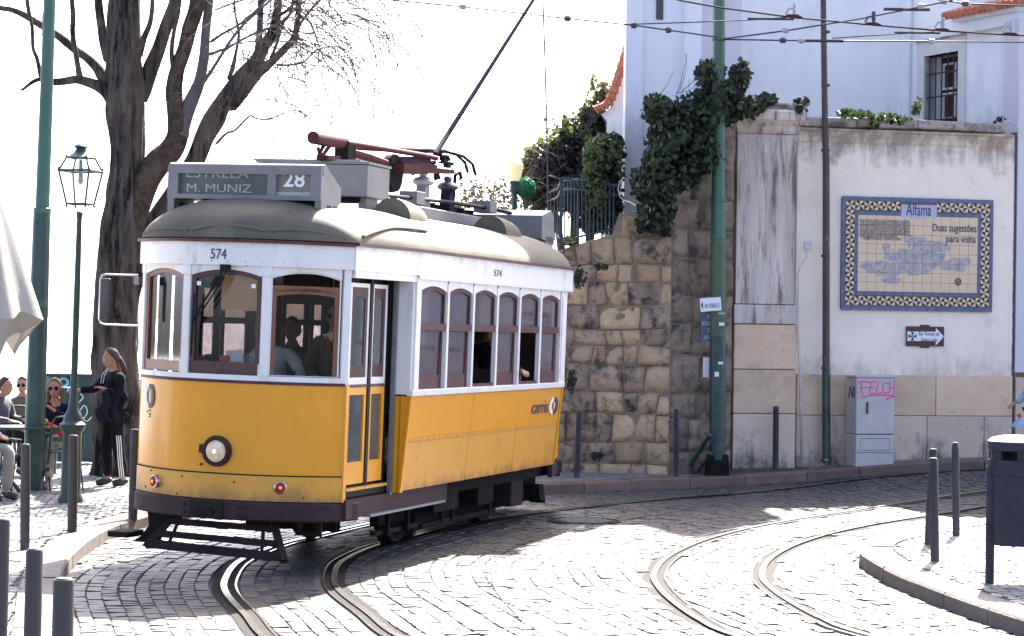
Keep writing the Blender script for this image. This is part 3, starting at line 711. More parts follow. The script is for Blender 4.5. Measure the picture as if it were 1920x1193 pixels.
win = sb(wa[0] + .01, wb[0] - .01, zwb, zwt - .01, 'wood_red', 'barred_window', .32, .36)
ww = wb[0] - wa[0]
for k in range(2):
    for j in range(3):
        x0 = wa[0] + .06 + k * ww / 2; x1 = x0 + ww / 2 - .1; h = (zwt - zwb - .1) / 3; z0 = zwb + .05 + j * h
        bq = MB(); o_ = [(x0, z0), (x1, z0), (x1, z0 + h - .05), (x0, z0 + h - .05)]; i_ = [(x0 + .025, z0 + .03), (x1 - .025, z0 + .03), (x1 - .025, z0 + h - .08), (x0 + .025, z0 + h - .08)]
        bq.ring(o_, i_, lambda a, c, d: (a, d, c), .29, .32); bq.build('sash', M['letter_white'], win)
for k in range(6):
    x = wa[0] + .05 + k * (ww - .1) / 5; MB().tube([(x, .05, zwb - .1), (x, .05, zwt)], .012, 6).build('window_bar', M['iron'], win)
for j in range(4):
    z = zwb + .12 + j * .36; MB().tube([(wa[0] - .02, .04, z), (wb[0] + .02, .04, z)], .014, 6).build('window_bar', M['iron'], win)
# front of that block (facing the street), eave and roof tiles
fr = MB(); fr.box((Lf + .02, 2.5, 4.9), (.3, 5.0, 3.4)); fr.build('front_wall', M['render_white'], sw)
sb(Lf * .60, Lf + .25, Hs - .01, Hs + .16, 'render_white', 'eave_moulding', -.16, .6); sb(Lf * .55, Lf + .3, Hs + .16, Hs + .24, 'render_white', 'eave_moulding', -.26, .6)
for k in range(14):
    x = Lf * .52 + k * .125
    MB().tube([(x, -.36, Hs + .25), (x, .2, Hs + .42), (x, 2.2, Hs + 1.1)], .062, 8).build('roof_tile', M['roof_tile'], sw)
# small side roof with red verge tiles on the left of the tower
an = thing('annex', 'small annex with a swooping verge of red tiles left of the church tower', 'building')
pts = [(1180, 80), (1170, 110), (1160, 142), (1150, 172), (1140, 195), (1127, 204), (1117, 208)]
Yn = 33.5; pw = [at(a, c, Yn) for a, c in pts]
bn = MB(); outl = [at(a + 4, c + 8, Yn) for a, c in pts] + [at(1126, 214, Yn), at(1138, 228, Yn), at(1139, 450, Yn), at(1240, 450, Yn), at(1240, 96, Yn)]
n = len(outl); bn.add([tuple(p) for p in outl] + [(p.x, p.y + 2.5, p.z) for p in outl], [tuple(range(n)), tuple(range(2 * n - 1, n - 1, -1))] + [(i, (i + 1) % n, n + (i + 1) % n, n + i) for i in range(n)])
bn.build('gable_wall', M['render_white'], an)
cp_ = catmull(pw, 2)
for k in range(len(cp_) - 1):
    a, c = cp_[k], cp_[k + 1]; c2 = a + (c - a) * 1.2
    MB().tube([a + Vector((0, -.1, .02)), c2 + Vector((0, -.1, 0))], [.050, .085], 8).build('roof_tile', M['roof_tile'], an)
bn = MB(); bn.add([tuple(p + Vector((0, -.05, .03))) for p in cp_] + [(p.x, p.y + 3, p.z + .03) for p in cp_], [(i, i + 1, len(cp_) + i + 1, len(cp_) + i) for i in range(len(cp_) - 1)]); bn.build('tiled_slope', M['roof_tile'], an)
# ================================================================ BIG BARE TREE
YTREE = 27.6
def limb(b, pts, yoff=0., n=12, rough=.12, step=5, yend=None, mi=0):
    k = len(pts); cp = []
    for i, (px, py, r) in enumerate(pts):
        Y = YTREE + yoff + ((yend - yoff) * i / (k - 1) if yend is not None else 0)
        p = at(px, py, Y); cp.append((p.x, p.y, p.z, r * Y / FPX))
    P = catmull([c[:3] for c in cp], step)
    rr = []
    for i in range(k - 1):
        for q in range(step): rr.append(cp[i][3] + (cp[i + 1][3] - cp[i][3]) * q / step)
    rr.append(cp[-1][3]); rr[0] *= .35; sd_ = random.uniform(0, 50)
    def fr(i, j, p):
        th = 2 * pi * j / n
        return 1 + rough * (noise.noise((cos(th) * 2.4 + sd_, sin(th) * 2.4, p.z * .9)) * 1.1 + noise.noise((cos(th) * 8 + sd_, sin(th) * 8, p.z * 2.2)) * .9)
    b.tube([tuple(p) for p in P], rr, n, mi, fr=fr); return P
tree = thing('bare_tree', 'big bare tree with thick ridged trunk behind the lantern on the cafe terrace', 'tree', (0, 0, 0))
b = MB(); limb(b, [(222, 915, 60), (221, 880, 50), (218, 800, 43), (216, 700, 40), (218, 600, 40), (224, 500, 41), (231, 420, 38), (236, 340, 31), (237, 280, 30), (234, 200, 33), (232, 130, 33), (232, 60, 31), (234, -60, 28), (240, -200, 20), (235, -330, 12)], n=60, rough=.19, step=12)
b.build('trunk', M['bark'], tree, smooth=True, fix=False)
BR = [('bark_light', [(238, 540, 14), (248, 440, 20), (259, 390, 22), (274, 343, 24), (298, 305, 24), (322, 280, 22), (334, 248, 19), (328, 200, 17), (325, 165, 15), (333, 128, 13), (347, 88, 13), (357, 50, 14), (369, 5, 14), (372, -80, 11), (380, -220, 7)], -.25, 20),
      ('bark_smooth', [(338, 262, 14), (344, 230, 13), (357, 195, 13), (374, 155, 11), (382, 110, 10), (386, 60, 9), (392, 0, 9), (395, -80, 7), (410, -200, 4)], -.1, 14),
      ('bark', [(225, 640, 18), (250, 520, 22), (276, 452, 22), (305, 400, 21), (337, 350, 20), (364, 305, 19), (383, 258, 20), (400, 225, 21), (420, 190, 17), (450, 150, 16), (480, 115, 13), (492, 90, 11), (512, 60, 10), (520, 20, 8), (525, -60, 7), (530, -180, 4)], .35, 20),
      ('bark', [(425, 205, 14), (455, 172, 12), (482, 138, 11), (507, 118, 8), (535, 90, 7.5), (551, 72, 7), (557, 40, 6), (560, 0, 6), (564, -80, 4)], .45, 14),
      ('bark', [(482, 112, 7), (487, 60, 6), (489, 0, 6), (487, -70, 4)], .3, 10),
      ('bark', [(262, 190, 15), (270, 168, 16), (283, 128, 15), (297, 94, 13), (311, 52, 12), (322, 26, 13), (329, 0, 12), (342, -80, 9), (350, -190, 5)], .3, 16),
      ('bark', [(235, 225, 24), (215, 190, 17), (200, 172, 13), (180, 160, 10), (147, 150, 8), (120, 153, 7), (100, 154, 6.5), (70, 150, 4), (40, 170, 2.5)], -.3, 14),
      ('bark', [(205, 165, 12), (190, 140, 11), (181, 126, 9.5), (162, 108, 8), (144, 96, 8), (122, 78, 8), (104, 64, 7), (70, 43, 6.5), (45, 28, 6), (20, 18, 5), (0, 15, 5), (-60, 2, 4)], .2, 12),
      ('bark', [(150, 148, 7), (146, 125, 5.5), (140, 90, 5), (136, 60, 5), (137, 30, 5), (134, -10, 4.5), (130, -90, 3)], -.2, 9),
      ('bark', [(77, 150, 4), (70, 112, 4), (62, 90, 3.5), (60, 50, 3.5), (52, 10, 4), (44, -60, 3)], .1, 8),
      ('bark', [(207, 120, 12), (196, 80, 10), (190, 45, 8.5), (186, 15, 8), (180, -50, 7), (170, -160, 4)], .15, 12),
      ('bark', [(258, 110, 9), (270, 72, 6), (280, 48, 5), (285, 20, 4.5), (286, -20, 4), (290, -90, 3)], -.1, 8),
      ('bark', [(327, 140, 6), (322, 100, 4.5), (326, 60, 4), (335, 20, 4), (338, -40, 3)], .1, 8),
      ('bark', [(427, 150, 4), (436, 128, 5), (442, 100, 3), (448, 60, 2.5), (440, 20, 2), (438, -40, 1.6)], .35, 7),
      ('bark_smooth', [(370, 170, 5), (385, 150, 3.6), (408, 115, 3.2), (430, 80, 3.), (455, 48, 2.8), (480, 25, 2.5), (530, -20, 2.2)], -.1, 7),
      ('bark_smooth', [(391, 103, 4), (410, 96, 2.8), (430, 88, 2.6), (470, 66, 2.4), (520, 45, 2.2), (560, 12, 2), (590, -15, 1.6)], -.1, 7),
      ('bark_smooth', [(393, 80, 3.6), (420, 62, 2.6), (450, 45, 2.5), (490, 10, 2.2), (520, -30, 2)], -.1, 7),
      ('twig', [(403, 272, 3.4), (425, 250, 2.6), (440, 245, 2.3), (468, 218, 2), (480, 222, 1.6), (505, 224, 1.5), (552, 207, 1.3), (590, 226, 1)], .2, 6),
      ('twig', [(516, 122, 3), (545, 122, 2), (570, 116, 1.8), (597, 93, 1.6), (640, 90, 1.2), (680, 120, .9)], .4, 6),
      ('twig', [(560, 30, 3), (580, 40, 2), (598, 85, 1.5), (612, 120, 1.1), (640, 150, .8)], .4, 6),
      ('bark', [(505, 115, 3), (518, 85, 3), (530, 45, 3.2), (546, 20, 3), (552, -30, 2.5)], .5, 7),
      ('bark', [(520, 30, 4), (538, 20, 3), (565, -10, 2.5), (600, -60, 2)], .5, 7),
      ('twig', [(552, 60, 3), (590, 10, 2.2), (640, -30, 2)], .3, 6), ('twig', [(400, 20, 2.5), (440, 5, 2), (520, -20, 2)], .3, 6)]
for mk, pts, yo, n in BR:
    b = MB(); limb(b, pts, yo * .25, n, .15 if n > 9 else .05, yend=yo + random.uniform(-.5, .6)); b.build('branch', M[mk], tree, smooth=True, fix=False)
# hanging twigs with buds
b = MB()
def twig(b, x, y, dirx, n, Y, r=.0045, droop=1., bud=True, ln=.10):
    p = at(x, y, Y); v = Vector((dirx, random.uniform(-.3, .3), random.uniform(-.1, .35))).normalized(); pts = [p.copy()]
    for i in range(n):
        v = (v + Vector((random.uniform(-.22, .22), random.uniform(-.2, .2), random.uniform(-.22, .22) - .13 * droop))).normalized()
        p = p + v * ln; pts.append(p.copy())
        if i > 2 and random.random() < .28:
            q = p.copy(); u = (v + Vector((random.uniform(-.9, .9), random.uniform(-.5, .5), random.uniform(-.9, .3)))).normalized(); pp = [q.copy()]
            for _ in range(random.randint(2, 6)):
                u = (u + Vector((random.uniform(-.3, .3), 0, random.uniform(-.35, .1)))).normalized(); q = q + u * ln * .7; pp.append(q.copy())
            b.tube(pp, [r * .6] * (len(pp) - 1) + [r * .3], 3, cap=False)
            if bud: b.box(pp[-1], (.008, .008, .018))
        if bud and random.random() < .3: b.box(p + Vector((random.uniform(-.02, .02), 0, random.uniform(-.02, .02))), (.008, .008, .014))
    b.tube(pts, [r * (1 - .6 * i / n) for i in range(n + 1)], 4, cap=False)
for k in range(230):
    x = random.choice((random.uniform(380, 600), random.uniform(440, 650), random.uniform(540, 690)))
    twig(b, x, random.uniform(-80, 150 if x < 600 else 60), random.uniform(-.3, .9), random.randint(8, 20), YTREE + random.uniform(-.8, 1), random.uniform(.005, .0085))
for k in range(26): twig(b, random.uniform(-30, 130), random.uniform(-60, 70), random.uniform(-.8, .3), random.randint(6, 13), YTREE + random.uniform(-.6, .8), random.uniform(.004, .006))
for k in range(16): twig(b, random.uniform(280, 420), random.uniform(60, 230), random.uniform(-.4, .6), random.randint(6, 12), YTREE + random.uniform(-.4, .6), .005)
for k in range(34): twig(b, random.uniform(400, 600), random.uniform(160, 260), random.uniform(-.2, .9), random.randint(6, 12), YTREE + random.uniform(-.4, .6), .005)
o = b.build('twigs', M['twig'], tree, fix=False); tag(o, kind='stuff')
# ================================================================ LEAFY PLANTS
def leaves(b, n, ells, sz, flat=.0, mi=0, clump=.0):
    tot = sum(e[3] for e in ells)
    for e in ells:
        c, rad, _, wgt = e
        m = int(n * wgt / tot); cl = []
        for _ in range(max(1, int(m * .03))):
            cl.append(Vector((random.gauss(0, .5), random.gauss(0, .5), random.gauss(0, .5))))
        for _ in range(m):
            if clump and random.random() < clump:
                q = random.choice(cl); d = q + Vector((random.gauss(0, .16), random.gauss(0, .16), random.gauss(0, .16)))
            else:
                d = Vector((random.gauss(0, 1), random.gauss(0, 1), random.gauss(0, 1))).normalized() * (random.random() ** .45)
            if d.length > 1.25: d = d.normalized() * random.uniform(.6, 1.25)
            p = Vector((c[0] + d.x * rad[0], c[1] + d.y * rad[1], c[2] + d.z * rad[2]))
            s = sz * random.uniform(.55, 1.3)
            nrm = Vector((random.gauss(0, 1), random.gauss(0, 1) - .6, random.gauss(0, .8) + .3)).normalized()
            a = nrm.orthogonal().normalized(); a = Matrix.Rotation(random.uniform(0, 6.28), 3, nrm) @ a; t = nrm.cross(a)
            w_ = s * .42
            u_ = nrm * s * .10; b.add([p - a * s * .48, p + t * w_ * .8 - a * s * .32 + u_, p + t * w_ + a * s * .08 + u_, p + a * s * .55, p - t * w_ + a * s * .08 + u_, p - t * w_ * .8 - a * s * .32 + u_], [(0, 1, 2, 3), (0, 3, 4, 5)], mi)
def E(px, py, Y, rx, ry, wgt=None, yr=.4):
    p = at(px, py, Y); s = Y / FPX; return ((p.x, p.y, p.z), (rx * s, yr, ry * s), 0, wgt or rx * ry)
# dark bushy evergreen beyond the fence
hb = thing('evergreen_tree', 'tall dark purplish evergreen beyond the iron fence', 'tree')
b = MB(); leaves(b, 12000, [E(1115, 225, 34, 26, 45), E(1085, 265, 34, 42, 48), E(1045, 300, 34, 42, 45), E(1060, 350, 34, 75, 50), E(1010, 345, 34, 35, 55), E(1110, 330, 34, 40, 70), E(1130, 180, 34, 16, 26, 300), E(1000, 300, 34, 20, 25), E(1110, 400, 34, 40, 40)], .085, clump=.35)
o = tag(b.build('crown', M['leaf_holly'], hb, fix=False), kind='stuff')
b = MB(); leaves(b, 500, [E(1060, 260, 33.8, 60, 50), E(1000, 330, 33.8, 35, 60), E(1120, 190, 33.8, 20, 50)], .07, clump=.5); tag(b.build('pale_shoots', M['leaf_light'], hb, fix=False), kind='stuff')  # shoots in a lighter leaf green
b = MB(); g = at(1075, 470, 34)
for dx_ in (-.25, 0, .3): b.tube([g + Vector((dx_ * .4, 0, -.6)), g + Vector((dx_, 0, .4)), at(1075 + dx_ * 200, 320, 34)], [.08, .06, .02], 7)
for k in range(26): twig(b, random.uniform(1020, 1150), random.uniform(130, 300), random.uniform(-.5, .5), random.randint(4, 9), 34, .005, -1.3)
b.build('trunk', M['twig'], hb, fix=False)
vh = thing('ivy_hedge', 'ivy-clad hedge growing over the iron fence left of the white tower', 'hedge')
b = MB(); leaves(b, 4300, [E(1132, 290, 30.4, 38, 38), E(1128, 345, 30.3, 36, 55), E(1135, 390, 30.3, 32, 40), E(1150, 270, 30.4, 20, 22)], .075, clump=.3); tag(b.build('foliage', M['leaf_dark'], vh, fix=False), kind='stuff')
b = MB(); leaves(b, 900, [E(1128, 300, 30.1, 38, 50), E(1120, 360, 30.1, 28, 55)], .075, clump=.2); tag(b.build('young_leaves', M['leaf_light'], vh, fix=False), kind='stuff')
b = MB()
for k in range(16): x = random.uniform(1100, 1160); b.tube([at(x, 440, 30.5), at(x + random.uniform(-8, 8), 380, 30.3), at(x + random.uniform(-14, 14), 290, 30.4)], [.012, .01, .004], 4)
tag(b.build('stems', M['twig'], vh, fix=False), kind='stuff')
# big ivy over the walls, in front of the tower and behind the green pole
iv = thing('ivy', 'mass of dark glossy ivy spilling over the grey wall behind the green pole', 'ivy')
b = MB(); Yi = 29.0
ell = [E(1240, 215, 29.2, 30, 30), E(1255, 262, 29.1, 38, 42), E(1300, 235, 29.2, 50, 50), E(1345, 195, 29.3, 45, 45), E(1330, 140, 29.3, 28, 28, 500), E(1385, 150, 29.5, 20, 34, 500), E(1395, 205, 29.6, 40, 22), E(1435, 190, 29.8, 20, 12, 200), E(1310, 290, 29.1, 40, 40), E(1235, 310, 29.0, 32, 48), E(1215, 350, 28.9, 26, 34), E(1245, 365, 28.85, 22, 50), E(1235, 410, 28.8, 24, 32), E(1280, 330, 29.0, 26, 30, 500), E(1204, 410, 28.8, 9, 30, 180), E(1250, 425, 28.8, 10, 20, 150), E(1195, 335, 28.9, 14, 20, 150), E(1222, 195, 29.1, 16, 18, 200)]
leaves(b, 17000, ell, .070, clump=.35); tag(b.build('foliage', M['leaf_dark'], iv, fix=False), kind='stuff')
b = MB(); leaves(b, 1200, [(e[0][:1] + (e[0][1] - .35,) + e[0][2:], e[1], 0, e[3]) for e in ell], .08, clump=.2); tag(b.build('young_leaves', M['leaf'], iv, fix=False), kind='stuff')
b = MB()
for k in range(16):
    x = random.uniform(1215, 1400); y = random.uniform(150, 240); twig(b, x, y, random.uniform(-.5, .5), random.randint(3, 7), 29.1, .006, -1.2, False, .09)
tag(b.build('stems', M['twig'], iv, fix=False), kind='stuff')
lm = []
for _ in range(6):
    q = MB(); leaves(q, 1, [((0, 0, 0), (0, 0, 0), 0, 1)], .09); me_ = bpy.data.meshes.new('leaf'); me_.from_pydata(q.v, [], q.f); me_.materials.append(M['leaf_one']); me_.update(); lm.append(me_)
wsum = [e[3] for e in ell]
for k in range(290):
    e = random.choices(ell, wsum)[0]; d = Vector((random.gauss(0, 1), random.gauss(0, .3) - .9, random.gauss(0, 1))).normalized()
    o = bpy.data.objects.new('leaf', random.choice(lm)); link(o, iv); o.location = (e[0][0] + d.x * e[1][0] * .95, e[0][1] + d.y * e[1][1] * 1.15 - .1, e[0][2] + d.z * e[1][2] * .95); o.rotation_euler = (random.uniform(-.6, .6), random.uniform(-3, 3), random.uniform(-.6, .6)); sc0 = random.uniform(.7, 1.2); o.scale = (sc0, sc0, sc0)
def weed(name, label, ells, n, sz, mk='leaf', cat='plant'):
    t = thing(name, label, cat); b = MB(); leaves(b, n, ells, sz, clump=.4); tag(b.build('foliage', M[mk], t, fix=False), kind='stuff')
    b = MB()
    for e in ells:
        for k in range(3): b.tube([(e[0][0] + random.uniform(-.05, .05), e[0][1], e[0][2] - e[1][2]), (e[0][0] + random.uniform(-.1, .1), e[0][1], e[0][2] + e[1][2] * .6)], [.006, .003], 4)
    tag(b.build('stem', M['twig'], t, fix=False), kind='stuff'); return t
weed('creeper', 'low green creeper trailing along the coping above the tile panel', [E(1600, 215, 30.0, 35, 8, 300), E(1650, 222, 30.1, 40, 8, 300), E(1690, 228, 30.2, 20, 8, 150), E(1640, 235, 29.9, 8, 8, 60)], 560, .07, 'leaf')
weed('wall_weed', 'small leafy weed on the coping between the pilaster and the brown drainpipe', [E(1500, 200, 29.9, 16, 16)], 110, .08, 'leaf_dark')
weed('wall_weed', 'upright weed on the coping just left of the barred window', [E(1719, 200, 30.2, 5, 18)], 60, .07, 'leaf')
weed('wall_weed', 'tiny weed at the right end of the long coping', [E(1878, 224, 30.6, 9, 6)], 40, .06, 'leaf')
weed('wall_plant', 'bright green plant on top of the stone wall behind the tram roof', [E(1072, 452, 29.3, 16, 9)], 170, .06, 'leaf_light')
for i, (x, y, rx, ry, lb) in enumerate(((1087, 520, 13, 24, 'dark moss tuft high on the ochre wall beside the tram roof'), (1072, 715, 8, 24, 'dark moss tuft low on the ochre wall beside the tram window'), (1128, 500, 12, 7, 'flat moss cushion in the joint of the ochre wall'), (1120, 855, 14, 6, 'moss cushion near the bottom of the ochre wall'))):
    weed('moss_tuft', lb, [E(x, y, 28.9, rx, ry)], 150, .045, 'leaf_dark', 'moss')
weed('gutter_weed', 'little weeds growing at the foot of the brown drainpipe', [E(1566, 872, 30.2, 12, 5)], 60, .05, 'leaf_dark')
# bare shrub between tram roof and fence
bs = thing('bare_shrub', 'leafless pinkish shrub behind the trolley gear of the tram', 'shrub')
b = MB()
for k in range(120): twig(b, random.uniform(850, 985), random.uniform(330, 420), random.uniform(-.7, .7), random.randint(6, 13), 33 + random.uniform(-.6, .6), random.uniform(.004, .008), -.7, True, .09)
for k in range(12): twig(b, random.uniform(900, 1100), random.uniform(200, 330), random.uniform(-.4, .5), 12, 33.5, .005, -1.1, True, .12)
o = b.build('twigs', M['twig'], bs, fix=False); tag(o, kind='stuff')
b = MB(); leaves(b, 500, [E(930, 370, 33, 55, 45), E(880, 375, 33, 35, 35)], .05, clump=.5); tag(b.build('buds', M['leaf_holly'], bs, fix=False), kind='stuff')
tp = thing('topiary', 'small round clipped bright green bush beside the white globe lantern', 'bush')
c = at(985, 352, 32.5); b = MB()
for k in range(2600):
    d = Vector((random.gauss(0, 1), random.gauss(0, 1), random.gauss(0, 1))).normalized() * .15 * random.uniform(.9, 1.05); p = c + d; nrm = (d.normalized() + Vector((random.gauss(0, .5), random.gauss(0, .5), random.gauss(0, .5)))).normalized(); a = nrm.orthogonal().normalized() * .014; t = nrm.cross(a)
    b.add([p - a, p + t, p + a, p - t], [(0, 1, 2, 3)])
tag(b.build('foliage', M['topiary'], tp, fix=False), kind='stuff'); MB().tube([c - Vector((0, 0, 1.2)), c], .02, 6).build('stem', M['twig'], tp)
# ================================================================ IRON FENCE ON THE WALL
fe = thing('iron_fence', 'blue-green iron railing on top of the ochre stone wall', 'fence')
FP = [(976, 380, 452, 36.5), (1046, 350, 452, 32.4), (1052, 335, 462, 30.6), (1084, 333, 455, 30.2), (1158, 345, 440, 29.7)]
def fp(i, top, t=0):
    a, c = FP[i], FP[min(i + 1, len(FP) - 1)]; x = a[0] + (c[0] - a[0]) * t; y = (a[2] + (c[2] - a[2]) * t) if not top else (a[1] + (c[1] - a[1]) * t); return at(x, y, a[3] + (c[3] - a[3]) * t)
for i, nb in ((0, 11), (1, 1), (2, 5), (3, 10)):
    for k in range(nb): 
        t = k / nb; MB().tube([fp(i, 0, t), fp(i, 1, t) + Vector((0, 0, .0))], .011, 5).build('bar', M['teal_iron'], fe)
    for dz in (-.03, -.16):
        MB().tube([fp(i, 1) + Vector((0, 0, dz)), fp(i, 1, 1) + Vector((0, 0, dz))], .017, 5).build('top_rail', M['teal_iron'], fe)
    MB().tube([fp(i, 0) + Vector((0, 0, .08)), fp(i, 0, 1) + Vector((0, 0, .08))], .016, 5).build('bottom_rail', M['teal_iron'], fe)
for x in (1052, 1084):
    a = at(x, 462, 30.4); c = at(x, 333, 30.4); MB().box((a + c) / 2, (.045, .045, (c - a).z)).build('post', M['teal_iron'], fe)
a = at(1068, 335, 30.4); MB().box(a, (.30, .12, .03)).build('post_cap', M['teal_iron'], fe)
# globe lantern among the shrubs
gl = thing('garden_lantern', 'lit cream lantern on a dark post beside the round green bush', 'lamp')
c = at(965, 340, 32.2); sc_ = 32.2 / FPX
MB().lathe([(8 * sc_, 0), (12 * sc_, 8 * sc_), (16 * sc_, 30 * sc_), (14 * sc_, 34 * sc_), (7 * sc_, 42 * sc_), (2.5 * sc_, 44 * sc_), (2 * sc_, 48 * sc_)], c, 8).build('lantern_glass', M['lantern_glow'], gl)
MB().lathe([(9 * sc_, -.0), (10 * sc_, -.03), (8 * sc_, -.07), (9 * sc_, -.16), (5 * sc_, -.2), (5 * sc_, -1.3)], c, 8).build('post', M['lamp_metal'], gl)
# ================================================================ POLES, PIPES
def pole(name, label, pts, m, cat='pole', collars=(), n=20, split=None):
    t = thing(name, label, cat); b = MB(); b.tube([p for p, r in pts], [r for p, r in pts], n); b.build('shaft', m, t, smooth='auto')
    for p, r in collars: MB().lathe([(r, -.035), (r * 1.06, -.03), (r * 1.06, .03), (r, .035)], p, n).build('collar', m, t)
    return t
lp = pole('catenary_pole', 'tall green tapered steel pole at far left behind the lantern', [(at(62, 952, 25), .118), (at(65, 790, 25), .112), (at(73, 560, 25), .105), (at(79, 400, 25), .098), (at(79.5, 392, 25), .084), (at(88, 150, 25), .076), (at(93, 0, 25), .07), (at(97, -150, 25), .066)], M['green_pole'], collars=[(at(79, 396, 25), .099), (at(73, 570, 25), .106)])
b = MB(); b.tube([at(62, 945, 25), at(69, 690, 25), at(73, 572, 25), at(78.5, 400, 25)], [.121, .1135, .1095, .1005], 20); b.build('lower_shaft', M['green_low'], lp, smooth='auto')
rp = thing('catenary_pole', 'tall faded green pole with stickers and signs in front of the grey stone wall', 'pole')
Yp = 29.05; gx = gr(1345, 884, .12)
def rpt(y): return at(1345 + (885 - y) / 885 * 3.2, y, Yp)
b = MB(); b.tube([rpt(y) for y in (640, 380, 375, 180, 172, 0, -160)], [.102, .098, .093, .089, .086, .083, .08], 24); b.build('shaft', M['green_pole'], rp, smooth='auto')
b = MB(); b.tube([rpt(y) for y in (862, 640, 455)], [.112, .108, .1035], 24); b.build('lower_shaft', M['green_low'], rp, smooth='auto')
b = MB(); b.tube([rpt(y) for y in (630, 540, 455)], [.1095, .107, .1055], 24); b.build('faded_band', mat('green_mid', (.045, .085, .05), .5, var=(.07, .11, .055), vs=5), rp, smooth='auto')
for y, r in ((445, .101), (376, .099), (178, .091), (73, .092)): MB().lathe([(r, -.03), (r + .008, -.022), (r + .008, .022), (r, .03)], rpt(y), 24).build('collar', M['green_pole'], rp)
g = rpt(868); o = MB().box((g.x, g.y + .02, .26), (.32, .26, .30), top=(.9, .9)).build('plinth', M['under'], rp); bevel(o, .02)
for (x, y, w_, h_, mk) in ((1353, 608, 10, 6, 'sign_white'), (1351, 681, 9, 5, 'paper'), (1344, 702, 8, 9, 'sign_white')):
    p = at(x, y, Yp - .118); MB().box(p, (w_ * Yp / FPX, .006, h_ * Yp / FPX)).build('sticker', M[mk], rp)
text('1643', .05, M['letter_white'], rp, at(1345, 590, Yp - .122), (1, 0, 0), (0, 0, 1))
dp = thing('drainpipe', 'dark brown peeling drainpipe running down in front of the plastered wall', 'pipe')
def pipeY(px): return W0.y + (at(px, 600, 30).x - W0.x) * sin(PH) - .12
Yd = pipeY(1548)
b = MB(); b.tube([at(1543, -40, Yd), at(1545, 100, Yd), at(1547, 240, Yd), at(1549, 300, Yd), at(1549, 700, Yd)], [.040, .042, .043, .050, .052], 14); b.build('upper_pipe', M['brown_pipe'], dp, smooth='auto')
b = MB(); b.tube([at(1549, 690, Yd), at(1549.5, 868, Yd)], [.056, .057], 14); b.build('lower_pipe', M['green_low'], dp, smooth='auto')
for y in (60, 160, 282, 480, 690, 780, 862): MB().lathe([(.05, -.02), (.064, -.015), (.064, .015), (.05, .02)], at(1548, y, Yd), 14).build('bracket', M['brown_pipe'], dp)
cd = thing('conduit', 'thin white cable conduit with junction box beside the pilaster', 'cable conduit')
Yc = pipeY(1498)
b = MB(); b.tube([at(1513, 466, Yc), at(1512, 485, Yc), at(1500, 498, Yc), at(1496, 515, Yc), at(1496, 620, Yc), at(1500, 700, Yc), at(1503, 862, Yc)], [.008, .008, .010, .016, .018, .018, .018], 8); b.build('conduit_pipe', M['white_pipe'], cd, smooth=True)
o = MB().box(at(1515, 461, Yc - .02), (.11, .07, .13)).build('junction_box', M['white_pipe'], cd); bevel(o, .01)
st = thing('metal_strut', 'dark metal braces leaning against the foot of the green pole', 'brace')
MB().tube([gr(1285, 888, .12), at(1331, 816, 28.8)], .028, 8).build('strut', M['green_low'], st); MB().tube([gr(1306, 888, .12), at(1333, 850, 28.8)], .02, 8).build('strut', M['green_low'], st)
# ================================================================ BOLLARDS
def bollard(base, top, r, label, m='iron', dome=False, group='iron bollards along the kerbs'):
    t = thing('bollard', label, 'bollard', base, 0, group); h = (top - base).length; ax = (top - base).normalized(); q = Vector((0, 0, 1)).rotation_difference(ax).to_matrix()
    prof = [(r * 1.0, -.02), (r, h * .55), (r * .97, h - .012), (r * .9, h)] if not dome else [(r, -.02), (r, h * .9), (r * .98, h - .05), (r * .8, h - .015), (r * .4, h)]
    b = MB(); b.lathe(prof, (0, 0, 0), 24, axis=q); b.build('post', M[m], t, smooth='auto')
    c = ax * (h + .001); MB().lathe([(r * .82, 0), (r * .7, .006), (.002, .008)], c, 24, axis=q).build('cap', M['iron_light'], t, smooth='auto')
    return t
def bol(px0, yb, px1, yt, wpx, label, m='iron', dome=False):
    g = gr(px0, yb, .12); tp_ = at(px1, yt, g.y); bollard(g, tp_, wpx / 2 * g.y / FPX, label, m, dome)
def bolY(px, Y, px1, yt, wpx, label, m='iron'):
    q = at(px, 900, Y); bollard(Vector((q.x, Y, .12 + hz(q.x, Y))), at(px1, yt, Y), wpx / 2 * Y / FPX, label, m)
bol(46.5, 1031, 48, 834, 18, 'grey bollard with its foot level with the kerb bend, second row at left', 'iron_light')
bol(135, 999, 138, 817, 18, 'grey bollard standing in front of the green lamp post base', 'iron_light')
bol(249, 973, 253, 806, 17, 'grey bollard close to the left side of the yellow tram', 'iron_light')
for px, yt, w_, s_, lb in ((6, 975, 27, 332, 'cropped grey bollard at the left edge of the picture, tallest of the near three'), (65, 1031, 33, 392, 'middle one of the three big foreground bollards at lower left'), (120, 1087, 41, 470, 'shortest-looking nearest foreground bollard beside the kerb corner')):
    Y = FPX / s_; p = at(px, yt, Y); bollard(Vector((p.x - .01, p.y, .12)), p, w_ / 2 / s_, lb, 'iron_light')
bolY(1081, 28.2, 1086, 774, 11, 'leaning bollard in front of the ochre wall just behind the tram', 'iron')
bolY(1268, 28.62, 1268, 768, 10, 'bollard in front of the corner where ochre and grey walls meet', 'iron')
bolY(1454, 29.55, 1455, 763, 11, 'bollard in front of the stained pilaster base', 'iron')
bol(1741, 1022, 1750, 843, 16, 'leaning bollard half hidden behind another on the right island', 'iron')
bol(1753, 1054, 1750, 860, 17, 'front bollard of the overlapping pair on the right island', 'iron')
bol(1793, 1006, 1791, 831, 14, 'round-topped bollard left of the litter bin', 'iron', True)
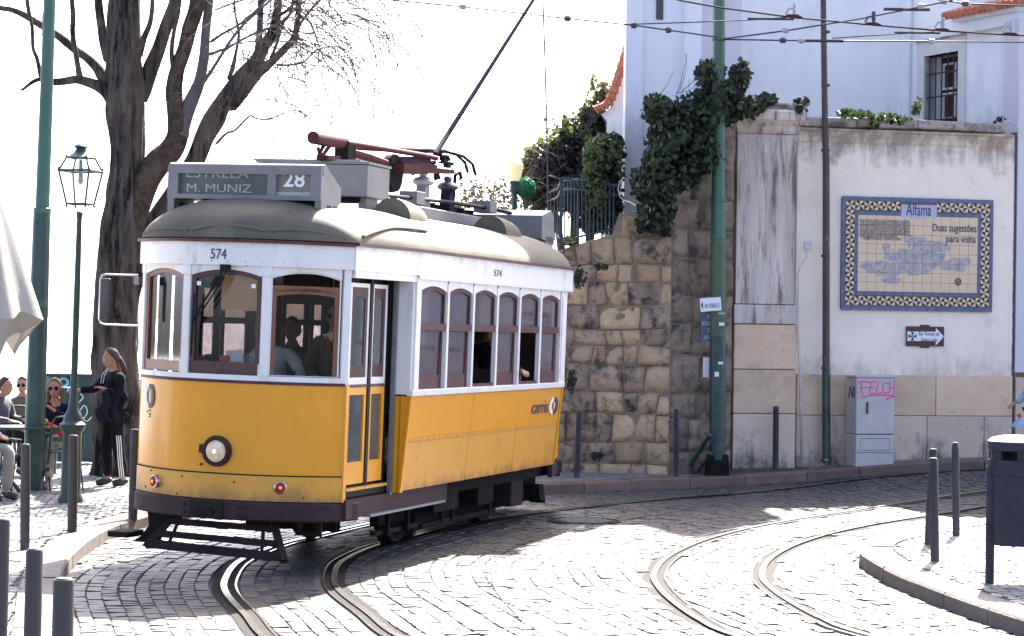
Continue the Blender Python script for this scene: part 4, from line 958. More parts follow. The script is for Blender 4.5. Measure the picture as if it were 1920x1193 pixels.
# ================================================================ LITTER BIN
g = gr(1858, 1096, .12); Yb = g.y; s_ = FPX / Yb
bn = thing('litter_bin', 'dark blue-grey round litter bin with pale domed lid on a post', 'litter bin', (g.x + 50 / s_, g.y + .05, g.z))
def zb(y): return at(1880, y, Yb).z - g.z
R = 54 / s_; z0, z1, z2, z3 = zb(1022), zb(863), zb(845), zb(828)
b = MB(); b.lathe([(R * .80, z0 + .01), (R * .93, z0), (R * .96, z0 + .03), (R * .99, z1 - .02), (R, z1)], (0, 0, 0), 40); b.build('drum', M['bin'], bn, smooth='auto')
b = MB(); b.lathe([(R * .985, z1 - .12), (R * 1.02, z1 - .115), (R * 1.02, z1 + .002), (R * .985, z1 + .006)], (0, 0, 0), 40); b.build('rim', M['bin'], bn, smooth='auto')
for k in range(6):
    th = k * pi / 3 + .5; MB().box((cos(th) * R * .93, sin(th) * R * .93, (z1 + z3) / 2), (.10, .015, z3 - z1), rz=th + pi / 2).build('lid_support', M['bin'], bn)
MB().lathe([(R * .55, z1), (R * .55, z3)], (0, 0, 0), 20).build('liner', M['black'], bn)
b = MB(); b.lathe([(R * 1.0, z2 + .0), (R * 1.03, z2 + .005), (R * 1.03, z3)], (0, 0, 0), 40); b.build('lid_band', M['bin'], bn, smooth='auto')
b = MB(); b.lathe([(R * 1.03, z3 + .001), (R * .9, z3 + .028), (R * .55, z3 + .045), (.01, z3 + .05)], (0, 0, 0), 40); b.build('lid', M['bin_lid'], bn, smooth='auto')
for sx in (-1, 1): b = MB(); b.tube([(sx * (R - .01), -.03, -.02), (sx * (R - .01), -.03, z1 - .05)], .036, 14); b.build('post', M['bin'], bn, smooth='auto')
# ================================================================ STREET CABINET
c0, c1, c2 = gr(1590, 864, .12), gr(1606, 869, .12), gr(1673, 866, .12)
sx0, _ = wl(1607, 868, .55); sx1, _ = wl(1673, 868, .45)
cb = thing('street_cabinet', 'grey utility cabinet with pink graffiti against the plastered wall', 'utility cabinet', W0 + PD * ((sx0 + sx1) / 2) + Vector((sin(PH), -cos(PH), 0)) * .30, PH - .02)
cw = (sx1 - sx0); zb0 = hz(5, 30) + .10
cz = lambda y: wl(1640, y, .5)[1]
zt_, zm_ = cz(708), cz(815)
o = MB().box((0, 0, (zm_ + zt_) / 2), (cw, .42, zt_ - zm_ - .01)).build('upper_body', M['cabinet'], cb); bevel(o, .012)
o = MB().box((0, .0, (zm_ + zb0) / 2), (cw, .42, zm_ - zb0)).build('base', M['cabinet'], cb); bevel(o, .012)
o = MB().box((0, 0, zt_ + .012), (cw + .03, .45, .03)).build('lid', M['cabinet'], cb); bevel(o, .01)
MB().box((0, 0, zm_), (cw - .02, .415, .02)).build('joint', M['seam'], cb)
MB().box((-cw * .22, -.218, cz(765)), (.028, .02, .16)).build('handle', M['seam'], cb)
for z0, z1 in ((cz(845), cz(822)),):
    b = MB(); b.ring([(-cw * .38, z0), (cw * .38, z0), (cw * .38, z1), (-cw * .38, z1)], [(-cw * .375, z0 + .006), (cw * .375, z0 + .006), (cw * .375, z1 - .006), (-cw * .375, z1 - .006)], lambda a, c, d: (a, d, c), -.213, -.21); b.build('panel_groove', M['seam'], cb)
MB().box((0, -.212, cz(849)), (cw - .02, .004, .008)).build('panel_groove', M['seam'], cb)
def strokes(parent, ls, f, r, m, name='graffiti'):
    b = MB()
    for l in ls: b.tube([Vector(f(*p)) for p in l] if len(l) < 3 else catmull([Vector(f(*p)) for p in l], 4), r, 5)
    return b.build(name, m, parent)
gz = lambda y: cz(y); fx = lambda x: (x - 1640) / 66 * cw
FEL = [[(1611, 718), (1616, 715), (1630, 717)], [(1617, 717), (1615, 730), (1619, 742)], [(1613, 728), (1628, 726)], [(1632, 718), (1630, 738), (1640, 737)], [(1631, 727), (1639, 726)], [(1631, 717), (1641, 716)], [(1645, 716), (1642, 737), (1651, 736)], [(1662, 718), (1655, 719), (1652, 728), (1655, 737), (1662, 735)], [(1665, 716), (1663, 738)], [(1672, 713), (1671, 744)], [(1664, 728), (1672, 727)], [(1616, 746), (1635, 741), (1672, 742), (1665, 745), (1658, 750)], [(1610, 716), (1613, 722)]]
strokes(cb, FEL, lambda x, y: (fx(x), -.204, gz(y)), .013, M['graf_pink'])
strokes(cb, [[(0.10, .12), (.02, .28), (-.04, .14), (-.1, .3)], [(-.12, .12), (-.14, .28)]], lambda x, y: (-cw / 2 - .002, x, zt_ - .42 + y), .008, M['graf_black'])
# ================================================================ SIGNS
sg = thing('direction_sign', 'small white WC PÚBLICO sign with blue arrow on the green pole', 'sign')
sc = Yp / FPX; sY = Yp - .14
a = at(1332.5, 571, sY)
tilt = Matrix.Rotation(radians(-5), 3, 'Y')
o = MB().box(a, (39 * sc, .02, 25 * sc), rot=tilt).build('board', M['sign_white'], sg)
rv, uv = tilt @ Vector((1, 0, 0)), tilt @ Vector((0, 0, 1))
b = MB(); b.prism([(-18.5, 0), (-14.5, 7), (-14.5, -8)], lambda x, z, d: a + rv * x * sc + uv * z * sc + Vector((0, d, 0)), -.014, -.011); b.build('arrow', M['sign_blue'], sg)
text('WC PÚBLICO', .082, M['sign_blue'], sg, a + rv * -11.5 * sc + uv * -6.5 * sc + Vector((0, -.012, 0)), rv, uv, fit=27.5 * sc)
for z in (11.5, -12): MB().tube([a + rv * -6 * sc + uv * z * sc + Vector((0, .03, 0)), a + rv * 9 * sc + uv * z * sc + Vector((0, .03, 0))], .012, 6).build('bracket', M['iron'], sg)
pq = thing('street_plaque', 'blue street-name plaque partly hidden behind the green pole', 'sign')
a = at(1333, 613, Yp + .135); MB().box(a, (38 * sc, .03, 54 * sc)).build('plate', M['plaque_blue'], pq)
for k, (t_, x_) in enumerate((('RUA', -8), ('NORBERTO', -17.5), ('DE', -7), ('ARAÚJO', -13))):
    text(t_, .088, M['graf_white'], pq, a + Vector((x_ * sc, -.017, (15 - k * 13) * sc)), (1, 0, 0), (0, 0, 1), fit=(len(t_) * 4.1) * sc)
nb = thing('notice', 'narrow white paper notice on the grey wall left of the green pole', 'notice')
a = at(1323.5, 689, Yp + .12); MB().box(a, (11 * sc, .02, 37 * sc)).build('sheet', M['sign_white'], nb)
for k in range(9): MB().box(a + Vector((0, -.012, (14 - k * 3.5) * sc)), (7 * sc * random.uniform(.6, 1), .003, .006)).build('print_line', M['graf_white'], nb)
# wall mounted arrow sign
bs0, bt0 = wl(1705, 612, .03); bs1, bt1 = wl(1775, 650, .03)
ar = wallroot('arrow_sign', 'brown and white arrow sign to the terrace bar below the tile panel', 'sign')
zc_ = (bt0 + bt1) / 2; hw = (bs1 - bs0) / 2; cx_ = (bs0 + bs1) / 2; hh_ = (bt0 - bt1) / 2
o = MB().box((cx_, .08, zc_), (hw * 2, .03, hh_ * 2)).build('board', M['sign_brown'], ar)
b = MB(); b.prism([(-.97 * hw, .48 * hh_), (.55 * hw, .48 * hh_), (.55 * hw, .88 * hh_), (.98 * hw, 0), (.55 * hw, -.92 * hh_), (.55 * hw, -.48 * hh_), (-.97 * hw, -.48 * hh_)], lambda x, z, d: (cx_ + x, d, zc_ + z), .058, .065); b.build('arrow', M['sign_white'], ar)
b = MB()
for k in range(4):
    th = k * pi / 2; c_, s2 = cos(th), sin(th); pl = [(0, 0), (.07, .027), (.055, 0), (.07, -.027)]
    b.prism([(x * c_ - z * s2 * .95, x * s2 + z * c_) for x, z in pl], lambda x, z, d: (cx_ - .70 * hw + x, d, zc_ + z), .054 - k * .0004, .057)
b.build('cross_emblem', M['graf_black'], ar)
text('Bar Terraço de', .078, M['graf_black'], ar, (cx_ - .36 * hw, .057, zc_ + .012), (1, 0, 0), (0, 0, 1), fit=1.08 * hw)
text('Santa Luzia', .078, M['graf_black'], ar, (cx_ - .24 * hw, .057, zc_ - .072), (1, 0, 0), (0, 0, 1), fit=.86 * hw)
for dz in (1.06, -1.06): MB().box((cx_, .09, zc_ + dz * hh_), (.14, .02, .03)).build('bracket', M['iron'], ar)
# ================================================================ TILE PANEL
def blue_tile():
    m = bpy.data.materials.new('tile_map'); m.use_nodes = True; N = m.node_tree.nodes; L = m.node_tree.links; b = N['Principled BSDF']; b.inputs['Roughness'].default_value = .28
    tc = N.new('ShaderNodeTexCoord'); tc.object = tp_root; vec = tc.outputs['Object']
    sep = N.new('ShaderNodeSeparateXYZ'); L.new(vec, sep.inputs[0])
    def mth(op, a, c=None, c2=None):
        x = N.new('ShaderNodeMath'); x.operation = op
        for s, v in zip(x.inputs, (a, c, c2)):
            if v is None: continue
            if hasattr(v, 'is_linked'): L.new(v, s)
            else: s.default_value = v
        return x.outputs[0]
    X, Z = sep.outputs[0], sep.outputs[2]     # panel: X -1..1 , Z -.6..0.6 (metres scaled below)
    def blob(cx, cz, rx, rz):
        dx = mth('DIVIDE', mth('SUBTRACT', X, cx), rx); dz = mth('DIVIDE', mth('SUBTRACT', Z, cz), rz)
        return mth('SUBTRACT', 1., mth('ADD', mth('MULTIPLY', dx, dx), mth('MULTIPLY', dz, dz)))
    f = blob(0, -.05, .55, .2)
    for a in BL: f = mth('MAXIMUM', f, blob(*a))
    t = N.new('ShaderNodeTexNoise'); t.inputs['Scale'].default_value = 5; t.inputs['Detail'].default_value = 6; L.new(vec, t.inputs['Vector'])
    f = mth('ADD', f, mth('MULTIPLY', mth('SUBTRACT', t.outputs['Fac'], .5), 2.2))
    v = N.new('ShaderNodeTexVoronoi'); v.feature = 'DISTANCE_TO_EDGE'; v.inputs['Scale'].default_value = 7; L.new(vec, v.inputs['Vector'])
    streets = N.new('ShaderNodeMapRange'); streets.inputs[1].default_value = .0; streets.inputs[2].default_value = .035; L.new(v.outputs['Distance'], streets.inputs[0])
    mr = N.new('ShaderNodeMapRange'); mr.inputs[1].default_value = .15; mr.inputs[2].default_value = .4; L.new(f, mr.inputs[0])
    t2 = N.new('ShaderNodeTexNoise'); t2.inputs['Scale'].default_value = 14; L.new(vec, t2.inputs['Vector'])
    fac = mth('MULTIPLY', mth('MULTIPLY', mr.outputs[0], streets.outputs[0]), mth('MULTIPLY', t2.outputs['Fac'], 1.35))
    mx = N.new('ShaderNodeMix'); mx.data_type = 'RGBA'; L.new(fac, mx.inputs[0]); mx.inputs[6].default_value = (.70, .52, .34, 1); mx.inputs[7].default_value = (.22, .24, .34, 1)
    L.new(mx.outputs[2], b.inputs['Base Color']); return m
pc = wl(1727.5, 477, .07)
tp_root = thing('tile_panel', 'painted ceramic tile panel titled Alfama with chequered pinwheel border on the plastered wall', 'tile panel', W0 + PD * pc[0] + Vector((sin(PH), -cos(PH), 0)) * -.06 + Vector((0, 0, pc[1])), PH)
pw_ = wl(1870, 477, .07)[0] - wl(1585, 477, .07)[0]; ph_ = wl(1727, 375, .07)[1] - wl(1727, 580, .07)[1]
kx = pw_ / 1050; kz = ph_ / 745           # z3-zoom pixels -> metres
def T3(x, y): return ((x - 607) * kx, (459 - y) * kz)
BL = []
for (x, y, rx, ry) in ((380, 560, 190, 60), (600, 420, 90, 110), (720, 420, 120, 70), (620, 540, 160, 70), (860, 530, 130, 50), (900, 500, 110, 30), (430, 640, 90, 30), (390, 415, 28, 32), (560, 360, 60, 40)):
    p = T3(x, y); BL.append((p[0], p[1], rx * kx, ry * kz))
M['tile_map'] = blue_tile()
o = MB().box((0, .02, 0), (pw_, .025, ph_)).build('backing', M['grout'], tp_root)
XF = lambda a, c, d: (a, d, c)
tw, tz_ = 60.2 * kx, 62.5 * kz
meT = {}
def tile_me(key, build):
    if key not in meT:
        b = MB(); mats = build(b); me = bpy.data.meshes.new('tile'); me.from_pydata(b.v, [], b.f)
        for m in mats: me.materials.append(m)
        if len(mats) > 1: me.polygons.foreach_set('material_index', b.m)
        me.update(); meT[key] = me
    return meT[key]
def pin(b):
    # two by two pinwheel quarters
    w_, h_ = tw * .485, tz_ * .485; vs = []; fs = []; ms = []
    for i in range(2):
        for j in range(2):
            x0, z0 = -w_ + i * w_, -h_ + j * h_; x1, z1 = x0 + w_, z0 + h_
            if (i + j) % 2: t1, t2 = [(x0, z0), (x1, z0), (x0, z1)], [(x1, z0), (x1, z1), (x0, z1)]
            else: t1, t2 = [(x0, z0), (x1, z0), (x1, z1)], [(x0, z0), (x1, z1), (x0, z1)]
            sw_ = (i == j) ^ (j == 0)
            for t, mi in ((t1, 0 if sw_ else 1), (t2, 1 if sw_ else 0)): b.add([(x, -.004, z) for x, z in t], [(0, 1, 2)], mi)
    b.box((0, 0, 0), (w_ * 2, .006, h_ * 2), mi=1); return [M['tile_black'], M['tile_cream']]
def plain(w_, h_, m):
    def f(b): b.box((0, 0, 0), (w_ * .968, .008, h_ * .968)); return [m]
    return f
def put(me, x, z, y=0.):
    o = bpy.data.objects.new('tile', me); link(o, tp_root); o.location = (x, y + random.uniform(-.0015, .0015), z); o.rotation_euler = (random.uniform(-.006, .006), 0, random.uniform(-.006, .006)); return o
pm = tile_me('pin', pin)
XA, XB, YA, YB = 109, 1108, 100, 812
nx = 16; ny = 11; tw = (XB - XA) / nx * kx; tz_ = (YB - YA) / ny * kz
for i in range(nx):
    for j in (0, ny - 1):
        if j == 0 and 6 <= i <= 9: continue
        p = T3(XA + (i + .5) * (XB - XA) / nx, YA + (j + .5) * (YB - YA) / ny); put(pm, *p)
for j in range(1, ny - 1):
    for i in (0, nx - 1):
        p = T3(XA + (i + .5) * (XB - XA) / nx, YA + (j + .5) * (YB - YA) / ny); put(pm, *p)
# blue outer and inner edging tiles
def edge(x0, y0, x1, y1, n, hor, key):
    for k in range(n):
        if hor: xa, xb, ya, yb = x0 + (x1 - x0) * k / n, x0 + (x1 - x0) * (k + 1) / n, y0, y1
        else: xa, xb, ya, yb = x0, x1, y0 + (y1 - y0) * k / n, y0 + (y1 - y0) * (k + 1) / n
        me = tile_me(key, plain((xb - xa) * kx, (yb - ya) * kz, M['tile_blue'])); put(me, *T3((xa + xb) / 2, (ya + yb) / 2))
edge(83, 72, 1132, 98, 16, True, 'eo'); edge(83, 814, 1132, 846, 16, True, 'eo2'); edge(83, 98, 107, 814, 10, False, 'ev'); edge(1110, 98, 1132, 814, 10, False, 'ev2')
edge(172, 170, 1045, 196, 13, True, 'ei'); edge(172, 718, 1045, 742, 13, True, 'ei2'); edge(172, 196, 192, 718, 8, False, 'ej'); edge(1025, 196, 1045, 718, 8, False, 'ej2')
ix0, ix1, iy0, iy1 = 193, 1024, 197, 717
for i in range(13):
    for j in range(8):
        w_, h_ = (ix1 - ix0) / 13, (iy1 - iy0) / 8; put(tile_me('in', plain(w_ * kx, h_ * kz, M['tile_map'])), *T3(ix0 + (i + .5) * w_, iy0 + (j + .5) * h_))
for k in range(4):
    put(tile_me('ti', plain(62 * kx, 92 * kz, M['tile_lilac'])), *T3(487 + 31 + k * 62, 118 + 46), -.004)
def pt(body, size, x, y, m='ink_blue', depth=.003, **k): p = T3(x, y); text(body, size, M[m], tp_root, (p[0], -.012, p[1]), (1, 0, 0), (0, 0, 1), depth=depth, **k)
pt('Alfama', .25, 522, 192, fit=172 * kx); pt('Duas sugestões', .155, 704, 297, fit=305 * kx); pt('para visita', .155, 800, 370, fit=205 * kx)
for k, l in enumerate(('AOS PES DE SANTA LUZIA AMALIA-SE A ALFAMA,', 'COM OS TELHADOS EM PERGOLA CONTINUA TUDO EM', 'FRAGMENTO DE AGUA-FORTE, ALEM UM PEDACO DE AGUA', 'ALI A LESTE CORPO ALFAMA, CINZENTO, SALPICADO', 'DE ROSA E VERDE; ESTE-IA AINTACO A FRONTEIRA URBANA', 'DE SANTO ESTEVAO, CORO QUE A AUMENTAM AGUELA NA', 'GRAVE URBANIZIA DOS PATEOS DE LABIRINTOS.', '        NORBERTO DE ARAUJO, "LEGENDAS DE LISBOA"')):
    pt(l, .052, 203, 243 + k * 17.5, fit=(345 if k < 6 else 262) * kx, depth=.001)
p = T3(889, 640); b = MB(); b.ring([(cos(t * pi / 12) * 22 * kx * (1 + .1 * (t % 2)), sin(t * pi / 12) * 26 * kz * (1 + .1 * (t % 2))) for t in range(24)], [(cos(t * pi / 12) * 12 * kx, sin(t * pi / 12) * 15 * kz) for t in range(24)], lambda a, c, d: (p[0] + a, d, p[1] + c), -.010, -.007); b.lathe([(.02, -.001), (.02, .001)], (p[0], -.009, p[1]), 10, axis=Matrix.Rotation(pi / 2, 3, 'X')); b.build('round_emblem', M['wood_orange'], tp_root)
# rust run marks and small hardware are left to the plaster material
# ================================================================ OVERHEAD WIRES
kc = thing('loose_cable', 'white cable looping down the left corner of the church tower', 'cable'); MB().tube([at(1169, 333, 29.5), at(1162, 342, 29.4), at(1159, 355, 29.4), at(1162, 368, 29.4), at(1170, 376, 29.4), at(1182, 379, 29.2), at(1192, 386, 29.0)], .009, 6).build('cable', M['white_pipe'], kc)
kc = thing('loose_cable', 'white cable bending over the right end of the coping', 'cable'); MB().tube([at(1880, 228, 30.4), at(1893, 226, 30.4), at(1906, 233, 30.3), at(1915, 250, 30.3), at(1925, 270, 30.3)], .008, 6).build('cable', M['white_pipe'], kc)
def wire(label, pts, r=.012, m='wire', sag=0, hw=()):
    t = thing('overhead_wire', label, 'wire'); P = [at(*p) for p in pts]
    b = MB(); b.tube(P, r, 6); b.build('cable', M[m], t, smooth=True)
    for (x, y, Y, kind) in hw:
        p = at(x, y, Y)
        if kind == 'bead':
            MB().lathe([(.012, -.05), (.035, -.035), (.04, 0), (.035, .035), (.012, .05)], p, 10, axis=Matrix.Rotation(pi / 2, 3, 'Y')).build('insulator', M['insul'] if random.random() < .5 else M['insul_dark'], t)
        elif kind == 'wrap': MB().tube([p - Vector((.3, 0, 0)), p + Vector((.3, 0, 0))], r * 1.9, 6).build('splice', M['wire'], t)
        else:
            bb = MB(); bb.box(p + Vector((0, 0, .0)), (.26, .03, .035), top=(.5, 1)); bb.build('clamp_plate', M['wire_copper'], t)
            bb = MB(); bb.tube([p + Vector((-.09, 0, .02)), p + Vector((-.05, 0, .09)), p + Vector((.02, 0, .10))], .014, 6); bb.lathe([(.02, 0), (.03, .05), (.018, .08), (.03, .11), (.02, .14)], p + Vector((.02, 0, .02)), 10); bb.build('hanger', M['insul'] if kind == 'w' else M['insul_dark'], t)
    return t
wire('copper contact wire descending across the church with four hangers', [(1180, -22, 27), (1280, 2, 27), (1347, 14, 27), (1486, 33, 27.2), (1635, 47, 27.4), (1765, 58, 27.6), (1895, 66, 27.8), (1990, 70, 28)], .012, 'wire_copper', hw=[(1486, 30, 27.2, 'w'), (1635, 45, 27.4, 'd'), (1765, 56, 27.6, 'w'), (1893, 64, 27.8, 'w')])
wire('span wire running level from the green pole to the right edge', [(1350, 74, 28.9), (1470, 76, 29), (1545, 77, 29), (1700, 77.5, 29), (1990, 80, 29)], .011, hw=[(1468, 76, 29, 'bead'), (1503, 76.5, 29, 'bead'), (1747, 78, 29, 'bead'), (1540, 77, 29, 'wrap')])
wire('span wire rising from the green pole to the upper right', [(1350, 74, 28.9), (1472, 58, 28.5), (1616, 35, 28), (1760, 6, 27.6), (1850, -14, 27)], .011, hw=[(1473, 57, 28.5, 'bead'), (1727, 12, 27.7, 'bead'), (1700, 18, 27.8, 'wrap')])
wire('twisted stay wire leading from the left to the first hanger', [(1180, 46, 28), (1300, 42, 28), (1420, 37, 28), (1475, 33, 27.3)], .008, hw=[(1445, 36, 27.6, 'wrap')])
wire('stay wire from the tower to the second pair of hangers', [(1560, 72, 28), (1700, 63, 28), (1752, 60, 27.6)], .007, hw=[(1720, 62, 27.8, 'wrap')])
wire('wire from the upper right corner crossing the red eave', [(1700, -10, 28), (1810, 7, 28), (1990, 14, 28)], .011, hw=[(1810, 7, 28, 'bead'), (1770, 3, 28, 'bead')])
wire('wire drooping across the white sky from the upper left to the green pole', [(700, -3, 28), (868, 13, 28), (1064, 35, 28.3), (1190, 48, 28.6), (1255, 57, 28.7), (1345, 70, 28.9)], .011, hw=[(868, 13, 28, 'bead'), (1064, 35, 28.3, 'bead'), (1188, 48, 28.6, 'bead'), (1253, 57, 28.7, 'bead')])
mast = thing('thin_mast', 'thin pale mast far away between the tree twigs and the tram', 'mast'); b = MB(); b.tube([at(571, 420, 60), at(572.5, 128, 60)], [.022, .014], 6); b.build('mast_pole', M['wire_copper'], mast); MB().lathe([(.01, -.05), (.05, 0), (.01, .05)], at(572.5, 126, 60), 8).build('finial', M['wire'], mast)
# ================================================================ TRAM
tram = thing('tram', 'yellow and white vintage tram with lit headlight rounding the bend', 'tram')
TH = atan((2284 - 960) / FPX); pit = radians(-.36); lean = radians(1.3)
ta = Vector((sin(TH) * cos(pit), cos(TH) * cos(pit), sin(pit))); tr0 = Vector((cos(TH), -sin(TH), 0)); tu0 = tr0.cross(ta)
trr = tr0 * cos(lean) - tu0 * sin(lean); tup = trr.cross(ta)
gw = gr(733, 1017); tO = gw - trr * .45 + Vector((0, 0, .004))
TM = Matrix.Identity(4)
for i in range(3): TM[i][0], TM[i][1], TM[i][2] = trr[i], ta[i], tup[i]
TM.translation = tO; tram.matrix_world = TM
def tl(px, py, ax, val):
    n = (trr, ta, tup)[ax]; r = ray(px, py); t = (val - (CP - tO).dot(n)) / r.dot(n); p = CP + r * t - tO
    return Vector((p.dot(trr), p.dot(ta), p.dot(tup)))
HL = .935
def FA(x): return -2.62 - .42 * (1 - min(1., abs(x) / (HL if x < 0 else 1.)) ** 2.3)
NA = 28
ARC = [(-HL + (1 + HL) * i / NA, FA(-HL + (1 + HL) * i / NA)) for i in range(NA + 1)]
def AI(x): return max(0, min(NA, int(round((x + HL) / (1 + HL) * NA))))
def lsc(y): return .925 + .075 * sm((y + 2.5) / 1.2)
def nrm2(P, i):
    a = Vector(P[max(0, i - 1)]); b_ = Vector(P[min(len(P) - 1, i + 1)]); t = (b_ - a).normalized(); return Vector((t.y, -t.x))
def strip(P, z0, z1, o0, o1, name, m, parent=tram, smooth='auto', zf=None):
    """extruded band following plan polyline P (outward = right of travel), from offset o0 (inner) to o1 (outer)"""
    b = MB(); n = len(P); vs = []
    for i, p in enumerate(P):
        nn = nrm2(P, i); p = Vector(p)
        for o_, z in ((o0, z0), (o1, z0), (o1, z1), (o0, z1)): q = p + nn * o_; vs.append((q.x, q.y, z))
    fs = [(i * 4 + j, i * 4 + (j + 1) % 4, (i + 1) * 4 + (j + 1) % 4, (i + 1) * 4 + j) for i in range(n - 1) for j in range(4)] + [(0, 1, 2, 3), tuple((n - 1) * 4 + j for j in (3, 2, 1, 0))]
    b.add(vs, fs); return b.build(name, M[m] if isinstance(m, str) else m, parent, smooth=smooth)
def tb(c, d, name, m, parent=None, bev=0, **k):
    o = MB().box(c, d, **k).build(name, M[m], parent or tram)
    if bev: bevel(o, bev, 2)
    return o
RARC = [(x * .86, 4.08 + (-FA(x) - 2.62)) for x, _ in reversed(ARC)]
LS = [(-1.17, 3.12), (-1.17, -1.60)]
FULLF = [(-1.19, 3.12), (-1.19, -1.55), (-1.03, -2.60)] + [(x, y) for x, y in ARC[1:-1]] + [(1.03, -2.60), (1.19, -1.55), (1.19, 3.12), (.93, 4.1)] + [(x, y) for x, y in RARC[1:-1]] + [(-1.04, 4.55), (-1.19, 3.12)]
# --- front dash
dash = strip(ARC, .80, 1.585, -.03, 0, 'dash_panel', 'yellow')
strip(ARC, .60, .815, -.03, .012, 'apron_panel', 'yellow2')
strip(ARC, .812, .822, -.02, .016, 'dash_seam', 'under_brown')
strip(ARC, 1.585, 1.612, -.03, .012, 'belt_line', 'maroon')
strip(ARC, 1.612, 1.655, -.04, .03, 'window_sill', 'tram_white')
PB = [(-.955, -2.35)] + ARC[1:-1] + [(1.02, -2.35)]
o = strip(PB, .43, .595, -.05, .055, 'bumper', 'maroon_dull'); bevel(o, .02, 3)
for k, x in enumerate((-.80, -.74, -.24, .27, .33)):
    y = FA(x) - .058
    for z in (.475, .545): MB().lathe([(.013, 0), (.011, .008)], (x, y, z), 8, axis=Matrix.Rotation(pi / 2, 3, 'X')).build('rivet', M['under_brown'], tram)
o = tb((-.02, FA(0) - .07, .515), (.30, .03, .15), 'coupling_plate', 'under_brown', bev=.008); tb((-.02, FA(0) - .095, .50), (.16, .03, .045), 'coupling_slot', 'black')
# corner edges of dash returning to the door and to the left side
tb((1.0, -2.60, 1.10), (.045, .06, 1.0), 'corner_post', 'yellow'); 
strip([(-1.19, 3.12), (-1.15, -1.55), (-.955, -2.6)], .60, 1.49, -.03, 0, 'left_side_panel', 'yellow')
strip([(-1.19, 3.12), (-1.15, -1.55), (-.955, -2.6)], 1.49, 1.56, -.03, .01, 'left_sill', 'tram_white')
for y0, y1 in [(-1.4 + k * .717, -1.4 + (k + 1) * .717) for k in range(6)]:
    x = -1.17 if y0 > -1.6 else -1.08; tb((x, y0 - .02, 2.05), (.05, .07, 1.02), 'left_pillar', 'tram_white')
tb((-1.17, 3.0, 2.05), (.05, .26, 1.02), 'left_pillar', 'tram_white')
# --- front windows
def archpts(w_, z0, z1, rise, ins=0., insb=None, k=12):
    insb = ins if insb is None else insb
    P = [(ins, z0 + insb), (w_ - ins, z0 + insb)]
    for i in range(k + 1):
        s = w_ - ins - (w_ - 2 * ins) * i / k; P.append((s, z1 - ins + rise * (1 - (2 * s / w_ - 1) ** 2)))
    return P
def window(A, B, z0, z1, rise, fw, mfr, gl='glass', name='front_window', fb=None, d0=-.045, d1=-.005, z2=None, spm='tram_white', pane=True, parent=tram):
    A = Vector(A); B = Vector(B); L_ = (B - A).length; t = (B - A).normalized(); nn = Vector((t.y, -t.x))
    fm = lambda s, z, d: (A.x + t.x * s + nn.x * d, A.y + t.y * s + nn.y * d, z)
    b = MB(); o_ = archpts(L_, z0, z1, rise); i_ = archpts(L_, z0, z1, rise, fw, fb); b.ring(o_, i_, fm, d0, d1)
    w_ = b.build(name, M[mfr], parent); 
    if pane: b = MB(); b.prism(i_, fm, (d0 + d1) / 2 - .002, (d0 + d1) / 2 + .002); b.build('pane', M[gl], w_)
    if z2:
        b = MB(); arc = o_[2:]; n = len(arc)
        for k in range(n - 1):
            (s0, q0), (s1, q1) = arc[k], arc[k + 1]; b.prism([(s1, q1), (s0, q0), (s0, z2), (s1, z2)], fm, d0 + .01, d1 + .018)
        b.build('window_head', M[spm], parent)
    return w_, fm
PX_ = [-.92, -.32, .405, .985]
ZT = 2.60
def onarc(x): return (x, FA(x))
wL, _ = window(onarc(-.90), onarc(-.36), 1.66, 2.49, .055, .04, 'wood_orange', fb=.09, z2=ZT)
wC, fC = window(onarc(-.28), onarc(.365), 1.66, 2.49, .055, .04, 'wood_dark', fb=.10, z2=ZT)
wR, fR = window(onarc(.445), onarc(.955), 1.66, 2.49, .055, .012, 'tram_white', fb=.005, z2=ZT, pane=False)
A_, B_ = onarc(.45), onarc(.95)
wR2, _ = window(A_, B_, 1.655, 2.37, .035, .045, 'wood_orange', fb=.002, d0=-.055, d1=-.012, name='driver_sash', parent=tram)
b = MB(); t_ = (Vector(B_) - Vector(A_)); Lr = t_.length; t_.normalize(); n_ = Vector((t_.y, -t_.x)); fm = lambda s, z, d: (A_[0] + t_.x * s + n_.x * d, A_[1] + t_.y * s + n_.y * d, z)
b.prism([(0, 2.375), (Lr, 2.375), (Lr, 2.425), (0, 2.425)], fm, -.055, -.012); b.build('transom', M['wood_orange'], wR2)
for k, x in enumerate(PX_):
    xx = x; y = FA(x); nn = nrm2(ARC, AI(x)); a2 = math.atan2(nn.x, -nn.y)
    o = tb((xx, y + .012, 2.12), (.078 if 0 < k < 3 else .065, .05, .96), 'window_post', 'tram_white', rz=a2, bev=.006)
    for z in ((1.70, 2.545) if 0 < k < 3 else ()):
        tb((xx + nn.x * .018, y + .012 + nn.y * .03, z), (.09 if 0 < k < 3 else .07, .016, .10), 'post_plate', 'tram_white', rz=a2, bev=.002)
# fascia / letterboard all round, following the roof plan
FF = [(-.965, -2.60)] + ARC[1:-1] + [(1.03, -2.60)]
fascia = strip(FF, ZT - .02, 2.775, -.04, .035, 'front_fascia', 'tram_white')
fs_ = strip([(1.055, -2.61), (1.215, -1.52), (1.215, 3.14), (1.19, 3.38)], 2.575, 2.785, -.05, 0, 'side_fascia', 'tram_white')
strip([(1.05, -2.59), (1.20, -1.52)], 2.515, 2.575, -.05, .0, 'door_header', 'tram_white')
strip([(1.19, -1.50), (1.20, 3.14), (1.17, 3.36)], 2.545, 2.58, -.05, .03, 'drip_moulding', 'tram_white')
strip([(1.16, 3.36), (.88, 4.08)], 2.52, 2.785, -.05, .0, 'rear_fascia', 'tram_white')
strip([(-1.19, 3.14), (-1.17, -1.55), (-.98, -2.6)], 2.50, 2.785, -.05, .0, 'left_fascia', 'tram_white')
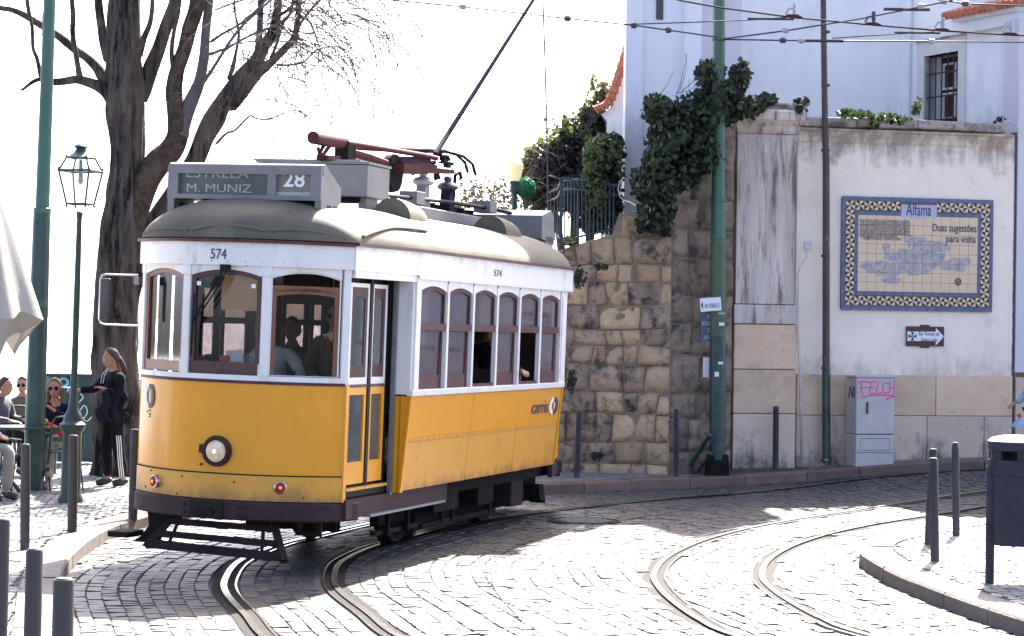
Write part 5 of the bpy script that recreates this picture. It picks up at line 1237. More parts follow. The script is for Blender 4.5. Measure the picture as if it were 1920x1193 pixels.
strip([(x, y) for x, y in RARC], 2.55, 2.785, -.04, .03, 'rear_fascia', 'tram_white')
strip(FF, 2.775, 2.80, -.06, .065, 'gutter', 'maroon'); strip([(1.075, -2.61), (1.225, -1.52), (1.225, 3.14), (1.19, 3.42)], 2.785, 2.812, -.06, .012, 'gutter', 'maroon')
for x in [i * .155 - .85 for i in range(12)]:
    MB().lathe([(.006, 0), (.004, .004)], (x, FA(x) - .035, ZT + .012), 6, axis=Matrix.Rotation(pi / 2, 3, 'X')).build('rivet', M['box_paint'], tram)
text('574', .125, M['ink_blue'], tram, (-.085, FA(0) - .040, 2.63), (1, 0, 0), (0, 0, 1), name='fleet_number', sx=.82)
q = tl(926, 514, 0, 1.218); text('574', .095, M['ink_blue'], tram, (1.218, q.y, 2.635), (0, 1, 0), (0, 0, 1), name='fleet_number', fit=.235)
# --- roof
def whalf(y):
    if y < -2.6: t = min(1, max(0, (-2.62 - y) / .42)); return 1.07 * max(0, (1 - t)) ** (1 / 2.3)
    if y < -1.5: return 1.07 + .15 * (y + 2.6) / 1.1
    if y < 3.1: return 1.22
    if y < 4.08: return 1.22 - .30 * ((y - 3.1) / .98) ** 1.3
    t = min(1, (y - 4.08) / .42); return .92 * max(0, (1 - t)) ** (1 / 2.3)
ys = [-3.09, -3.085, -3.07, -3.04, -3.0, -2.94, -2.87, -2.78, -2.68, -2.55, -2.4, -2.2, -1.95, -1.6, -1, 0, 1, 2, 2.8, 3.1, 3.3, 3.5, 3.7, 3.9, 4.08, 4.2, 4.32, 4.42, 4.49, 4.53, 4.55]
NR = 24; vs = []
for y in ys:
    yy = min(max(y, -3.038), 4.498) if (y < -2.62 or y > 4.08) else y
    wv = max(.03, whalf(yy * 1.0 if y > -3.09 else -3.04)) + (.045 if y < -2.6 or y > 4.1 else 0)
    df, dr = (y + 3.09) / 1.0, (4.55 - y) / 1.35
    h = .40 * (1 - max(0, 1 - df) ** 2.6) ** .5 * (1 - max(0, 1 - dr) ** 2.4) ** .5
    for i in range(NR + 1):
        u = -1 + 2 * i / NR; th = u * pi / 2; x = sin(th) * wv * (lsc(y) if u < 0 else 1)
        vs.append((x, y, 2.80 + .012 + h * max(0, 1 - abs(sin(th)) ** 2.5) ** .62))
def rz(x, y):
    df, dr = (y + 3.09) / 1.0, (4.55 - y) / 1.35
    h = .40 * (1 - max(0, 1 - df) ** 2.6) ** .5 * (1 - max(0, 1 - dr) ** 2.4) ** .5; wv = max(.03, whalf(y)) * (lsc(y) if x < 0 else 1)
    return 2.812 + h * max(0, 1 - min(1, abs(x) / wv) ** 2.5) ** .62
b = MB(); b.add(vs, [(j * (NR + 1) + i, j * (NR + 1) + i + 1, (j + 1) * (NR + 1) + i + 1, (j + 1) * (NR + 1) + i) for j in range(len(ys) - 1) for i in range(NR)])
roof = b.build('roof', M['roof_paint'], tram, smooth=True)
sb_ = roof.modifiers.new('sub', 'SUBSURF'); sb_.levels = 1; sb_.render_levels = 1
# curved rain strips above each front window and the door
def rstrip(pts, name='rain_strip'):
    b = MB(); P = catmull(pts, 6); n = len(P); b.tube(P, .014, 6); return b.build(name, M['roof_paint'], roof)
def roofhit(px, py):
    best = None
    for k in range(240):
        y = -3.09 + k * .012; p = tl(px, py, 1, y)
        if abs(p.x) < whalf(min(max(y, -3.03), 4.4)) * (lsc(y) if p.x < 0 else 1) + .03 and p.z < rz(p.x, y) + .004: return p
    return tl(px, py, 1, -2.7)
for l in ([(272, 441), (290, 433), (320, 431), (355, 433)], [(362, 433), (395, 426), (430, 425), (470, 429), (497, 435)], [(506, 435), (545, 433), (590, 437), (630, 445), (652, 452)]):
    rstrip([roofhit(*p) + Vector((0, -.02, .012)) for p in l])
rstrip([Vector((whalf(y) * u, y, rz(whalf(y) * u, y) + .012)) for y, u in ((-2.50, .985), (-2.2, .95), (-1.8, .9), (-1.35, .885), (-1.0, .885))])
# --- destination boxes
yF = -2.58; x0, x1 = -.765, .70
db = MB(); pr = [(0, 3.165), (0, 3.40), (.03, 3.46), (.10, 3.48), (.52, 3.39), (.52, 3.165)]
pr = [(0, 3.165), (0, 3.41), (.035, 3.468), (.12, 3.475), (.33, 3.33), (.50, 3.30), (.50, 3.165)]
b = MB(); b.prism([(.03, 3.165), (.03, 3.44), (.12, 3.465), (.45, 3.30), (.45, 3.165)], lambda a, z, d: (d, yF + a, z), x0 + .01, x1 - .01)
dbx = b.build('destination_box', M['box_paint'], tram)
# front frame
fmB = lambda s, z, d: (s, yF - d, z)
for (a, c, z0, z1) in ((x0, x1, 3.385, 3.46), (x0, x1, 3.165, 3.205), (x0, x0 + .10, 3.205, 3.385), (.195, .275, 3.205, 3.385), (x1 - .10, x1, 3.205, 3.385)):
    o = MB().box(((a + c) / 2, yF + .01, (z0 + z1) / 2), (c - a, .05, z1 - z0)).build('frame', M['box_paint'], dbx)
o = MB().tube([(x0 - .005, yF + .055, 3.435), (x1 + .005, yF + .055, 3.435)], .048, 12).build('hood', M['box_paint'], dbx, smooth='auto')
bl = MB().box(((x0 + .10 + .195) / 2, yF + .02, 3.295), (.195 - x0 - .10, .006, .18)).build('blind', M['blind_dark'], dbx)
b2_ = MB().box(((.275 + x1 - .10) / 2, yF + .02, 3.295), (x1 - .10 - .275, .006, .18)).build('blind', M['blind_brown'], dbx)
MB().box(((.275 + x1 - .10) / 2, yF + .014, 3.222), (x1 - .10 - .275, .004, .032)).build('blind_edge', M['letter_faded'], dbx)
text('ESTRELA', .105, M['letter_faded'], dbx, (x0 + .155, yF + .015, 3.352), (1, 0, 0), (0, 0, 1), depth=.002, fit=.60)
text('M. MUNIZ', .105, M['letter_faded'], dbx, (x0 + .165, yF + .015, 3.225), (1, 0, 0), (0, 0, 1), depth=.002, fit=.62)
text('28', .19, M['letter_white'], dbx, (.33, yF + .012, 3.285), (1, 0, 0), (0, 0, 1), depth=.002, fit=.20, bold=.003)
for s in (-1, 1):
    xx = x0 + .03 if s < 0 else x1 - .03
    zf = rz(xx, -2.52)
    b = MB(); b.prism([(0, 3.17), (0, zf - .02), (.06, zf - .08), (.11, rz(xx, -2.4) - .04), (.36, rz(xx, -2.15) - .03), (.40, 3.17)], lambda a, z, d: (d, yF + a, z), xx - .03, xx + .03)
    ft = b.build('box_foot', M['box_paint'], dbx)
    for k in (0, 1): MB().box((xx + .0315, yF + .17 + k * .13, 3.085), (.006, .085, .10)).build('vent_hole', M['black'], ft)
b = MB(); b.box(((.235), yF + .04, 3.14), (.05, .03, .09)); b.build('box_foot', M['box_paint'], dbx)
# side cheek with chamfer, darker edge line
# rear destination box
b = MB(); b.prism([(.0, 3.10), (-.06, 3.44), (-.16, 3.50), (-.50, 3.42), (-.50, 3.16)], lambda a, z, d: (d, 4.45 + a, z), -.72, .62); rb = b.build('rear_destination_box', M['box_paint'], tram)
for xx in (-.69, .59): MB().box((xx, 4.25, 3.06), (.06, .28, .26)).build('box_foot', M['box_paint'], rb)
# --- roof equipment
gb = tb((-.12, -.67, 3.455), (1.14, .56, .30), 'resistor_box', 'box_paint', bev=.008); MB().box((-.12, -.66, 3.622), (1.16, .58, .022)).build('box_lid', M['box_paint'], gb)
MB().box((-.2, -.70, 3.645), (1.1, .40, .02)).build('roof_board', M['steel_grey'], gb); MB().box((-.12, -.67, 3.29), (.9, .35, .05)).build('box_base', M['under'], gb)
for x in (-.6, .35): MB().box((x, -.67, 3.24), (.08, .3, .14)).build('box_foot', M['box_paint'], gb)
def scoop(x, y0, y1, h, name='roof_vent'):
    b = MB(); n = 12; k = 10; vs = []
    for i in range(k + 1):
        t = i / k; y = y0 + (y1 - y0) * t; ww = .20 * math.sqrt(max(0.0001, 1 - max(0, t - .35) ** 2 / .4225)); hh = h * math.sqrt(max(0.0001, 1 - t ** 2 * .98))
        for j in range(n + 1):
            th = pi * j / n; xx = x + ww * cos(th); vs.append((xx, y, rz(x, y) - .06 + (hh + .05) * sin(th)))
    b.add(vs, [(i * (n + 1) + j, i * (n + 1) + j + 1, (i + 1) * (n + 1) + j + 1, (i + 1) * (n + 1) + j) for i in range(k) for j in range(n)] + [tuple(range(n + 1))])
    return b.build(name, M['roof_paint'], tram, smooth='auto')
scoop(.62, -.75, .02, .16); scoop(.62, 2.1, 2.95, .16)
tb((.12, 1.95, 3.27), (.34, 2.2, .12), 'roof_plank', 'box_paint', bev=.01); tb((.0, 3.0, 3.30), (.40, 1.2, .12), 'cable_tray', 'under')
for y0, mk in ((1.56, 'insul'), (2.31, 'insul_dark')):
    b = MB(); b.box((.05, y0, 3.45), (.13, .17, .28), top=(.75, .75)); ins_ = b.build('insulator_foot', M['box_paint'] if mk == 'insul' else M['pole_purple'], tram)
    MB().lathe([(.05, 0), (.11, .02), (.12, .05), (.09, .085), (.04, .10), (.04, .12), (.055, .13), (.03, .16)], (.05, y0, 3.58), 16).build('insulator', M[mk], ins_, smooth='auto')
for y_, z_ in ((1.0, 3.42), (3.3, 3.47)): q = y_; tb((.15, y_, z_), (.20, .24, .13), 'fuse_box', 'box_paint', bev=.006)
tr_ = MB(); tr_.tube([(0, -1.22, 3.83), (0, -.42, 3.85)], .062, 12); tg = tr_.build('trolley_spring_drum', M['trolley_red'], tram, smooth='auto')
P_ = lambda px, py, x=0.: tl(px, py, 0, x)
for pts, r in (([P_(650, 268, .05), P_(700, 276, .05), P_(790, 291, .05), P_(818, 297, .05)], .028), ([P_(652, 285), P_(690, 295), P_(728, 309)], .042), ([P_(640, 276, -.15), P_(750, 283, -.15), P_(835, 284, -.15)], .024), ([P_(655, 300, -.1), P_(740, 305, -.1), P_(815, 305, -.1)], .022)):
    MB().tube(pts, r, 10).build('trolley_tube', M['trolley_red'], tg, smooth='auto')
for p0, p1, d in (((596, 278), (604, 300), .02), ((622, 268), (601, 298), .012), ((612, 265), (598, 290), .012)):
    MB().tube([P_(*p0), P_(*p1)], .02, 6).build('bracket', M['trolley_red'], tg)
def beam(px0, py0, px1, py1, h, wd, m='trolley_red', x=0.):
    a, c = P_(px0, py0, x), P_(px1, py1, x); mid = (a + c) / 2; ang = math.atan2(c.z - a.z, c.y - a.y); return MB().box(mid, (wd, (c - a).length, h), rot=Matrix.Rotation(ang, 3, 'X')).build('trolley_beam', M[m], tg)
beam(604, 296, 628, 298, .05, .12); beam(640, 285, 655, 285, .16, .14, 'under'); beam(728, 315, 766, 318, .10, .34); beam(762, 305, 812, 316, .07, .10); beam(770, 318, 828, 322, .05, .3); beam(735, 300, 800, 300, .07, .10, 'pole_purple')
beam(765, 305, 775, 328, .03, .03); beam(815, 315, 824, 335, .03, .03); beam(816, 318, 817, 338, .04, .03, 'pole_purple')
q = P_(735, 325); MB().lathe([(.19, -.05), (.20, 0), (.19, .05)], q, 24, axis=Matrix.Rotation(pi / 2, 3, 'Y')).build('turntable_drum', M['under'], tg, smooth='auto')
for k in range(9):
    x, y = random.uniform(820, 846), random.uniform(290, 312); q = P_(x, y, random.uniform(-.08, .08)); MB().box(q, (.05, random.uniform(.05, .12), random.uniform(.02, .05))).build('spring_fitting', M['pole_purple'], tg)
MB().tube([P_(752, 280, -.1), P_(800, 281, -.1), P_(835, 284, -.1), P_(855, 290, -.1), P_(872, 305, -.1), P_(877, 322, -.1)], .018, 7).build('rope_guide', M['pole_purple'], tg)
MB().tube([P_(850, 288, .1), P_(868, 293, .1), P_(886, 308, .1), P_(892, 328, .1)], .018, 7).build('rope_guide', M['pole_purple'], tg)
MB().tube([(.18, 1.9, 3.44), (.18, 3.4, 3.46), (.20, 4.0, 3.45), (.22, 4.35, 3.36), (.22, 4.4, 3.25)], .022, 8).build('roof_cable', M['black'], tram, smooth='auto')
MB().tube([(.18, 1.9, 3.44), (.18, -.3, 3.38)], .02, 8).build('roof_cable', M['black'], tram)
b = MB()
for k in range(16): b.box((-.05 + random.uniform(-.06, .06), 1.9 + k * .09, 3.38 + random.uniform(0, .03)), (.10, .05, .05))
b.build('contactor_row', M['under'], tram)
MB().tube([(-.1, 2.9, 3.3), (-.1, 2.95, 3.80), (-.1, 3.1, 3.84), (-.1, 3.15, 3.78)], .02, 7).build('pole_hook', M['under'], tram)
a, c = P_(820, 283), P_(1000, 0); d = (c - a)
tpole = MB().tube([a - d * .02, a + d * .55, c + d * .12], [.030, .024, .020], 10).build('trolley_pole', M['pole_purple'], tram, smooth='auto')
MB().lathe([(.01, -.05), (.05, -.02), (.05, .02), (.01, .05)], c + d * .12, 12).build('trolley_head', M['steel_grey'], tpole)
rp_ = MB().tube([at(1017, -30, 27.2), at(1022, 120, 27), at(1026, 270, 26.9), at(1027, 420, 26.8)], .011, 5).build('trolley_rope', M['wire'], None); tag(rp_, 'thin vertical rope hanging from above behind the rear roof of the tram', 'rope')
# --- saloon side
XT = lambda z: 1.19 - .075 * (1.49 - z) / .86
def sidep(y0, y1, z0, z1, m, name, d=0., th=.025, parent=tram):
    b = MB(); vs = []
    for y in (y0, y1):
        for z in (z0, z1): vs += [(XT(z) + d, y, z), (XT(z) + d - th, y, z)]
    b.add(vs, [(0, 2, 6, 4), (1, 5, 7, 3), (0, 4, 5, 1), (2, 3, 7, 6), (0, 1, 3, 2), (4, 6, 7, 5)]); return b.build(name, M[m], parent)
YS = [-1.53, tl(880, 800, 0, 1.15).y, tl(967, 800, 0, 1.15).y, 3.115]
for k in range(3):
    for z0, z1 in ((.65, 1.075), (1.10, 1.485)):
        o = sidep(YS[k] + .006, YS[k + 1] - .006, z0, z1, 'yellow2' if z0 < 1 else 'yellow', 'side_panel'); bevel(o, .006, 1)
    sidep(YS[k], YS[k + 1], .655, 1.48, 'under_brown', 'panel_backing', -.02, .02)
    sidep(YS[k] + .01, YS[k + 1] - .01, 1.073, 1.102, 'yellow2', 'seam_strip', .006); sidep(YS[k] + .01, YS[k + 1] - .01, .635, .655, 'yellow2', 'seam_strip', .008)
    n = 11
    for i in range(n):
        y = YS[k] + (i + .5) * (YS[k + 1] - YS[k]) / n
        if k < 3: MB().box((XT(1.088) + .008, y, 1.088), (.006, .008, .008)).build('rivet', M['under_brown'], tram)
sidep(3.085, 3.12, .66, 1.485, 'yellow', 'edge_strip', .012); sidep(-1.56, -1.50, .62, 1.485, 'yellow', 'edge_strip', .014)
# front facing return of the saloon beside the door
b = MB(); b.add([(1.035, -1.545, .62), (XT(.62), -1.545, .62), (1.19, -1.545, 1.485), (1.035, -1.545, 1.485)] + [(1.035, -1.50, .62), (XT(.62), -1.50, .62), (1.19, -1.50, 1.485), (1.035, -1.50, 1.485)], [(0, 1, 2, 3), (7, 6, 5, 4), (0, 4, 5, 1), (1, 5, 6, 2), (2, 6, 7, 3), (3, 7, 4, 0)]); b.build('corner_panel', M['yellow'], tram)
tb((1.11, -1.53, 2.03), (.155, .05, 1.06), 'corner_panel', 'tram_white', bev=.006)
for z in (1.2, 1.35): tb((1.095, -1.548, 1.05), (.008, .006, .85), 'bead', 'yellow2')
tb((1.03, -1.575, 1.60), (.035, .05, 2.0), 'door_pillar', 'steel_grey')
for z in [.75 + i * .2 for i in range(9)]: MB().box((1.05, -1.598, z), (.008, .008, .008)).build('rivet', M['box_paint'], tram)
sill = sidep(-1.56, 3.13, 1.487, 1.545, 'tram_white', 'side_sill', .022, .06); bevel(sill, .006, 1)
# pillars and windows
for k in range(6):
    y0 = -1.4 + k * .717; wq, _ = window((-1.17, y0 + .69), (-1.17, y0 + .03), 1.56, 2.42, .05, .06, 'wood_red', 'glass_side', 'left_window', fb=.20, z2=2.54, d0=-.035, d1=.0)
    tb((-1.15, y0 + .36, 2.10), (.05, .66, .06), 'transom', 'wood_red')
for y0, y1 in ((-2.56, -2.30), (-2.28, -2.02), (-1.98, -1.66)):
    wq, _ = window((-1.02, y1), (-.975, y0), .70, 2.50, .01, .12, 'wood_dark', 'glass', 'left_door_leaf', fb=.98, d0=-.035, d1=.0, z2=2.54)
WY = [-1.405 + k * .7195 for k in range(7)]
tb((1.185, -1.46, 2.05), (.045, .12, 1.02), 'window_pillar', 'tram_white', bev=.005)
tb((1.185, 3.02, 2.05), (.045, .22, 1.02), 'window_pillar', 'tram_white', bev=.005)
tb((1.212, 3.0, 2.05), (.012, .12, .9), 'pillar_plate', 'tram_white', bev=.004)
for k in range(1, 6): tb((1.185, WY[k], 2.03), (.05, .052, .98), 'window_pillar', 'tram_white', bev=.006)
for k in range(6):
    y0 = WY[k] + .026; y1 = WY[k + 1] - .026
    if k == 0: y0 = -1.40
    w1, fm1 = window((1.18, y0), (1.18, y1), 2.12, 2.44, .05, .035, 'wood_red', 'glass_side', 'upper_sash', fb=.03, z2=2.56, d0=-.035, d1=.0)
    tb((1.175, (y0 + y1) / 2, 2.115), (.045, y1 - y0, .065), 'transom', 'wood_red')
    if k in (2, 4):
        tb((1.17, (y0 + y1) / 2, 1.56), (.04, y1 - y0, .03), 'lower_rail', 'wood_red'); continue
    # lower sash, slightly raked in its grooves
    b = MB(); yl = y1 - y0; o_ = [(0, 1.545), (yl, 1.545), (yl, 2.085), (0, 2.085)]; i_ = [(.03, 1.67), (yl - .065, 1.67), (yl - .035, 2.075), (.03, 2.075)]
    fm1 = lambda s, z, d: (1.165 + d, y0 + s, z)
    b.ring(o_, i_, fm1, -.03, .0); w3 = b.build('lower_sash', M['wood_red'], tram)
    b = MB(); b.prism(i_, fm1, -.016, -.012); b.build('pane', M['glass_side'], w3)
text('carris', .205, M['ink_blue'], tram, (XT(1.3) + .004, tl(999, 775, 0, 1.19).y, 1.225), (0, 1, 0), (.08, 0, 1), name='lettering', fit=.55)
def roundel(c, rt, up, r1, r0, nrm):
    rt = Vector(rt); up = Vector(up); nrm = Vector(nrm); c = Vector(c)
    for mk, a0, a1, dx in (('letter_white', pi / 2, 3 * pi / 2, -.012), ('ink_blue', -pi / 2, pi / 2, .012)):
        b = MB(); P = [a0 + (a1 - a0) * i / 14 for i in range(15)]; poly = [(cos(t) * r1 * .82 + dx, sin(t) * r1) for t in P] + [(cos(t) * r0 * .62 + dx, sin(t) * r0) for t in reversed(P)]
        n = len(poly); vs = [c + rt * a + up * z + nrm * d for d in (0, .004) for a, z in poly]; k = 15
        fs = [(i, i + 1, n - 2 - i, n - 1 - i) for i in range(14)] + [(n + i + 1, n + i, 2 * n - 1 - i, 2 * n - 2 - i) for i in range(14)]
        b.add(vs, fs); b.build('round_emblem', M[mk], tram)
    for mk, dx in (('ink_blue', -.010), ('letter_white', .008)):
        b = MB(); poly = [(dx - .008, -r0 * .5), (dx + .008, -r0 * .5), (dx + .008, r0 * .5), (dx - .008, r0 * .5)]; b.add([c + rt * a + up * z + nrm * .004 for a, z in poly], [(0, 1, 2, 3)]); b.build('emblem_bar', M[mk], tram)
roundel((XT(1.3) + .004, tl(1040, 760, 0, 1.19).y, 1.29), (0, 1.8, 0), (.08, 0, 1), .095, .058, (1, 0, 0))
_x = -.76; _n = nrm2(ARC, AI(_x)); roundel((_x + _n.x * .004, FA(_x) + _n.y * .006, 1.43), (-_n.y, _n.x, 0), (0, 0, 1), .105, .064, (_n.x, _n.y, 0))
strokes(tram, [[(-.02, 0), (.02, .02), (.05, 0), (.03, -.03), (.0, -.01)], [(.0, -.04), (.05, -.035)]], lambda x, y: (-.76 + x, FA(-.76) - .012 - .3 * x * 0, 1.29 + y), .005, M['ink_blue'], 'small_badge')
# --- door
dk = tb((.93, -2.10, 1.60), (.02, .98, 1.9), 'door_recess', 'black')
def leaf(y0, y1, name='door_leaf'):
    xf = lambda y: 1.0 + .012
    f = lambda s, z, d: (1.0 + d, s, z)
    b = MB(); b.ring([(y0, 1.60), (y1, 1.60), (y1, 2.475), (y0, 2.475)], [(y0 + .035, 1.66), (y1 - .035, 1.66), (y1 - .035, 2.44), (y0 + .035, 2.44)], f, -.03, 0.); lf = b.build(name, M['tram_white'], tram)
    a, c = y0 + .035, y1 - .035; w_ = c - a
    b = MB(); P0 = archpts(w_, 1.66, 2.44, 0.); P1 = archpts(w_, 1.66, 2.37, .035, .045, .11)
    b.ring([(a + s, z) for s, z in P0], [(a + s, z) for s, z in P1], f, -.028, -.008); b.build('sash', M['wood_red'], lf)
    b = MB(); b.prism([(a + s, z) for s, z in P1], f, -.02, -.016); b.build('pane', M['glass_door'], lf)
    b = MB(); b.ring([(y0, .74), (y1, .74), (y1, 1.575), (y0, 1.575)], [(y0 + .05, .93), (y1 - .05, .93), (y1 - .05, 1.51), (y0 + .05, 1.51)], f, -.03, 0.); b.build('lower_panel', M['yellow'], lf)
    b = MB(); b.prism([(y0 + .05, .93), (y1 - .05, .93), (y1 - .05, 1.51), (y0 + .05, 1.51)], f, -.02, -.016); b.build('lower_pane', M['glass_door'], lf)
    MB().box((.99, (y0 + y1) / 2, 1.588), (.035, y1 - y0, .026)).build('belt_line', M['maroon'], lf); return lf
leaf(-2.56, -2.13); leaf(-2.06, -1.71)
tb((.985, -2.095, 1.62), (.05, .06, 1.78), 'door_centre_post', 'black'); tb((1.0, -2.10, .70), (.06, .95, .025), 'door_step', 'yellow2'); tb((.98, -2.1, .655), (.05, .98, .05), 'step_gap', 'black')
tb((.96, -1.64, 1.6), (.04, .09, 1.9), 'door_jamb', 'black'); tb((.97, -2.585, 2.05), (.05, .04, .9), 'door_jamb', 'tram_white')
o = tb((1.01, -1.35, .535), (.07, 2.5, .165), 'sill_beam', 'maroon_dull'); tb((1.03, -1.2, .455), (.12, 1.9, .02), 'footboard', 'steel_grey')
# --- interior
for k, (x, y, z, w_, h_) in enumerate(((-.62, -1.2, 2.45, .55, .22), (.0, -1.2, 2.42, .5, .28))): tb((x, y, z), (w_, .02, h_), 'advert_board', 'interior')
tb((0, .65, .80), (1.82, 6.3, .06), 'floor', 'interior'); tb((0, .7, 2.66), (1.94, 6.2, .03), 'inner_ceiling', 'ceiling')
tb((0, -1.58, 1.2), (1.9, .04, .75), 'bulkhead', 'interior'); tb((.62, -1.30, 2.0), (.62, .03, 1.2), 'cab_partition', 'interior'); tb((.25, 3.10, 2.1), (1.3, .03, 1.0), 'cab_partition', 'interior')
for x in (-.92, -.35, .35, .92): tb((x, -1.58, 2.05), (.07, .05, 1.1), 'bulkhead_post', 'interior')
tb((0, 3.15, 1.2), (2.0, .05, .75), 'bulkhead', 'interior')
for x in (-.9, -.35, .35, .9): tb((x, 3.15, 2.1), (.08, .05, 1.1), 'bulkhead_post', 'interior')
for k in range(5):
    for x in (-.68, .68):
        st_ = tb((x, -.8 + k * .85, 1.18), (.8, .40, .08), 'seat', 'interior', bev=.02); MB().box((x, -.60 + k * .85, 1.45), (.8, .05, .50)).build('backrest', M['interior'], st_)
for x in (-.5, .5): MB().tube([(x, -1.5, 2.45), (x, 3.1, 2.45)], .015, 7).build('hand_rail', M['chrome'], tram)
for y in (-1.3, .2, 1.7): MB().tube([(.35, y, .82), (.35, y, 2.62)], .015, 7).build('grab_pole', M['chrome'], tram)
ctl = tb((-.35, -2.55, 1.25), (.32, .3, .85), 'controller', 'interior', bev=.03)
b = MB(); b.tube([(-.35, -2.55, 1.70), (-.35, -2.55, 1.80), (-.25, -2.62, 1.80), (-.24, -2.62, 1.86)], .014, 7); b.build('controller_handle', M['iron'], ctl)
strip(ARC[2:-2], 1.60, 1.63, -.30, -.03, 'windscreen_shelf', 'interior')
tb((.13, -2.90, 2.35), (.36, .012, .30), 'reflection_panel', 'reflection_beige')  # beige panel stands in for a reflection in the windscreen
pap = MB().box((.12, -2.955, 1.80), (.16, .004, .13), rot=Matrix.Rotation(-.1, 3, 'Y')).build('paper_notice', M['paper'], tram); MB().box((.03, -2.96, 1.775), (.10, .003, .08)).build('red_card', M['paper_red'], tram)
MB().box((.145, -2.95, 1.775), (.22, .003, .10)).build('paper_notice', M['glass_side'], tram)
for x, z in ((-.215, 2.42), (.29, 2.41)): MB().box((x, FA(x) + .02, z), (.04, .003, .035)).build('sticker', M['paper'], tram)
# --- wipers
y_ = FA(0) - .035
b = MB(); b.tube([(.05, y_, 2.57), (-.02, y_ - .01, 2.42), (-.17, y_ - .01, 2.20), (-.235, y_ - .005, 2.08)], .010, 6); b.tube([(.085, y_, 2.57), (.03, y_ - .01, 2.44), (-.10, y_ - .01, 2.24), (-.225, y_ - .005, 2.08)], .007, 6)
wpr = b.build('wiper_arm', M['black'], tram); b = MB(); b.tube([(-.215, y_ - .01, 2.33), (-.23, y_ + .0, 2.08), (-.235, y_ - .0, 1.80)], .012, 5); b.build('wiper_blade', M['black'], wpr); b = MB(); b.box((.06, y_, 2.56), (.09, .03, .05)); b.box((-.03, y_ - .008, 2.44), (.035, .02, .10), rot=Matrix.Rotation(.5, 3, 'Y')); b.box((.02, y_ - .008, 2.44), (.03, .02, .10), rot=Matrix.Rotation(.5, 3, 'Y')); b.build('wiper_motor', M['black'], wpr)
# --- mirror
b = MB(); mz0, mz1, mx0 = 2.035, 2.475, -1.30; my = -2.76
b.tube([(-.93, my, mz1), (mx0 + .05, my, mz1 + .0), (mx0 + .012, my, mz1 - .012), (mx0, my, mz1 - .05), (mx0, my, mz0 + .05), (mx0 + .012, my, mz0 + .012), (mx0 + .05, my, mz0), (-.90, my, mz0)], .0085, 8); mir = b.build('mirror_frame', M['chrome'], tram, smooth='auto')
o = MB().box((-1.245, my, 2.255), (.095, .03, .37)).build('mirror', M['iron'], mir); bevel(o, .02, 3)
MB().box((-.945, my + .02, 2.43), (.05, .05, .07)).build('mirror_bracket', M['steel_grey'], mir)
# --- lamps
RX = Matrix.Rotation(pi / 2, 3, 'X')   # local z -> -y
def lamp(x, z, R, name, prof, core):
    y = FA(x); nn = nrm2(ARC, AI(x)); q = Vector((0, 0, 1)).rotation_difference(Vector((nn.x, nn.y, 0))).to_matrix()
    b = MB(); b.lathe([(R, -.03), (R * 1.03, .03), (R * .96, .055), (R * .80, .06), (R * .72, .04)], (x, y, z), 36, axis=q); h = b.build(name, M[prof], tram, smooth='auto')
    b = MB(); b.lathe([(R * .74, .035), (R * .66, .052), (R * .4, .066), (.003, .072)], (x, y, z), 28, axis=q); b.build('lens', M[core[0]], h, smooth='auto')
    MB().lathe([(R * core[2], .0), (R * core[2] * .7, .01), (.002, .013)], Vector((x, y, z)) + Vector((nn.x, nn.y, 0)) * .068, 14, axis=q).build('bulb_glow', M[core[1]], h, smooth='auto')
    return h
hl = lamp(.035, 1.005, .128, 'headlight', 'maroon_dull', ('lens', 'lens_core', .12))
MB().box((-.10, FA(0) - .02, 1.02), (.04, .05, .07)).build('hinge', M['maroon_dull'], hl)
lamp(-.58, .705, .056, 'marker_lamp', 'chrome', ('lens_red', 'lens_hot', .20)); lamp(.572, .722, .056, 'marker_lamp', 'chrome', ('lens_red', 'lens_hot', .20))
for x, z in ((-.112, .885), (-.76, .64), (-.68, .79), (.75, .64), (-.3, .77), (-.35, .62), (.2, .75)): MB().lathe([(.012 if z > .8 else .006, 0), (.008, .008)], (x, FA(x) - .012, z), 10, axis=RX).build('bolt_head', M['black'], tram)
# --- life guard / cow catcher
yc = -3.05
cc = MB(); q1_, q2_, q3_, q4_ = Vector((-.61, yc, .15)), Vector((.69, yc, .12)), Vector((-.44, yc + .22, .42)), Vector((.48, yc + .22, .42))
def bar(a, c, w_, h_, name='guard_slat', m='under_brown', par=None):
    a, c = Vector(a), Vector(c); d_ = c - a; L_ = d_.length; q = Vector((1, 0, 0)).rotation_difference(d_).to_matrix(); return MB().box((a + c) / 2, (L_, w_, h_), rot=q).build(name, M[m], par)
lg = bar(q1_ + Vector((.02, 0, .03)), q2_ + Vector((-.02, 0, .03)), .03, .075, 'life_guard', 'under_brown', tram)
for a, c, h_ in ((q1_, q3_, .05), (q2_, q4_, .05)): bar(a, c, .035, .06, 'guard_arm', 'under_brown', lg)
for t in (.42, .80): bar(q1_.lerp(q3_, t) + Vector((.0, 0, 0)), q2_.lerp(q4_, t), .03, .055, par=lg)
bar((-.42, yc + .05, .17), (-.38, yc + .2, .42), .02, .03, par=lg); bar((.46, yc + .05, .16), (.40, yc + .2, .42), .02, .03, par=lg)
for x in (-.50, .42): bar((x, yc + .25, .45), (x, yc + .75, .48), .05, .05, 'guard_hanger', 'under', tram)
b = MB(); b.prism([(0, .43), (.02, .30), (-.06, .20), (-.14, .15), (.10, .15), (.26, .43)], lambda a, z, d: (-.76 + a, d, z), -2.75, -2.70); b.build('side_guard', M['under'], tram)
tb((-.98, -2.72, .215), (.20, .30, .05), 'left_step', 'under', bev=.01)
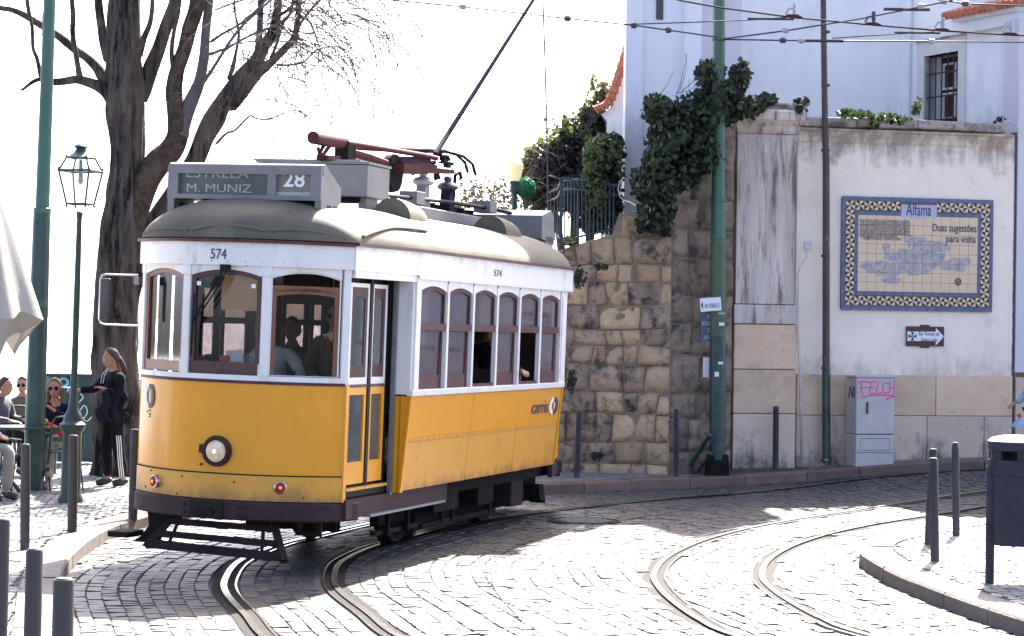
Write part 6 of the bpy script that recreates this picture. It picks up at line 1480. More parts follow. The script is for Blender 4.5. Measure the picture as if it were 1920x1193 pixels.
# --- running gear
for y in (0, 2.6):
    for s in (-1, 1):
        b = MB(); b.lathe([(.05, -.07), (.34, -.06), (.37, -.055), (.37, -.035), (.345, -.03), (.34, .06), (.30, .06), (.26, .02), (.10, .02), (.08, .06), (.03, .06)], (s * .45, y, .345), 36, axis=Matrix.Rotation(s * pi / 2, 3, 'Y')); b.build('wheel', M['under_brown'], tram, smooth='auto')
    MB().tube([(-.45, y, .345), (.45, y, .345)], .06, 12).build('axle', M['under'], tram)
    for s in (-1, 1):
        o = tb((s * .66, y, .36), (.16, .26, .30), 'axle_box', 'under', bev=.02)
        for dy in (-.32, .32): MB().lathe([(.07, 0), (.075, .02), (.06, .04), (.075, .06), (.06, .08), (.075, .10), (.06, .12), (.075, .14), (.07, .16)], (s * .66, y + dy, .36), 12).build('spring', M['under'], tram)
        tb((s * .58, y - .52, .28), (.08, .06, .30), 'brake_shoe_hanger', 'under')
for s in (-1, 1):
    tb((s * .66, 1.3, .30), (.09, 4.6, .10), 'truck_frame', 'under', bev=.01); tb((s * .66, 1.3, .52), (.10, 4.8, .08), 'truck_frame', 'under')
    for y in (-.85, .65, 1.3, 1.95, 3.4): tb((s * .66, y, .40), (.05, .10, .24), 'truck_bracket', 'under')
tb((0, .8, .56), (1.9, 6.4, .14), 'underframe', 'under'); tb((.0, .9, .40), (.9, 1.2, .25), 'motor', 'under', bev=.04); tb((.60, 1.3, .33), (.03, 3.4, .36), 'shade_plate', 'under'); tb((-.60, 1.3, .33), (.03, 3.4, .36), 'shade_plate', 'under'); tb((0, -1.35, .36), (.9, .12, .30), 'tool_box', 'under'); tb((0, 3.4, .34), (1.5, .5, .30), 'tool_box', 'under')  # plates beside the truck are dark sheets added for the shade under the tram
tb((.85, .2, .42), (.18, .7, .20), 'equipment_box', 'under', bev=.01); tb((.8, 1.5, .40), (.2, .5, .22), 'equipment_box', 'under', bev=.01); tb((.82, 2.45, .36), (.22, .42, .30), 'equipment_box', 'under_brown', bev=.015)
tb((.78, 1.0, .18), (.05, 2.2, .05), 'brake_bar', 'under'); tb((.74, -.62, .20), (.06, 1.2, .04), 'brake_bar', 'under_brown')
for y in (-1.0, -.5, .45, .75, 1.9): tb((.80, y, .30), (.04, .05, .26), 'bar_hanger', 'under')
b = MB(); b.ring([(.50, .27), (.74, .27), (.74, .47), (.50, .47)], [(.54, .31), (.70, .31), (.70, .43), (.54, .43)], lambda a, z, d: (a, d, z), -2.42, -2.38); b.build('step_bracket', M['steel_grey'] if False else M['under_brown'], tram)
b = MB(); b.prism([(3.05, .40), (3.22, .40), (3.34, .18), (3.12, .24)], lambda a, z, d: (d, a, z), .80, .98); b.build('rear_guard', M['under'], tram)
# --- rear platform
strip([(1.06, 3.16), (.88, 4.06)], .66, 1.55, -.03, .0, 'rear_side_panel', 'yellow'); strip([(1.06, 3.2), (.88, 4.06)], .48, .63, -.03, .02, 'rear_bumper', 'maroon_dull')
strip(RARC, .62, 1.55, -.03, 0, 'rear_dash', 'yellow'); strip(RARC, .43, .61, -.05, .05, 'rear_bumper', 'maroon_dull')
for k, x in enumerate((-.98, -.37, .37, .98)): tb((x * .86, 4.08 + .42 * (1 - abs(x) ** 2.3) - .02, 2.08), (.08, .05, 1.0), 'rear_post', 'tram_white')
tb((1.0, 3.22, 2.05), (.05, .1, 1.0), 'rear_post', 'tram_white')
tb((.90, 3.7, 2.0), (.02, .6, .8), 'rear_door_glass', 'glass_door', rz=.24)
# ================================================================ PEOPLE
def skin_mesh(name, chains, m, parent, sub=2, smooth=True):
    """chains: lists of (point, radius); a point given twice (same coords) is one joint"""
    V = []; R = []; Ed = []; idx = {}
    for ch_ in chains:
        prev = None
        for p, r in ch_:
            k = tuple(round(c, 4) for c in p)
            if k not in idx: idx[k] = len(V); V.append(p); R.append(r)
            i = idx[k]
            if prev is not None and prev != i: Ed.append((prev, i))
            prev = i
    me = bpy.data.meshes.new(name); me.from_pydata([tuple(v) for v in V], Ed, []); me.materials.append(m)
    o = bpy.data.objects.new(name, me); link(o, parent)
    md = o.modifiers.new('skin', 'SKIN'); md.use_smooth_shade = True; md.branch_smoothing = .6
    if not me.skin_vertices: 
        bm = bmesh.new(); bm.from_mesh(me); bm.verts.layers.skin.verify(); bm.to_mesh(me); bm.free()
    sl = me.skin_vertices[0].data
    for i, r in enumerate(R):
        rr = r if isinstance(r, tuple) else (r, r); sl[i].radius = rr; sl[i].use_root = (i == 0)
    s = o.modifiers.new('sub', 'SUBSURF'); s.levels = sub; s.render_levels = sub
    return o
def hand(w_, e, curl=.3, side=1):
    """chains for palm, four unequal fingers and thumb; e elbow, w_ wrist"""
    w_ = Vector(w_); d = (w_ - Vector(e)).normalized(); a = Vector((0, 0, 1)) if abs(d.z) < .8 else Vector((0, 1, 0))
    sd = d.cross(a).normalized(); dn = sd.cross(d).normalized() * -1
    palm = w_ + d * .055; out = [[(tuple(w_), .026), (tuple(palm), (.03, .022))]]
    for k, (of, ln) in enumerate(((-.030, .062), (-.010, .072), (.010, .068), (.028, .052))):
        b0 = palm + sd * of + d * .03; m_ = b0 + d * ln * .5 + dn * ln * .5 * curl; t = m_ + d * ln * .45 * (1 - curl) + dn * ln * .6 * curl
        out.append([(tuple(palm), (.03, .022)), (tuple(b0), .0105), (tuple(m_), .0095), (tuple(t), .0075)])
    th = w_ + d * .02 + sd * -.03 * side; out.append([(tuple(w_), .026), (tuple(th), .012), (tuple(th + d * .03 - sd * .018 * side), .010), (tuple(th + d * .055 - sd * .012 * side + dn * .01), .0085)])
    return out
def head_pt(d, sd, fw, up, Hd, off=0.):
    a, f, u = d                     # direction in head axes (side, forward, up)
    x = a * .074; y = f * (.094 if f > 0 else .098); z = u * .122
    if u < 0:
        k = min(1, -u); x *= 1 - .34 * k * (1 if f > -.2 else .6); y *= 1 - .10 * k if f > 0 else 1 - .30 * k
        z *= 1 if f > 0 else .92
    if f > .3:
        y += .024 * math.exp(-((a / .16) ** 2) - ((u + .20) / .17) ** 2)            # nose
        y -= .010 * (math.exp(-(((abs(a) - .38) / .18) ** 2) - ((u - .06) / .14) ** 2))  # eye sockets
        y += .006 * math.exp(-((a / .5) ** 2) - ((u - .27) / .12) ** 2)
        y += .005 * math.exp(-((a / .25) ** 2) - ((u + .52) / .09) ** 2)
        y += .008 * math.exp(-((a / .3) ** 2) - ((u + .86) / .14) ** 2)
    p = Vector((x, y, z)); 
    if off: p += p.normalized() * off
    return Hd + sd * p.x + fw * p.y + up * p.z
def person(label, J, hair='short', hm='hair_brown', top='cloth_black', legs='cloth_black', shoes='shoe', glasses=False, mw=None, loc=None, rz=0, group=None, look=(0, 0), fat=1., fingers=True, legsvis=True):
    root = thing('person', label, 'person', loc or (0, 0, 0), rz, group)
    if mw is not None: root.matrix_world = mw
    g = lambda k: tuple(J[k])
    N_ = Vector(J['neck']); Hd = Vector(J['head'])     # head = centre of skull
    up = (Hd - N_).normalized().lerp(Vector((0, 0, 1)), .5).normalized(); yaw_, nod = look; fw = Matrix.Rotation(yaw_, 3, 'Z') @ Vector((0, -cos(nod), -sin(nod))); up = (up - fw * fw.dot(up)).normalized(); sd = up.cross(fw)
    HB = Hd - up * .075 - fw * .012
    B = [[(g('pelvis'), .11 * fat), (g('waist'), .095 * fat), (g('chest'), .12 * fat), (g('uchest'), .10), (tuple(N_), .055), (tuple(HB), .055)]]
    for s in ('l', 'r'):
        B.append([(g('uchest'), .10), (g('sh' + s), .055), (g('el' + s), .042), (g('wr' + s), .030)])
        if fingers: B += hand(g('wr' + s), g('el' + s), J.get('curl', .35), 1 if s == 'l' else -1)
        if legsvis: B.append([(g('pelvis'), .11 * fat), (g('hip' + s), .085), (g('kn' + s), .055), (g('an' + s), .036), (g('to' + s), .032)])
    bo = skin_mesh('body', B, M['skin'], root)
    # one continuous surface: evaluated limbs + modelled head, fused by a voxel remesh
    bo.parent = None; bpy.context.view_layer.update(); dg = bpy.context.evaluated_depsgraph_get()
    me = bpy.data.meshes.new_from_object(bo.evaluated_get(dg)); me.name = 'body'; bo.modifiers.clear(); bo.data = me; bo.parent = root
    bm = bmesh.new(); bm.from_mesh(me); NU, NV = 28, 20; rows = []
    for j in range(NV + 1):
        ph = -pi / 2 + pi * j / NV; rows.append([bm.verts.new(head_pt((cos(ph) * cos(t), cos(ph) * sin(t), sin(ph)), sd, fw, up, Hd)) for t in [2 * pi * i / NU for i in range(NU)]] if 0 < j < NV else [bm.verts.new(head_pt((0, 0, sin(ph)), sd, fw, up, Hd))])
    def face_rows(bm, rows):
        for j in range(NV):
            A_, B_ = rows[j], rows[j + 1]
            for i in range(NU):
                k = (i + 1) % NU
                if len(A_) == 1: bm.faces.new((A_[0], B_[k], B_[i]))
                elif len(B_) == 1: bm.faces.new((A_[i], A_[k], B_[0]))
                else: bm.faces.new((A_[i], A_[k], B_[k], B_[i]))
    face_rows(bm, rows); bmesh.ops.recalc_face_normals(bm, faces=bm.faces); bm.to_mesh(me); bm.free()
    rm = bo.modifiers.new('fuse', 'REMESH'); rm.mode = 'VOXEL'; rm.voxel_size = .0075; rm.use_smooth_shade = True
    for s in (-1, 1):
        e_ = head_pt((s * .38, .9, .05), sd, fw, up, Hd, -.002)
        if not glasses: MB().lathe([(.002, -.010), (.011, -.005), (.011, .003), (.003, .007)], e_, 10, axis=Matrix((sd, up, fw)).transposed()).build('eye', M['hair_dark'], root)
        MB().lathe([(.004, -.008), (.022, -.004), (.026, .004), (.010, .012)], Hd + sd * s * .074 - up * .008, 10, axis=Matrix((fw, up, sd * s)).transposed()).build('ear', M['skin'], root, smooth=True)
        MB().box(head_pt((s * .36, .86, .25), sd, fw, up, Hd, .001), (.034, .006, .007), rot=Matrix((sd, fw, up)).transposed()).build('eyebrow', M[hm], root)
    MB().box(head_pt((0, .85, -.52), sd, fw, up, Hd, .0), (.036, .008, .007), rot=Matrix((sd, fw, up)).transposed()).build('mouth', M['lip'], root)
    if glasses:
        b = MB()
        for s in (-1, 1):
            c_ = head_pt((s * .38, .9, .06), sd, fw, up, Hd, .012)
            b.lathe([(.002, -.004), (.026, -.003), (.027, .003), (.002, .005)], c_, 14, axis=Matrix((sd, up, fw)).transposed()); b.tube([c_ + sd * s * .024 + up * .008, Hd + sd * s * .079 + up * .012], .004, 5)
        b.tube([head_pt((-.15, .95, .08), sd, fw, up, Hd, .014), head_pt((.15, .95, .08), sd, fw, up, Hd, .014)], .004, 5); b.build('sunglasses', M['black'], root)
    bm = bmesh.new(); rows = []; lg_ = hair in ('long',)
    def hoff(d):
        t = -d[1] * 1.0 + d[2] * .9 - .22 + (.30 * abs(d[0]) if lg_ else 0)
        t = sm((t + .12) / .24); low = sm((d[2] + (.85 if lg_ else .62)) / .2)
        return -.012 + (.030 + .006 * noise.noise((d[0] * 9, d[1] * 9, d[2] * 2.5))) * t * low
    for j in range(NV + 1):
        ph = -pi / 2 + pi * j / NV; L_ = []
        for t in ([2 * pi * i / NU for i in range(NU)] if 0 < j < NV else [0]):
            d = (cos(ph) * cos(t), cos(ph) * sin(t), sin(ph)) if 0 < j < NV else (0, 0, sin(ph)); L_.append(bm.verts.new(head_pt(d, sd, fw, up, Hd, hoff(d))))
        rows.append(L_)
    face_rows(bm, rows)
    me = bpy.data.meshes.new('hair'); bmesh.ops.recalc_face_normals(bm, faces=bm.faces); bm.to_mesh(me); bm.free(); me.materials.append(M[hm]); me.polygons.foreach_set('use_smooth', [True] * len(me.polygons)); ho = bpy.data.objects.new('hair', me); link(ho, root)
    if hair == 'long':
        for s in (-1, 1):
            for q in range(3):
                o_ = -fw * (.03 * q) ; skin_mesh('hair_lock', [[(tuple(Hd + sd * s * .068 + up * .03 + o_), .022), (tuple(Hd + sd * s * .082 - up * .04 + o_), .026), (tuple(Hd + sd * s * (.088 - .008 * q) - up * .12 + o_), .028), (tuple(Hd + sd * s * (.07 - .01 * q) - up * .185 + o_), .014)]], M[hm], root)
    if hair == 'tail':
        for q in (-1, 0, 1):
            skin_mesh('hair_lock', [[(tuple(Hd - fw * .085 + up * .02 + sd * q * .02), .03), (tuple(Hd - fw * .115 - up * .04 + sd * q * .028), .030), (tuple(Hd - fw * (.135 + .01 * q) - up * .12 + sd * q * .03), .026), (tuple(Hd - fw * (.15 + .015 * q) - up * .22 + sd * q * .02), .012)]], M[hm], root)
    # clothes over the body
    T = [[(g('pelvis'), .132 * fat), (g('waist'), .122 * fat), (g('chest'), .148 * fat), (g('uchest'), .120), (tuple(Vector(J['uchest']).lerp(N_, .85)), .064)]]
    for s in ('l', 'r'):
        cuff = Vector(J['el' + s]).lerp(Vector(J['wr' + s]), .93); md_ = Vector(J['sh' + s]).lerp(Vector(J['el' + s]), .5) + Vector((random.uniform(-.01, .01),) * 3)
        T.append([(g('uchest'), .120), (g('sh' + s), .078), (tuple(md_), .064), (g('el' + s), .058), (tuple(cuff), .042)])
    to_ = skin_mesh('top', T, M[top], root)
    tex = bpy.data.textures.get('folds') or bpy.data.textures.new('folds', 'CLOUDS'); tex.noise_scale = .09
    dsp = to_.modifiers.new('folds', 'DISPLACE'); dsp.texture = tex; dsp.strength = .022; dsp.mid_level = .5
    if legsvis:
        Lg = []
        for s in ('l', 'r'):
            Lg.append([(g('pelvis'), .126 * fat), (g('hip' + s), .104), (g('kn' + s), .076), (tuple(Vector(J['an' + s]) + Vector((0, 0, .015))), .060)])
        lo_ = skin_mesh('trousers', Lg, M[legs], root); dsp = lo_.modifiers.new('folds', 'DISPLACE'); dsp.texture = tex; dsp.strength = .02; dsp.mid_level = .5
        for s in ('l', 'r'):
            a, t = Vector(J['an' + s]), Vector(J['to' + s]); skin_mesh('shoe', [[(tuple(a + Vector((0, 0, .01))), .05), (tuple(a - Vector((0, 0, .035)) - (t - a) * .25), .045), (tuple(a.lerp(t, .6) - Vector((0, 0, .004))), .052), (tuple(t), .046)]], M[shoes], root)
    return root
def stand(h=1.65):
    k = h / 1.65
    J = dict(pelvis=(0, 0, .93), waist=(0, -.005, 1.05), chest=(0, -.005, 1.22), uchest=(0, 0, 1.34), neck=(0, -.005, 1.43), head=(0, -.02, 1.56),
             shl=(.165, 0, 1.34), shr=(-.165, 0, 1.34), ell=(.21, .02, 1.08), elr=(-.21, .02, 1.08), wrl=(.22, -.06, .85), wrr=(-.22, -.06, .85),
             hipl=(.09, 0, .86), hipr=(-.09, 0, .86), knl=(.10, -.02, .48), knr=(-.10, -.02, .48), anl=(.10, .02, .085), anr=(-.10, .02, .085), tol=(.12, -.13, .035), tor=(-.12, -.13, .035))
    return {a: tuple(c * k for c in b_) for a, b_ in J.items()}
def sit():
    return dict(pelvis=(0, 0, .56), waist=(0, -.01, .67), chest=(0, -.02, .84), uchest=(0, -.02, .96), neck=(0, -.03, 1.04), head=(0, -.05, 1.165),
                shl=(.165, -.02, .95), shr=(-.165, -.02, .95), ell=(.22, -.08, .72), elr=(-.22, -.08, .72), wrl=(.14, -.30, .70), wrr=(-.14, -.30, .70),
                hipl=(.09, -.08, .54), hipr=(-.09, -.08, .54), knl=(.11, -.46, .56), knr=(-.11, -.46, .56), anl=(.11, -.42, .09), anr=(-.11, -.42, .09), tol=(.12, -.58, .04), tor=(-.12, -.58, .04))
# standing waitress
g = gr(213, 913, .12)
J = stand(1.63); J.update(shr=(-.15, -.03, 1.33), elr=(-.17, -.22, 1.16), wrr=(-.12, -.42, 1.155), shl=(.16, .02, 1.33), ell=(.21, .02, 1.10), wrl=(.10, -.14, 1.17), neck=(0, -.02, 1.415), head=(.0, -.055, 1.53), hipr=(-.09, -.02, .85), anr=(-.09, -.05, .085), tor=(-.10, -.20, .035), knr=(-.09, -.07, .48), anl=(.10, .10, .085), tol=(.11, -.05, .035), knl=(.10, .02, .48), curl=.5)
wt = person('standing woman in black tracksuit with white leg stripes, reaching out left beside the tree', J, 'tail', 'hair_brown', 'cloth_black', 'cloth_black', 'shoe', loc=(g.x, g.y, .125), rz=radians(-66), look=(0, .12))
for dx in (-.012, .0, .012):
    b = MB(); b.tube([(.170 , dx * 2.0 + .01, .62), (.180, dx * 2 + .02, .48), (.170, dx * 2 + .035, .30), (.165, dx * 2 + .06, .12)], .006, 5); b.build('stripe', M['letter_white'], wt)
    b = MB(); b.tube([(-.150 , -.075 + dx * 2.0 , .62), (-.165, -.09 + dx * 2, .48), (-.155, -.08 + dx * 2, .30), (-.150, -.06 + dx * 2, .12)], .006, 5); b.build('stripe', M['letter_white'], wt)
for x in (-.05, .05): MB().tube([(x * .8, -.09, 1.42), (x * 1.3, -.145, 1.34), (x * 1.2, -.16, 1.24)], .004, 5).build('drawstring', M['letter_white'], wt)
Rz = Matrix.Rotation(radians(-72), 3, 'Z'); hp = Vector((g.x, g.y, .125)) + Rz @ Vector((-.12, -.56, 1.165))
tray = thing('menu', 'white folded menu held out by the woman in black', 'menu', hp); MB().box((-.03, 0, .02), (.26, .17, .012), rot=Matrix.Rotation(.05, 3, 'Y')).build('cover', M['paper'], tray)
dj = thing('draped_jacket', 'dark jacket hanging over the forearm of the standing woman', 'jacket', (g.x, g.y, .125), radians(-72))
b = MB(); n, m_ = 14, 12; vs = []
for i in range(n + 1):
    u = i / n
    for j in range(m_ + 1):
        v = j / m_; x = .14 + .12 * (u - .5) + .02 * sin(v * 9 + u * 5); y = .10 - .30 * u + .03 * sin(v * 7); z = 1.15 - v * .36 * (1 - .25 * abs(u - .4)) + .03 * sin(u * 11); x += .07 + .03 * sin(u * 16 + v * 3); vs.append((x, y, z))
b.add(vs, [(i * (m_ + 1) + j, i * (m_ + 1) + j + 1, (i + 1) * (m_ + 1) + j + 1, (i + 1) * (m_ + 1) + j) for i in range(n) for j in range(m_)])
o = b.build('cloth', M['cloth_navy'], dj, smooth=True); s_ = o.modifiers.new('sol', 'SOLIDIFY'); s_.thickness = .05
# seated blonde woman
Ys = 25.6; p = at(106, 740, Ys)
J = sit(); J.update(wrr=(-.06, -.30, .76), elr=(-.24, -.10, .74), wrl=(.06, -.24, .93), ell=(.26, -.12, .76), knr=(-.02, -.46, .62), anr=(.14, -.50, .20), tor=(.20, -.62, .17))
bw = person('blonde woman with sunglasses and navy top sitting at the cafe table', J, 'long', 'hair_blond', 'cloth_navy', 'cloth_grey', 'shoe_pale', True, loc=(p.x, Ys, .125), rz=radians(-12), look=(radians(12), 0))
sf = thing('scarf', 'red and yellow scarf lying in the lap of the blonde woman', 'scarf', (p.x, Ys, .125), radians(-12))
skin_mesh('red_cloth', [[((-.20, -.30, .70), .05), ((-.06, -.36, .74), .06), ((.08, -.38, .74), .055), ((.20, -.34, .68), .045), ((.24, -.30, .58), .03)]], M['cloth_red'], sf); skin_mesh('yellow_cloth', [[((-.12, -.40, .78), .035), ((.0, -.42, .80), .04), ((.08, -.40, .79), .03)]], M['cloth_yellow'], sf)
# people further left
p = at(-52, 740, 23.6); person('seated guest in light blue shirt cut off by the left edge', sit(), 'short', 'hair_brown', 'cloth_blue', 'cloth_grey', loc=(p.x, 23.6, .125), rz=radians(60))
p = at(-4, 722, 27.2); J = sit(); J.update(head=(0, -.12, 1.13), neck=(0, -.08, 1.03)); person('dark clothed guest bending over behind the cafe table at far left', J, 'short', 'hair_brown', 'cloth_slate', 'cloth_black', loc=(p.x, 27.2, .125), rz=radians(70), fat=1.15)
p = at(43, 745, 30.5); person('small far guest with dark hair and sunglasses by the terrace railing', sit(), 'short', 'hair_dark', 'cloth_khaki', 'cloth_black', glasses=True, loc=(p.x, 30.5, .0), rz=0)
# right edge pedestrian
p = at(1946, 720, 29.0); J = stand(1.35); J.update(wrr=(-.26, -.16, .84), elr=(-.24, .0, .92))
pd_ = person('passer-by in blue jacket at the right edge behind the litter bin', J, 'short', 'hair_dark', 'cloth_blue', 'cloth_black', loc=(p.x, 29.0, .12 + hz(p.x, 29)), rz=radians(-60))
um = thing('folded_umbrella', 'blue and white patterned cloth held by the passer-by at the right edge', 'umbrella', (p.x - .02, 28.8, hz(p.x, 29) + .12))
q = at(1922, 797, 28.8); b = MB(); b.lathe([(.20, -.03), (.17, .02), (.08, .09), (.01, .11)], q - um.location, 12); b.build('canopy', M['cloth_blue'], um, smooth='auto'); b = MB(); b.tube([q - um.location + Vector((-.10, 0, .12)), q - um.location + Vector((-.06, 0, .13))], .025, 8); b.build('handle', M['cloth_red'], um)
# people in the tram
def inT(x, y, z, rz): return TM @ Matrix.Translation((x, y, z)) @ Matrix.Rotation(rz, 4, 'Z')
J = stand(1.6); J.update(wrl=(.12, -.20, 1.02), wrr=(-.10, -.22, .98), ell=(.25, -.02, 1.05), elr=(-.25, -.02, 1.05))
fw_ = person('woman passenger with sunglasses and khaki coat behind the right front pane', J, 'short', 'hair_brown', 'cloth_khaki', 'cloth_black', glasses=True, mw=inT(.70, -2.15, .66, radians(8)), fat=1.2)
MB().prism([(-.08, 1.36), (-.02, 1.28), (.0, 1.30), (.06, 1.40)], lambda a, z, d: (a, -.13 + d, z), -.02, 0).build('collar', M['cloth_white'], fw_)
skin_mesh('scarf', [[((-.06, -.12, 1.38), .02), ((-.02, -.15, 1.28), .022), ((.02, -.16, 1.16), .016)]], M['cloth_red'], fw_)
J = sit(); J.update(ell=(.33, -.12, .80), wrl=(.40, -.40, .72), elr=(-.24, -.14, .76), wrr=(-.25, -.38, .78), head=(-.08, -.08, 1.14), uchest=(-.03, -.05, .96), neck=(-.05, -.06, 1.03))
person('tram driver in white shirt reaching over the controls behind the windscreen', J, 'short', 'hair_brown', 'cloth_white', 'cloth_black', mw=inT(.10, -2.10, .88, 0))
J = sit(); J.update(wrl=(.20, -.20, .76), ell=(.24, .05, .70))
person('tram passenger in grey jacket leaning at the third side window', J, 'short', 'hair_brown', 'cloth_slate', 'cloth_black', mw=inT(.74, .33, .93, radians(4)), fat=1.1)
J = sit(); J.update(ell=(.30, -.12, .74), wrl=(.44, -.32, .72), curl=.6)
person('tram passenger in navy pullover with one hand out of the fifth side window', J, 'short', 'hair_dark', 'cloth_navy', 'cloth_black', mw=inT(.76, 1.85, .96, radians(4)))
person('tram passenger in red shirt seated behind the first side window', sit(), 'short', 'hair_blond', 'cloth_pink', 'cloth_blue', mw=inT(.70, -.85, .88, radians(-20)))
for k, (x, y, tp2, hm, lb) in enumerate(((-.62, -.1, 'cloth_slate', 'hair_brown', 'dark tram passenger seen through the windscreen, nearest the left post'), (-.25, .6, 'cloth_khaki', 'hair_blond', 'fair-haired tram passenger seen through the windscreen centre'), (.12, -.3, 'cloth_slate', 'hair_brown', 'large grey-clad tram passenger seen through the windscreen'))):
    person(lb, sit(), 'short', hm, tp2, 'cloth_black', mw=inT(x, y, .86, radians(20 * k)), fat=1.15, fingers=False)
# ================================================================ CAFE TERRACE
def chair(loc, rz, label, group='dark metal cafe chairs'):
    t = thing('cafe_chair', label, 'chair', loc, rz, group); m = M['green_dark']
    o = MB().box((0, 0, .45), (.40, .38, .02)).build('seat', m, t); bevel(o, .008)
    for s in (-1, 1):
        MB().tube([(s * .19, -.22, 0), (s * .19, .10, .44), (s * .19, .20, .66), (s * .18, .22, .80)], .012, 7).build('leg', m, t)
        MB().tube([(s * .19, .22, 0), (s * .19, -.16, .45), (s * .20, -.19, .62), (s * .20, .16, .66)], .012, 7).build('leg', m, t)
    MB().tube([(-.18, .22, .80), (-.14, .24, .86), (0, .25, .87), (.14, .24, .86), (.18, .22, .80)], .013, 7).build('back_frame', m, t)
    for z in (.60, .72): o = MB().box((0, .22, z), (.35, .012, .055)).build('back_slat', m, t)
    return t
g = gr(103, 925, .12)
chair((g.x, g.y + .5, .125), radians(200), 'empty dark metal chair in front of the seated blonde woman')
p = at(106, 740, Ys); chair((p.x, Ys + .02, .125), radians(-12), 'dark metal chair on which the blonde woman sits')
g2 = at(4, 800, 24.4); chair((g2.x, 24.4, .125), radians(110), 'dark metal chair cut off by the left edge of the picture')
g3 = at(32, 800, 27.4); chair((g3.x, 27.4, .125), radians(10), 'dark metal chair behind the table, near the railing')
tc_ = at(42, 799, 25.2); tt = thing('cafe_table', 'round dark green metal cafe table at far left', 'table', (tc_.x, 25.0, .125))
b = MB(); b.lathe([(.34, .715), (.37, .72), (.37, .742), (.34, .745)], (0, 0, 0), 32); b.build('table_top', M['green_dark'], tt, smooth='auto')
for k in range(3):
    th = k * 2.09 + .5; MB().tube([(.30 * cos(th), .30 * sin(th), 0), (.10 * cos(th), .10 * sin(th), .4), (.24 * cos(th), .24 * sin(th), .715)], .014, 7).build('leg', M['green_dark'], tt)
kb = thing('hoarding', 'dark green board with cyan graffiti between the lamp post and the tree', 'board')
a, c = at(86, 704, 29.6), at(186, 704, 29.6); o = MB().box(((a.x + c.x) / 2, 29.6, (a.z + .15) / 2), (c.x - a.x, .08, a.z - .15)).build('panel', M['green_low'], kb); MB().box((a.x + .03, 29.55, (a.z + .15) / 2), (.10, .02, a.z - .15)).build('edge_strip', M['steel_grey'], kb)
MB().box(((a.x + c.x) / 2, 29.55, a.z + .01), (c.x - a.x + .04, .2, .04)).build('top_cap', M['iron_light'], kb)
strokes(kb, [[(110, 735), (112, 712)], [(112, 712), (120, 709), (127, 714), (125, 722), (117, 725), (112, 722)], [(127, 735), (130, 726), (133, 738), (138, 730)]], lambda x, y: tuple(at(x, y, 29.54)), .02, M['graf_cyan'])
strokes(kb, [[(150, 770), (158, 760), (164, 772), (156, 785), (150, 778), (162, 790), (172, 782)], [(148, 755), (156, 745), (150, 738)]], lambda x, y: tuple(at(x, y, 29.54)), .008, M['graf_white'])
pb = thing('parapet_railing', 'low iron railing at the edge of the viewpoint terrace', 'railing'); 
for z in (.88, .30): MB().tube([at(-60, 700, 31.6) * 0 + Vector((at(-60, 700, 31.6).x, 31.6, z)), Vector((at(300, 700, 31.6).x, 31.6, z))], .022, 7).build('rail_bar', M['iron'], pb)
for k in range(26):
    x = at(-60, 700, 31.6).x + k * .115; MB().tube([(x, 31.6, .12), (x, 31.6, .88)], .009, 5).build('baluster', M['iron'], pb)
rbn = thing('terrace_bin', 'dark blue bin standing behind the seated blonde woman', 'bin', (at(84, 740, 27.5).x, 27.5, .125)); b = MB(); b.lathe([(.16, 0), (.19, .8), (.20, .98), (.14, 1.04), (.02, 1.06)], (0, 0, 0), 20); b.build('drum', M['bin'], rbn, smooth='auto'); MB().lathe([(.195, .84), (.207, .86), (.207, .90), (.2, .92)], (0, 0, 0), 20).build('rim', M['iron_light'], rbn)
# folded parasol at the left edge
Yu = 18.; pc_ = at(-62, 620, Yu); pu = thing('parasol', 'half-closed off-white cafe parasol hanging in at the left edge', 'parasol', (pc_.x, Yu, .12))
b = MB(); n, m_ = 64, 14; vs = []; zt0 = at(-62, 150, Yu).z - .12; zb0_ = at(-62, 598, Yu).z - .12; Rm = (77 + 62) * Yu / FPX
for i in range(n):
    th = 2 * pi * i / n; f = cos(th * 8); 
    for j in range(m_ + 1):
        v = j / m_; r = Rm * (v ** 1.15) * (1 - .16 * v * (1 - f) * .5) + .02; z = zt0 + (zb0_ - zt0) * v + (.035 * v * (1 - f)); vs.append((r * cos(th), r * sin(th), z))
b.add(vs, [(i * (m_ + 1) + j, i * (m_ + 1) + j + 1, ((i + 1) % n) * (m_ + 1) + j + 1, ((i + 1) % n) * (m_ + 1) + j) for i in range(n) for j in range(m_)]); o = b.build('canopy', M['canvas'], pu, smooth=True)
b = MB(); vs = []
for i in range(n + 1):
    th = 2 * pi * i / n; f = cos(th * 8); r = (Rm * (1 - .08 * (1 - f)) + .02)
    for v in (0, .33, .66, 1): vs.append((r * cos(th) * (1 - .30 * v), r * sin(th) * (1 - .3 * v), zb0_ + .035 * (1 - f) - v * (.12 + .22 * max(0, sin(th * 2.5 + .3)))))
b.add(vs, [(i * 4 + j, i * 4 + j + 1, (i + 1) * 4 + j + 1, (i + 1) * 4 + j) for i in range(n) for j in range(3)]); b.build('valance', M['canvas'], pu, smooth=True)
MB().tube([(0, 0, 0), (0, 0, zt0 + .1)], .03, 12).build('pole', M['letter_white'], pu)
# ================================================================ LANTERN POST
g = gr(136, 943, .12); Yl = g.y; sl_ = Yl / FPX; bx0 = g.x
lt = thing('street_lantern', 'glass street lantern on a slender green post in front of the tree', 'street lamp', (g.x, g.y, .12))
def lz(y): return at(143, y, Yl).z - .12
def lx(px): return at(px, 600, Yl).x - bx0
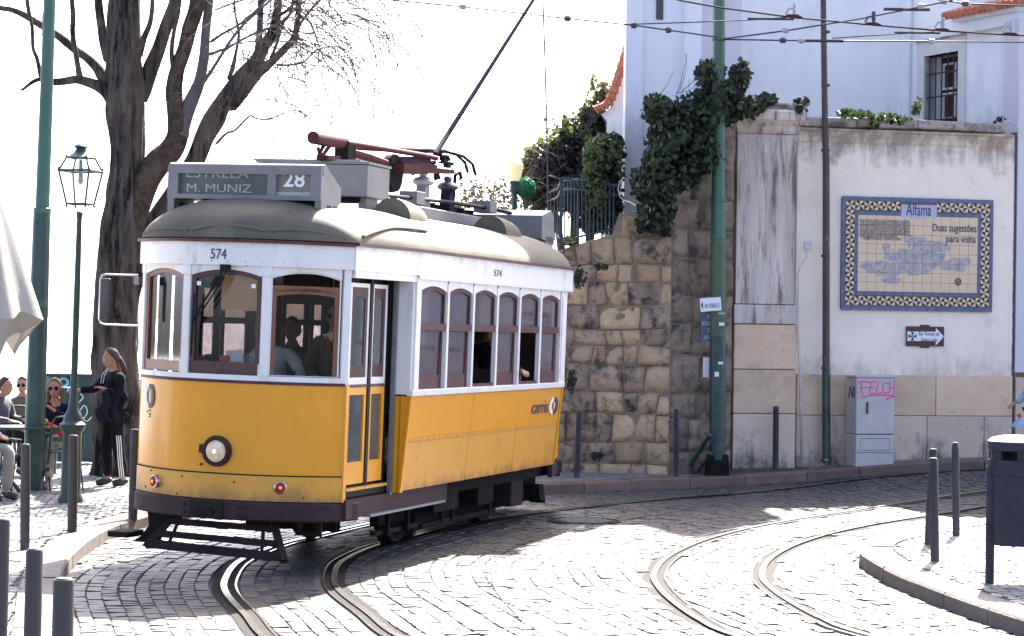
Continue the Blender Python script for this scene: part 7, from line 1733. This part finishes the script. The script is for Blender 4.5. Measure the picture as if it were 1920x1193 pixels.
# slanted slightly as in the photo: offset grows with height
def ox(y): return lx(136.5 + (943 - y) / 943 * 17) 
prof = [(24, 943), (24, 934), (19, 926), (18, 812), (24, 804), (25, 796), (18, 790), (17, 782), (15, 776), (10, 768), (8.5, 756), (7, 745), (6.5, 640), (6, 520), (5, 410), (6.5, 404), (6.5, 398), (4, 396)]
b = MB(); vs = []; n = 16
for r, y in prof:
    for j in range(n): th = 2 * pi * j / n + pi / 8; vs.append((ox(y) + r * sl_ * cos(th), r * sl_ * sin(th), lz(y)))
b.add(vs, [(i * n + j, i * n + (j + 1) % n, (i + 1) * n + (j + 1) % n, (i + 1) * n + j) for i in range(len(prof) - 1) for j in range(n)] + [tuple(range(n - 1, -1, -1))]); b.build('post', M['green_dark'], lt, smooth='auto')
px_ = ox(340); 
def ring4(y, r): return [Vector((px_ + r * sl_ * cos(a + .55), r * sl_ * sin(a + .55), lz(y))) for a in (0, pi / 2, pi, 3 * pi / 2)]
c1, c2, c3 = ring4(383, 27), ring4(321, 43), ring4(296, 28)
hd = MB()
for q in (c1, c2, c3):
    for k in range(4): hd.tube([q[k], q[(k + 1) % 4]], .012 if q is not c2 else .014, 6)
for k in range(4): hd.tube([c1[k], c2[k]], .012, 6); hd.tube([c2[k], c3[k]], .011, 6)
frm = hd.build('lantern_frame', M['lamp_metal'], lt)
for k in range(4):
    for A1_, B1_ in ((c1, c2), (c2, c3)):
        b = MB(); b.add([A1_[k], A1_[(k + 1) % 4], B1_[(k + 1) % 4], B1_[k]], [(0, 1, 2, 3)]); b.build('pane', M['lantern_glass'], frm)
    MB().lathe([(.003, -.02), (.018, 0), (.012, .02), (.004, .05)], c2[k], 8).build('finial', M['lamp_metal'], frm)
    MB().lathe([(.003, -.02), (.015, 0), (.004, .04)], c3[k], 8).build('finial', M['lamp_metal'], frm)
    MB().lathe([(.003, -.05), (.015, -.02), (.004, .0)], c1[k], 8).build('finial', M['lamp_metal'], frm)
cc_ = Vector((px_, 0, 0))
b = MB(); b.lathe([(28 * sl_, lz(296)), (22 * sl_, lz(292)), (13 * sl_, lz(286)), (9 * sl_, lz(279)), (12 * sl_, lz(277)), (14 * sl_, lz(275)), (10 * sl_, lz(271)), (3 * sl_, lz(269))], cc_, 16, a0=.55); b.build('lantern_roof', M['lamp_metal'], frm, smooth='auto')
b = MB(); b.lathe([(.02, lz(345)), (.03, lz(340)), (.025, lz(325)), (.02, lz(300))], cc_, 10); b.build('lamp_holder', M['steel_grey'], frm); b = MB(); b.lathe([(.008, lz(362)), (.02, lz(357)), (.022, lz(348)), (.015, lz(343))], cc_, 12); b.build('bulb', M['lantern_glass'], frm, smooth=True)
for s in (-1, 1): MB().tube([(px_, 0, lz(398)), (px_ + s * .08, 0, lz(395)), (px_ + s * .10, 0, lz(388)), (px_ + s * .07, 0, lz(382))], .006, 5).build('scroll', M['lamp_metal'], frm)
# drain grate in the street
g = gr(1095, 977, 0); gt = thing('street_grate', 'round iron cover set in the cobbles between the rails', 'manhole cover', (g.x, g.y, .006)); MB().lathe([(.40, -.02), (.40, .0), (.36, .004), (.36, -.001), (.02, -.001)], (0, 0, 0), 32).build('cover', M['rail_dark'], gt)
for k in range(5): MB().box((0, -.24 + k * .12, .003), (.6 - abs(k - 2) * .1, .03, .006)).build('rib', M['steel_grey'], gt)
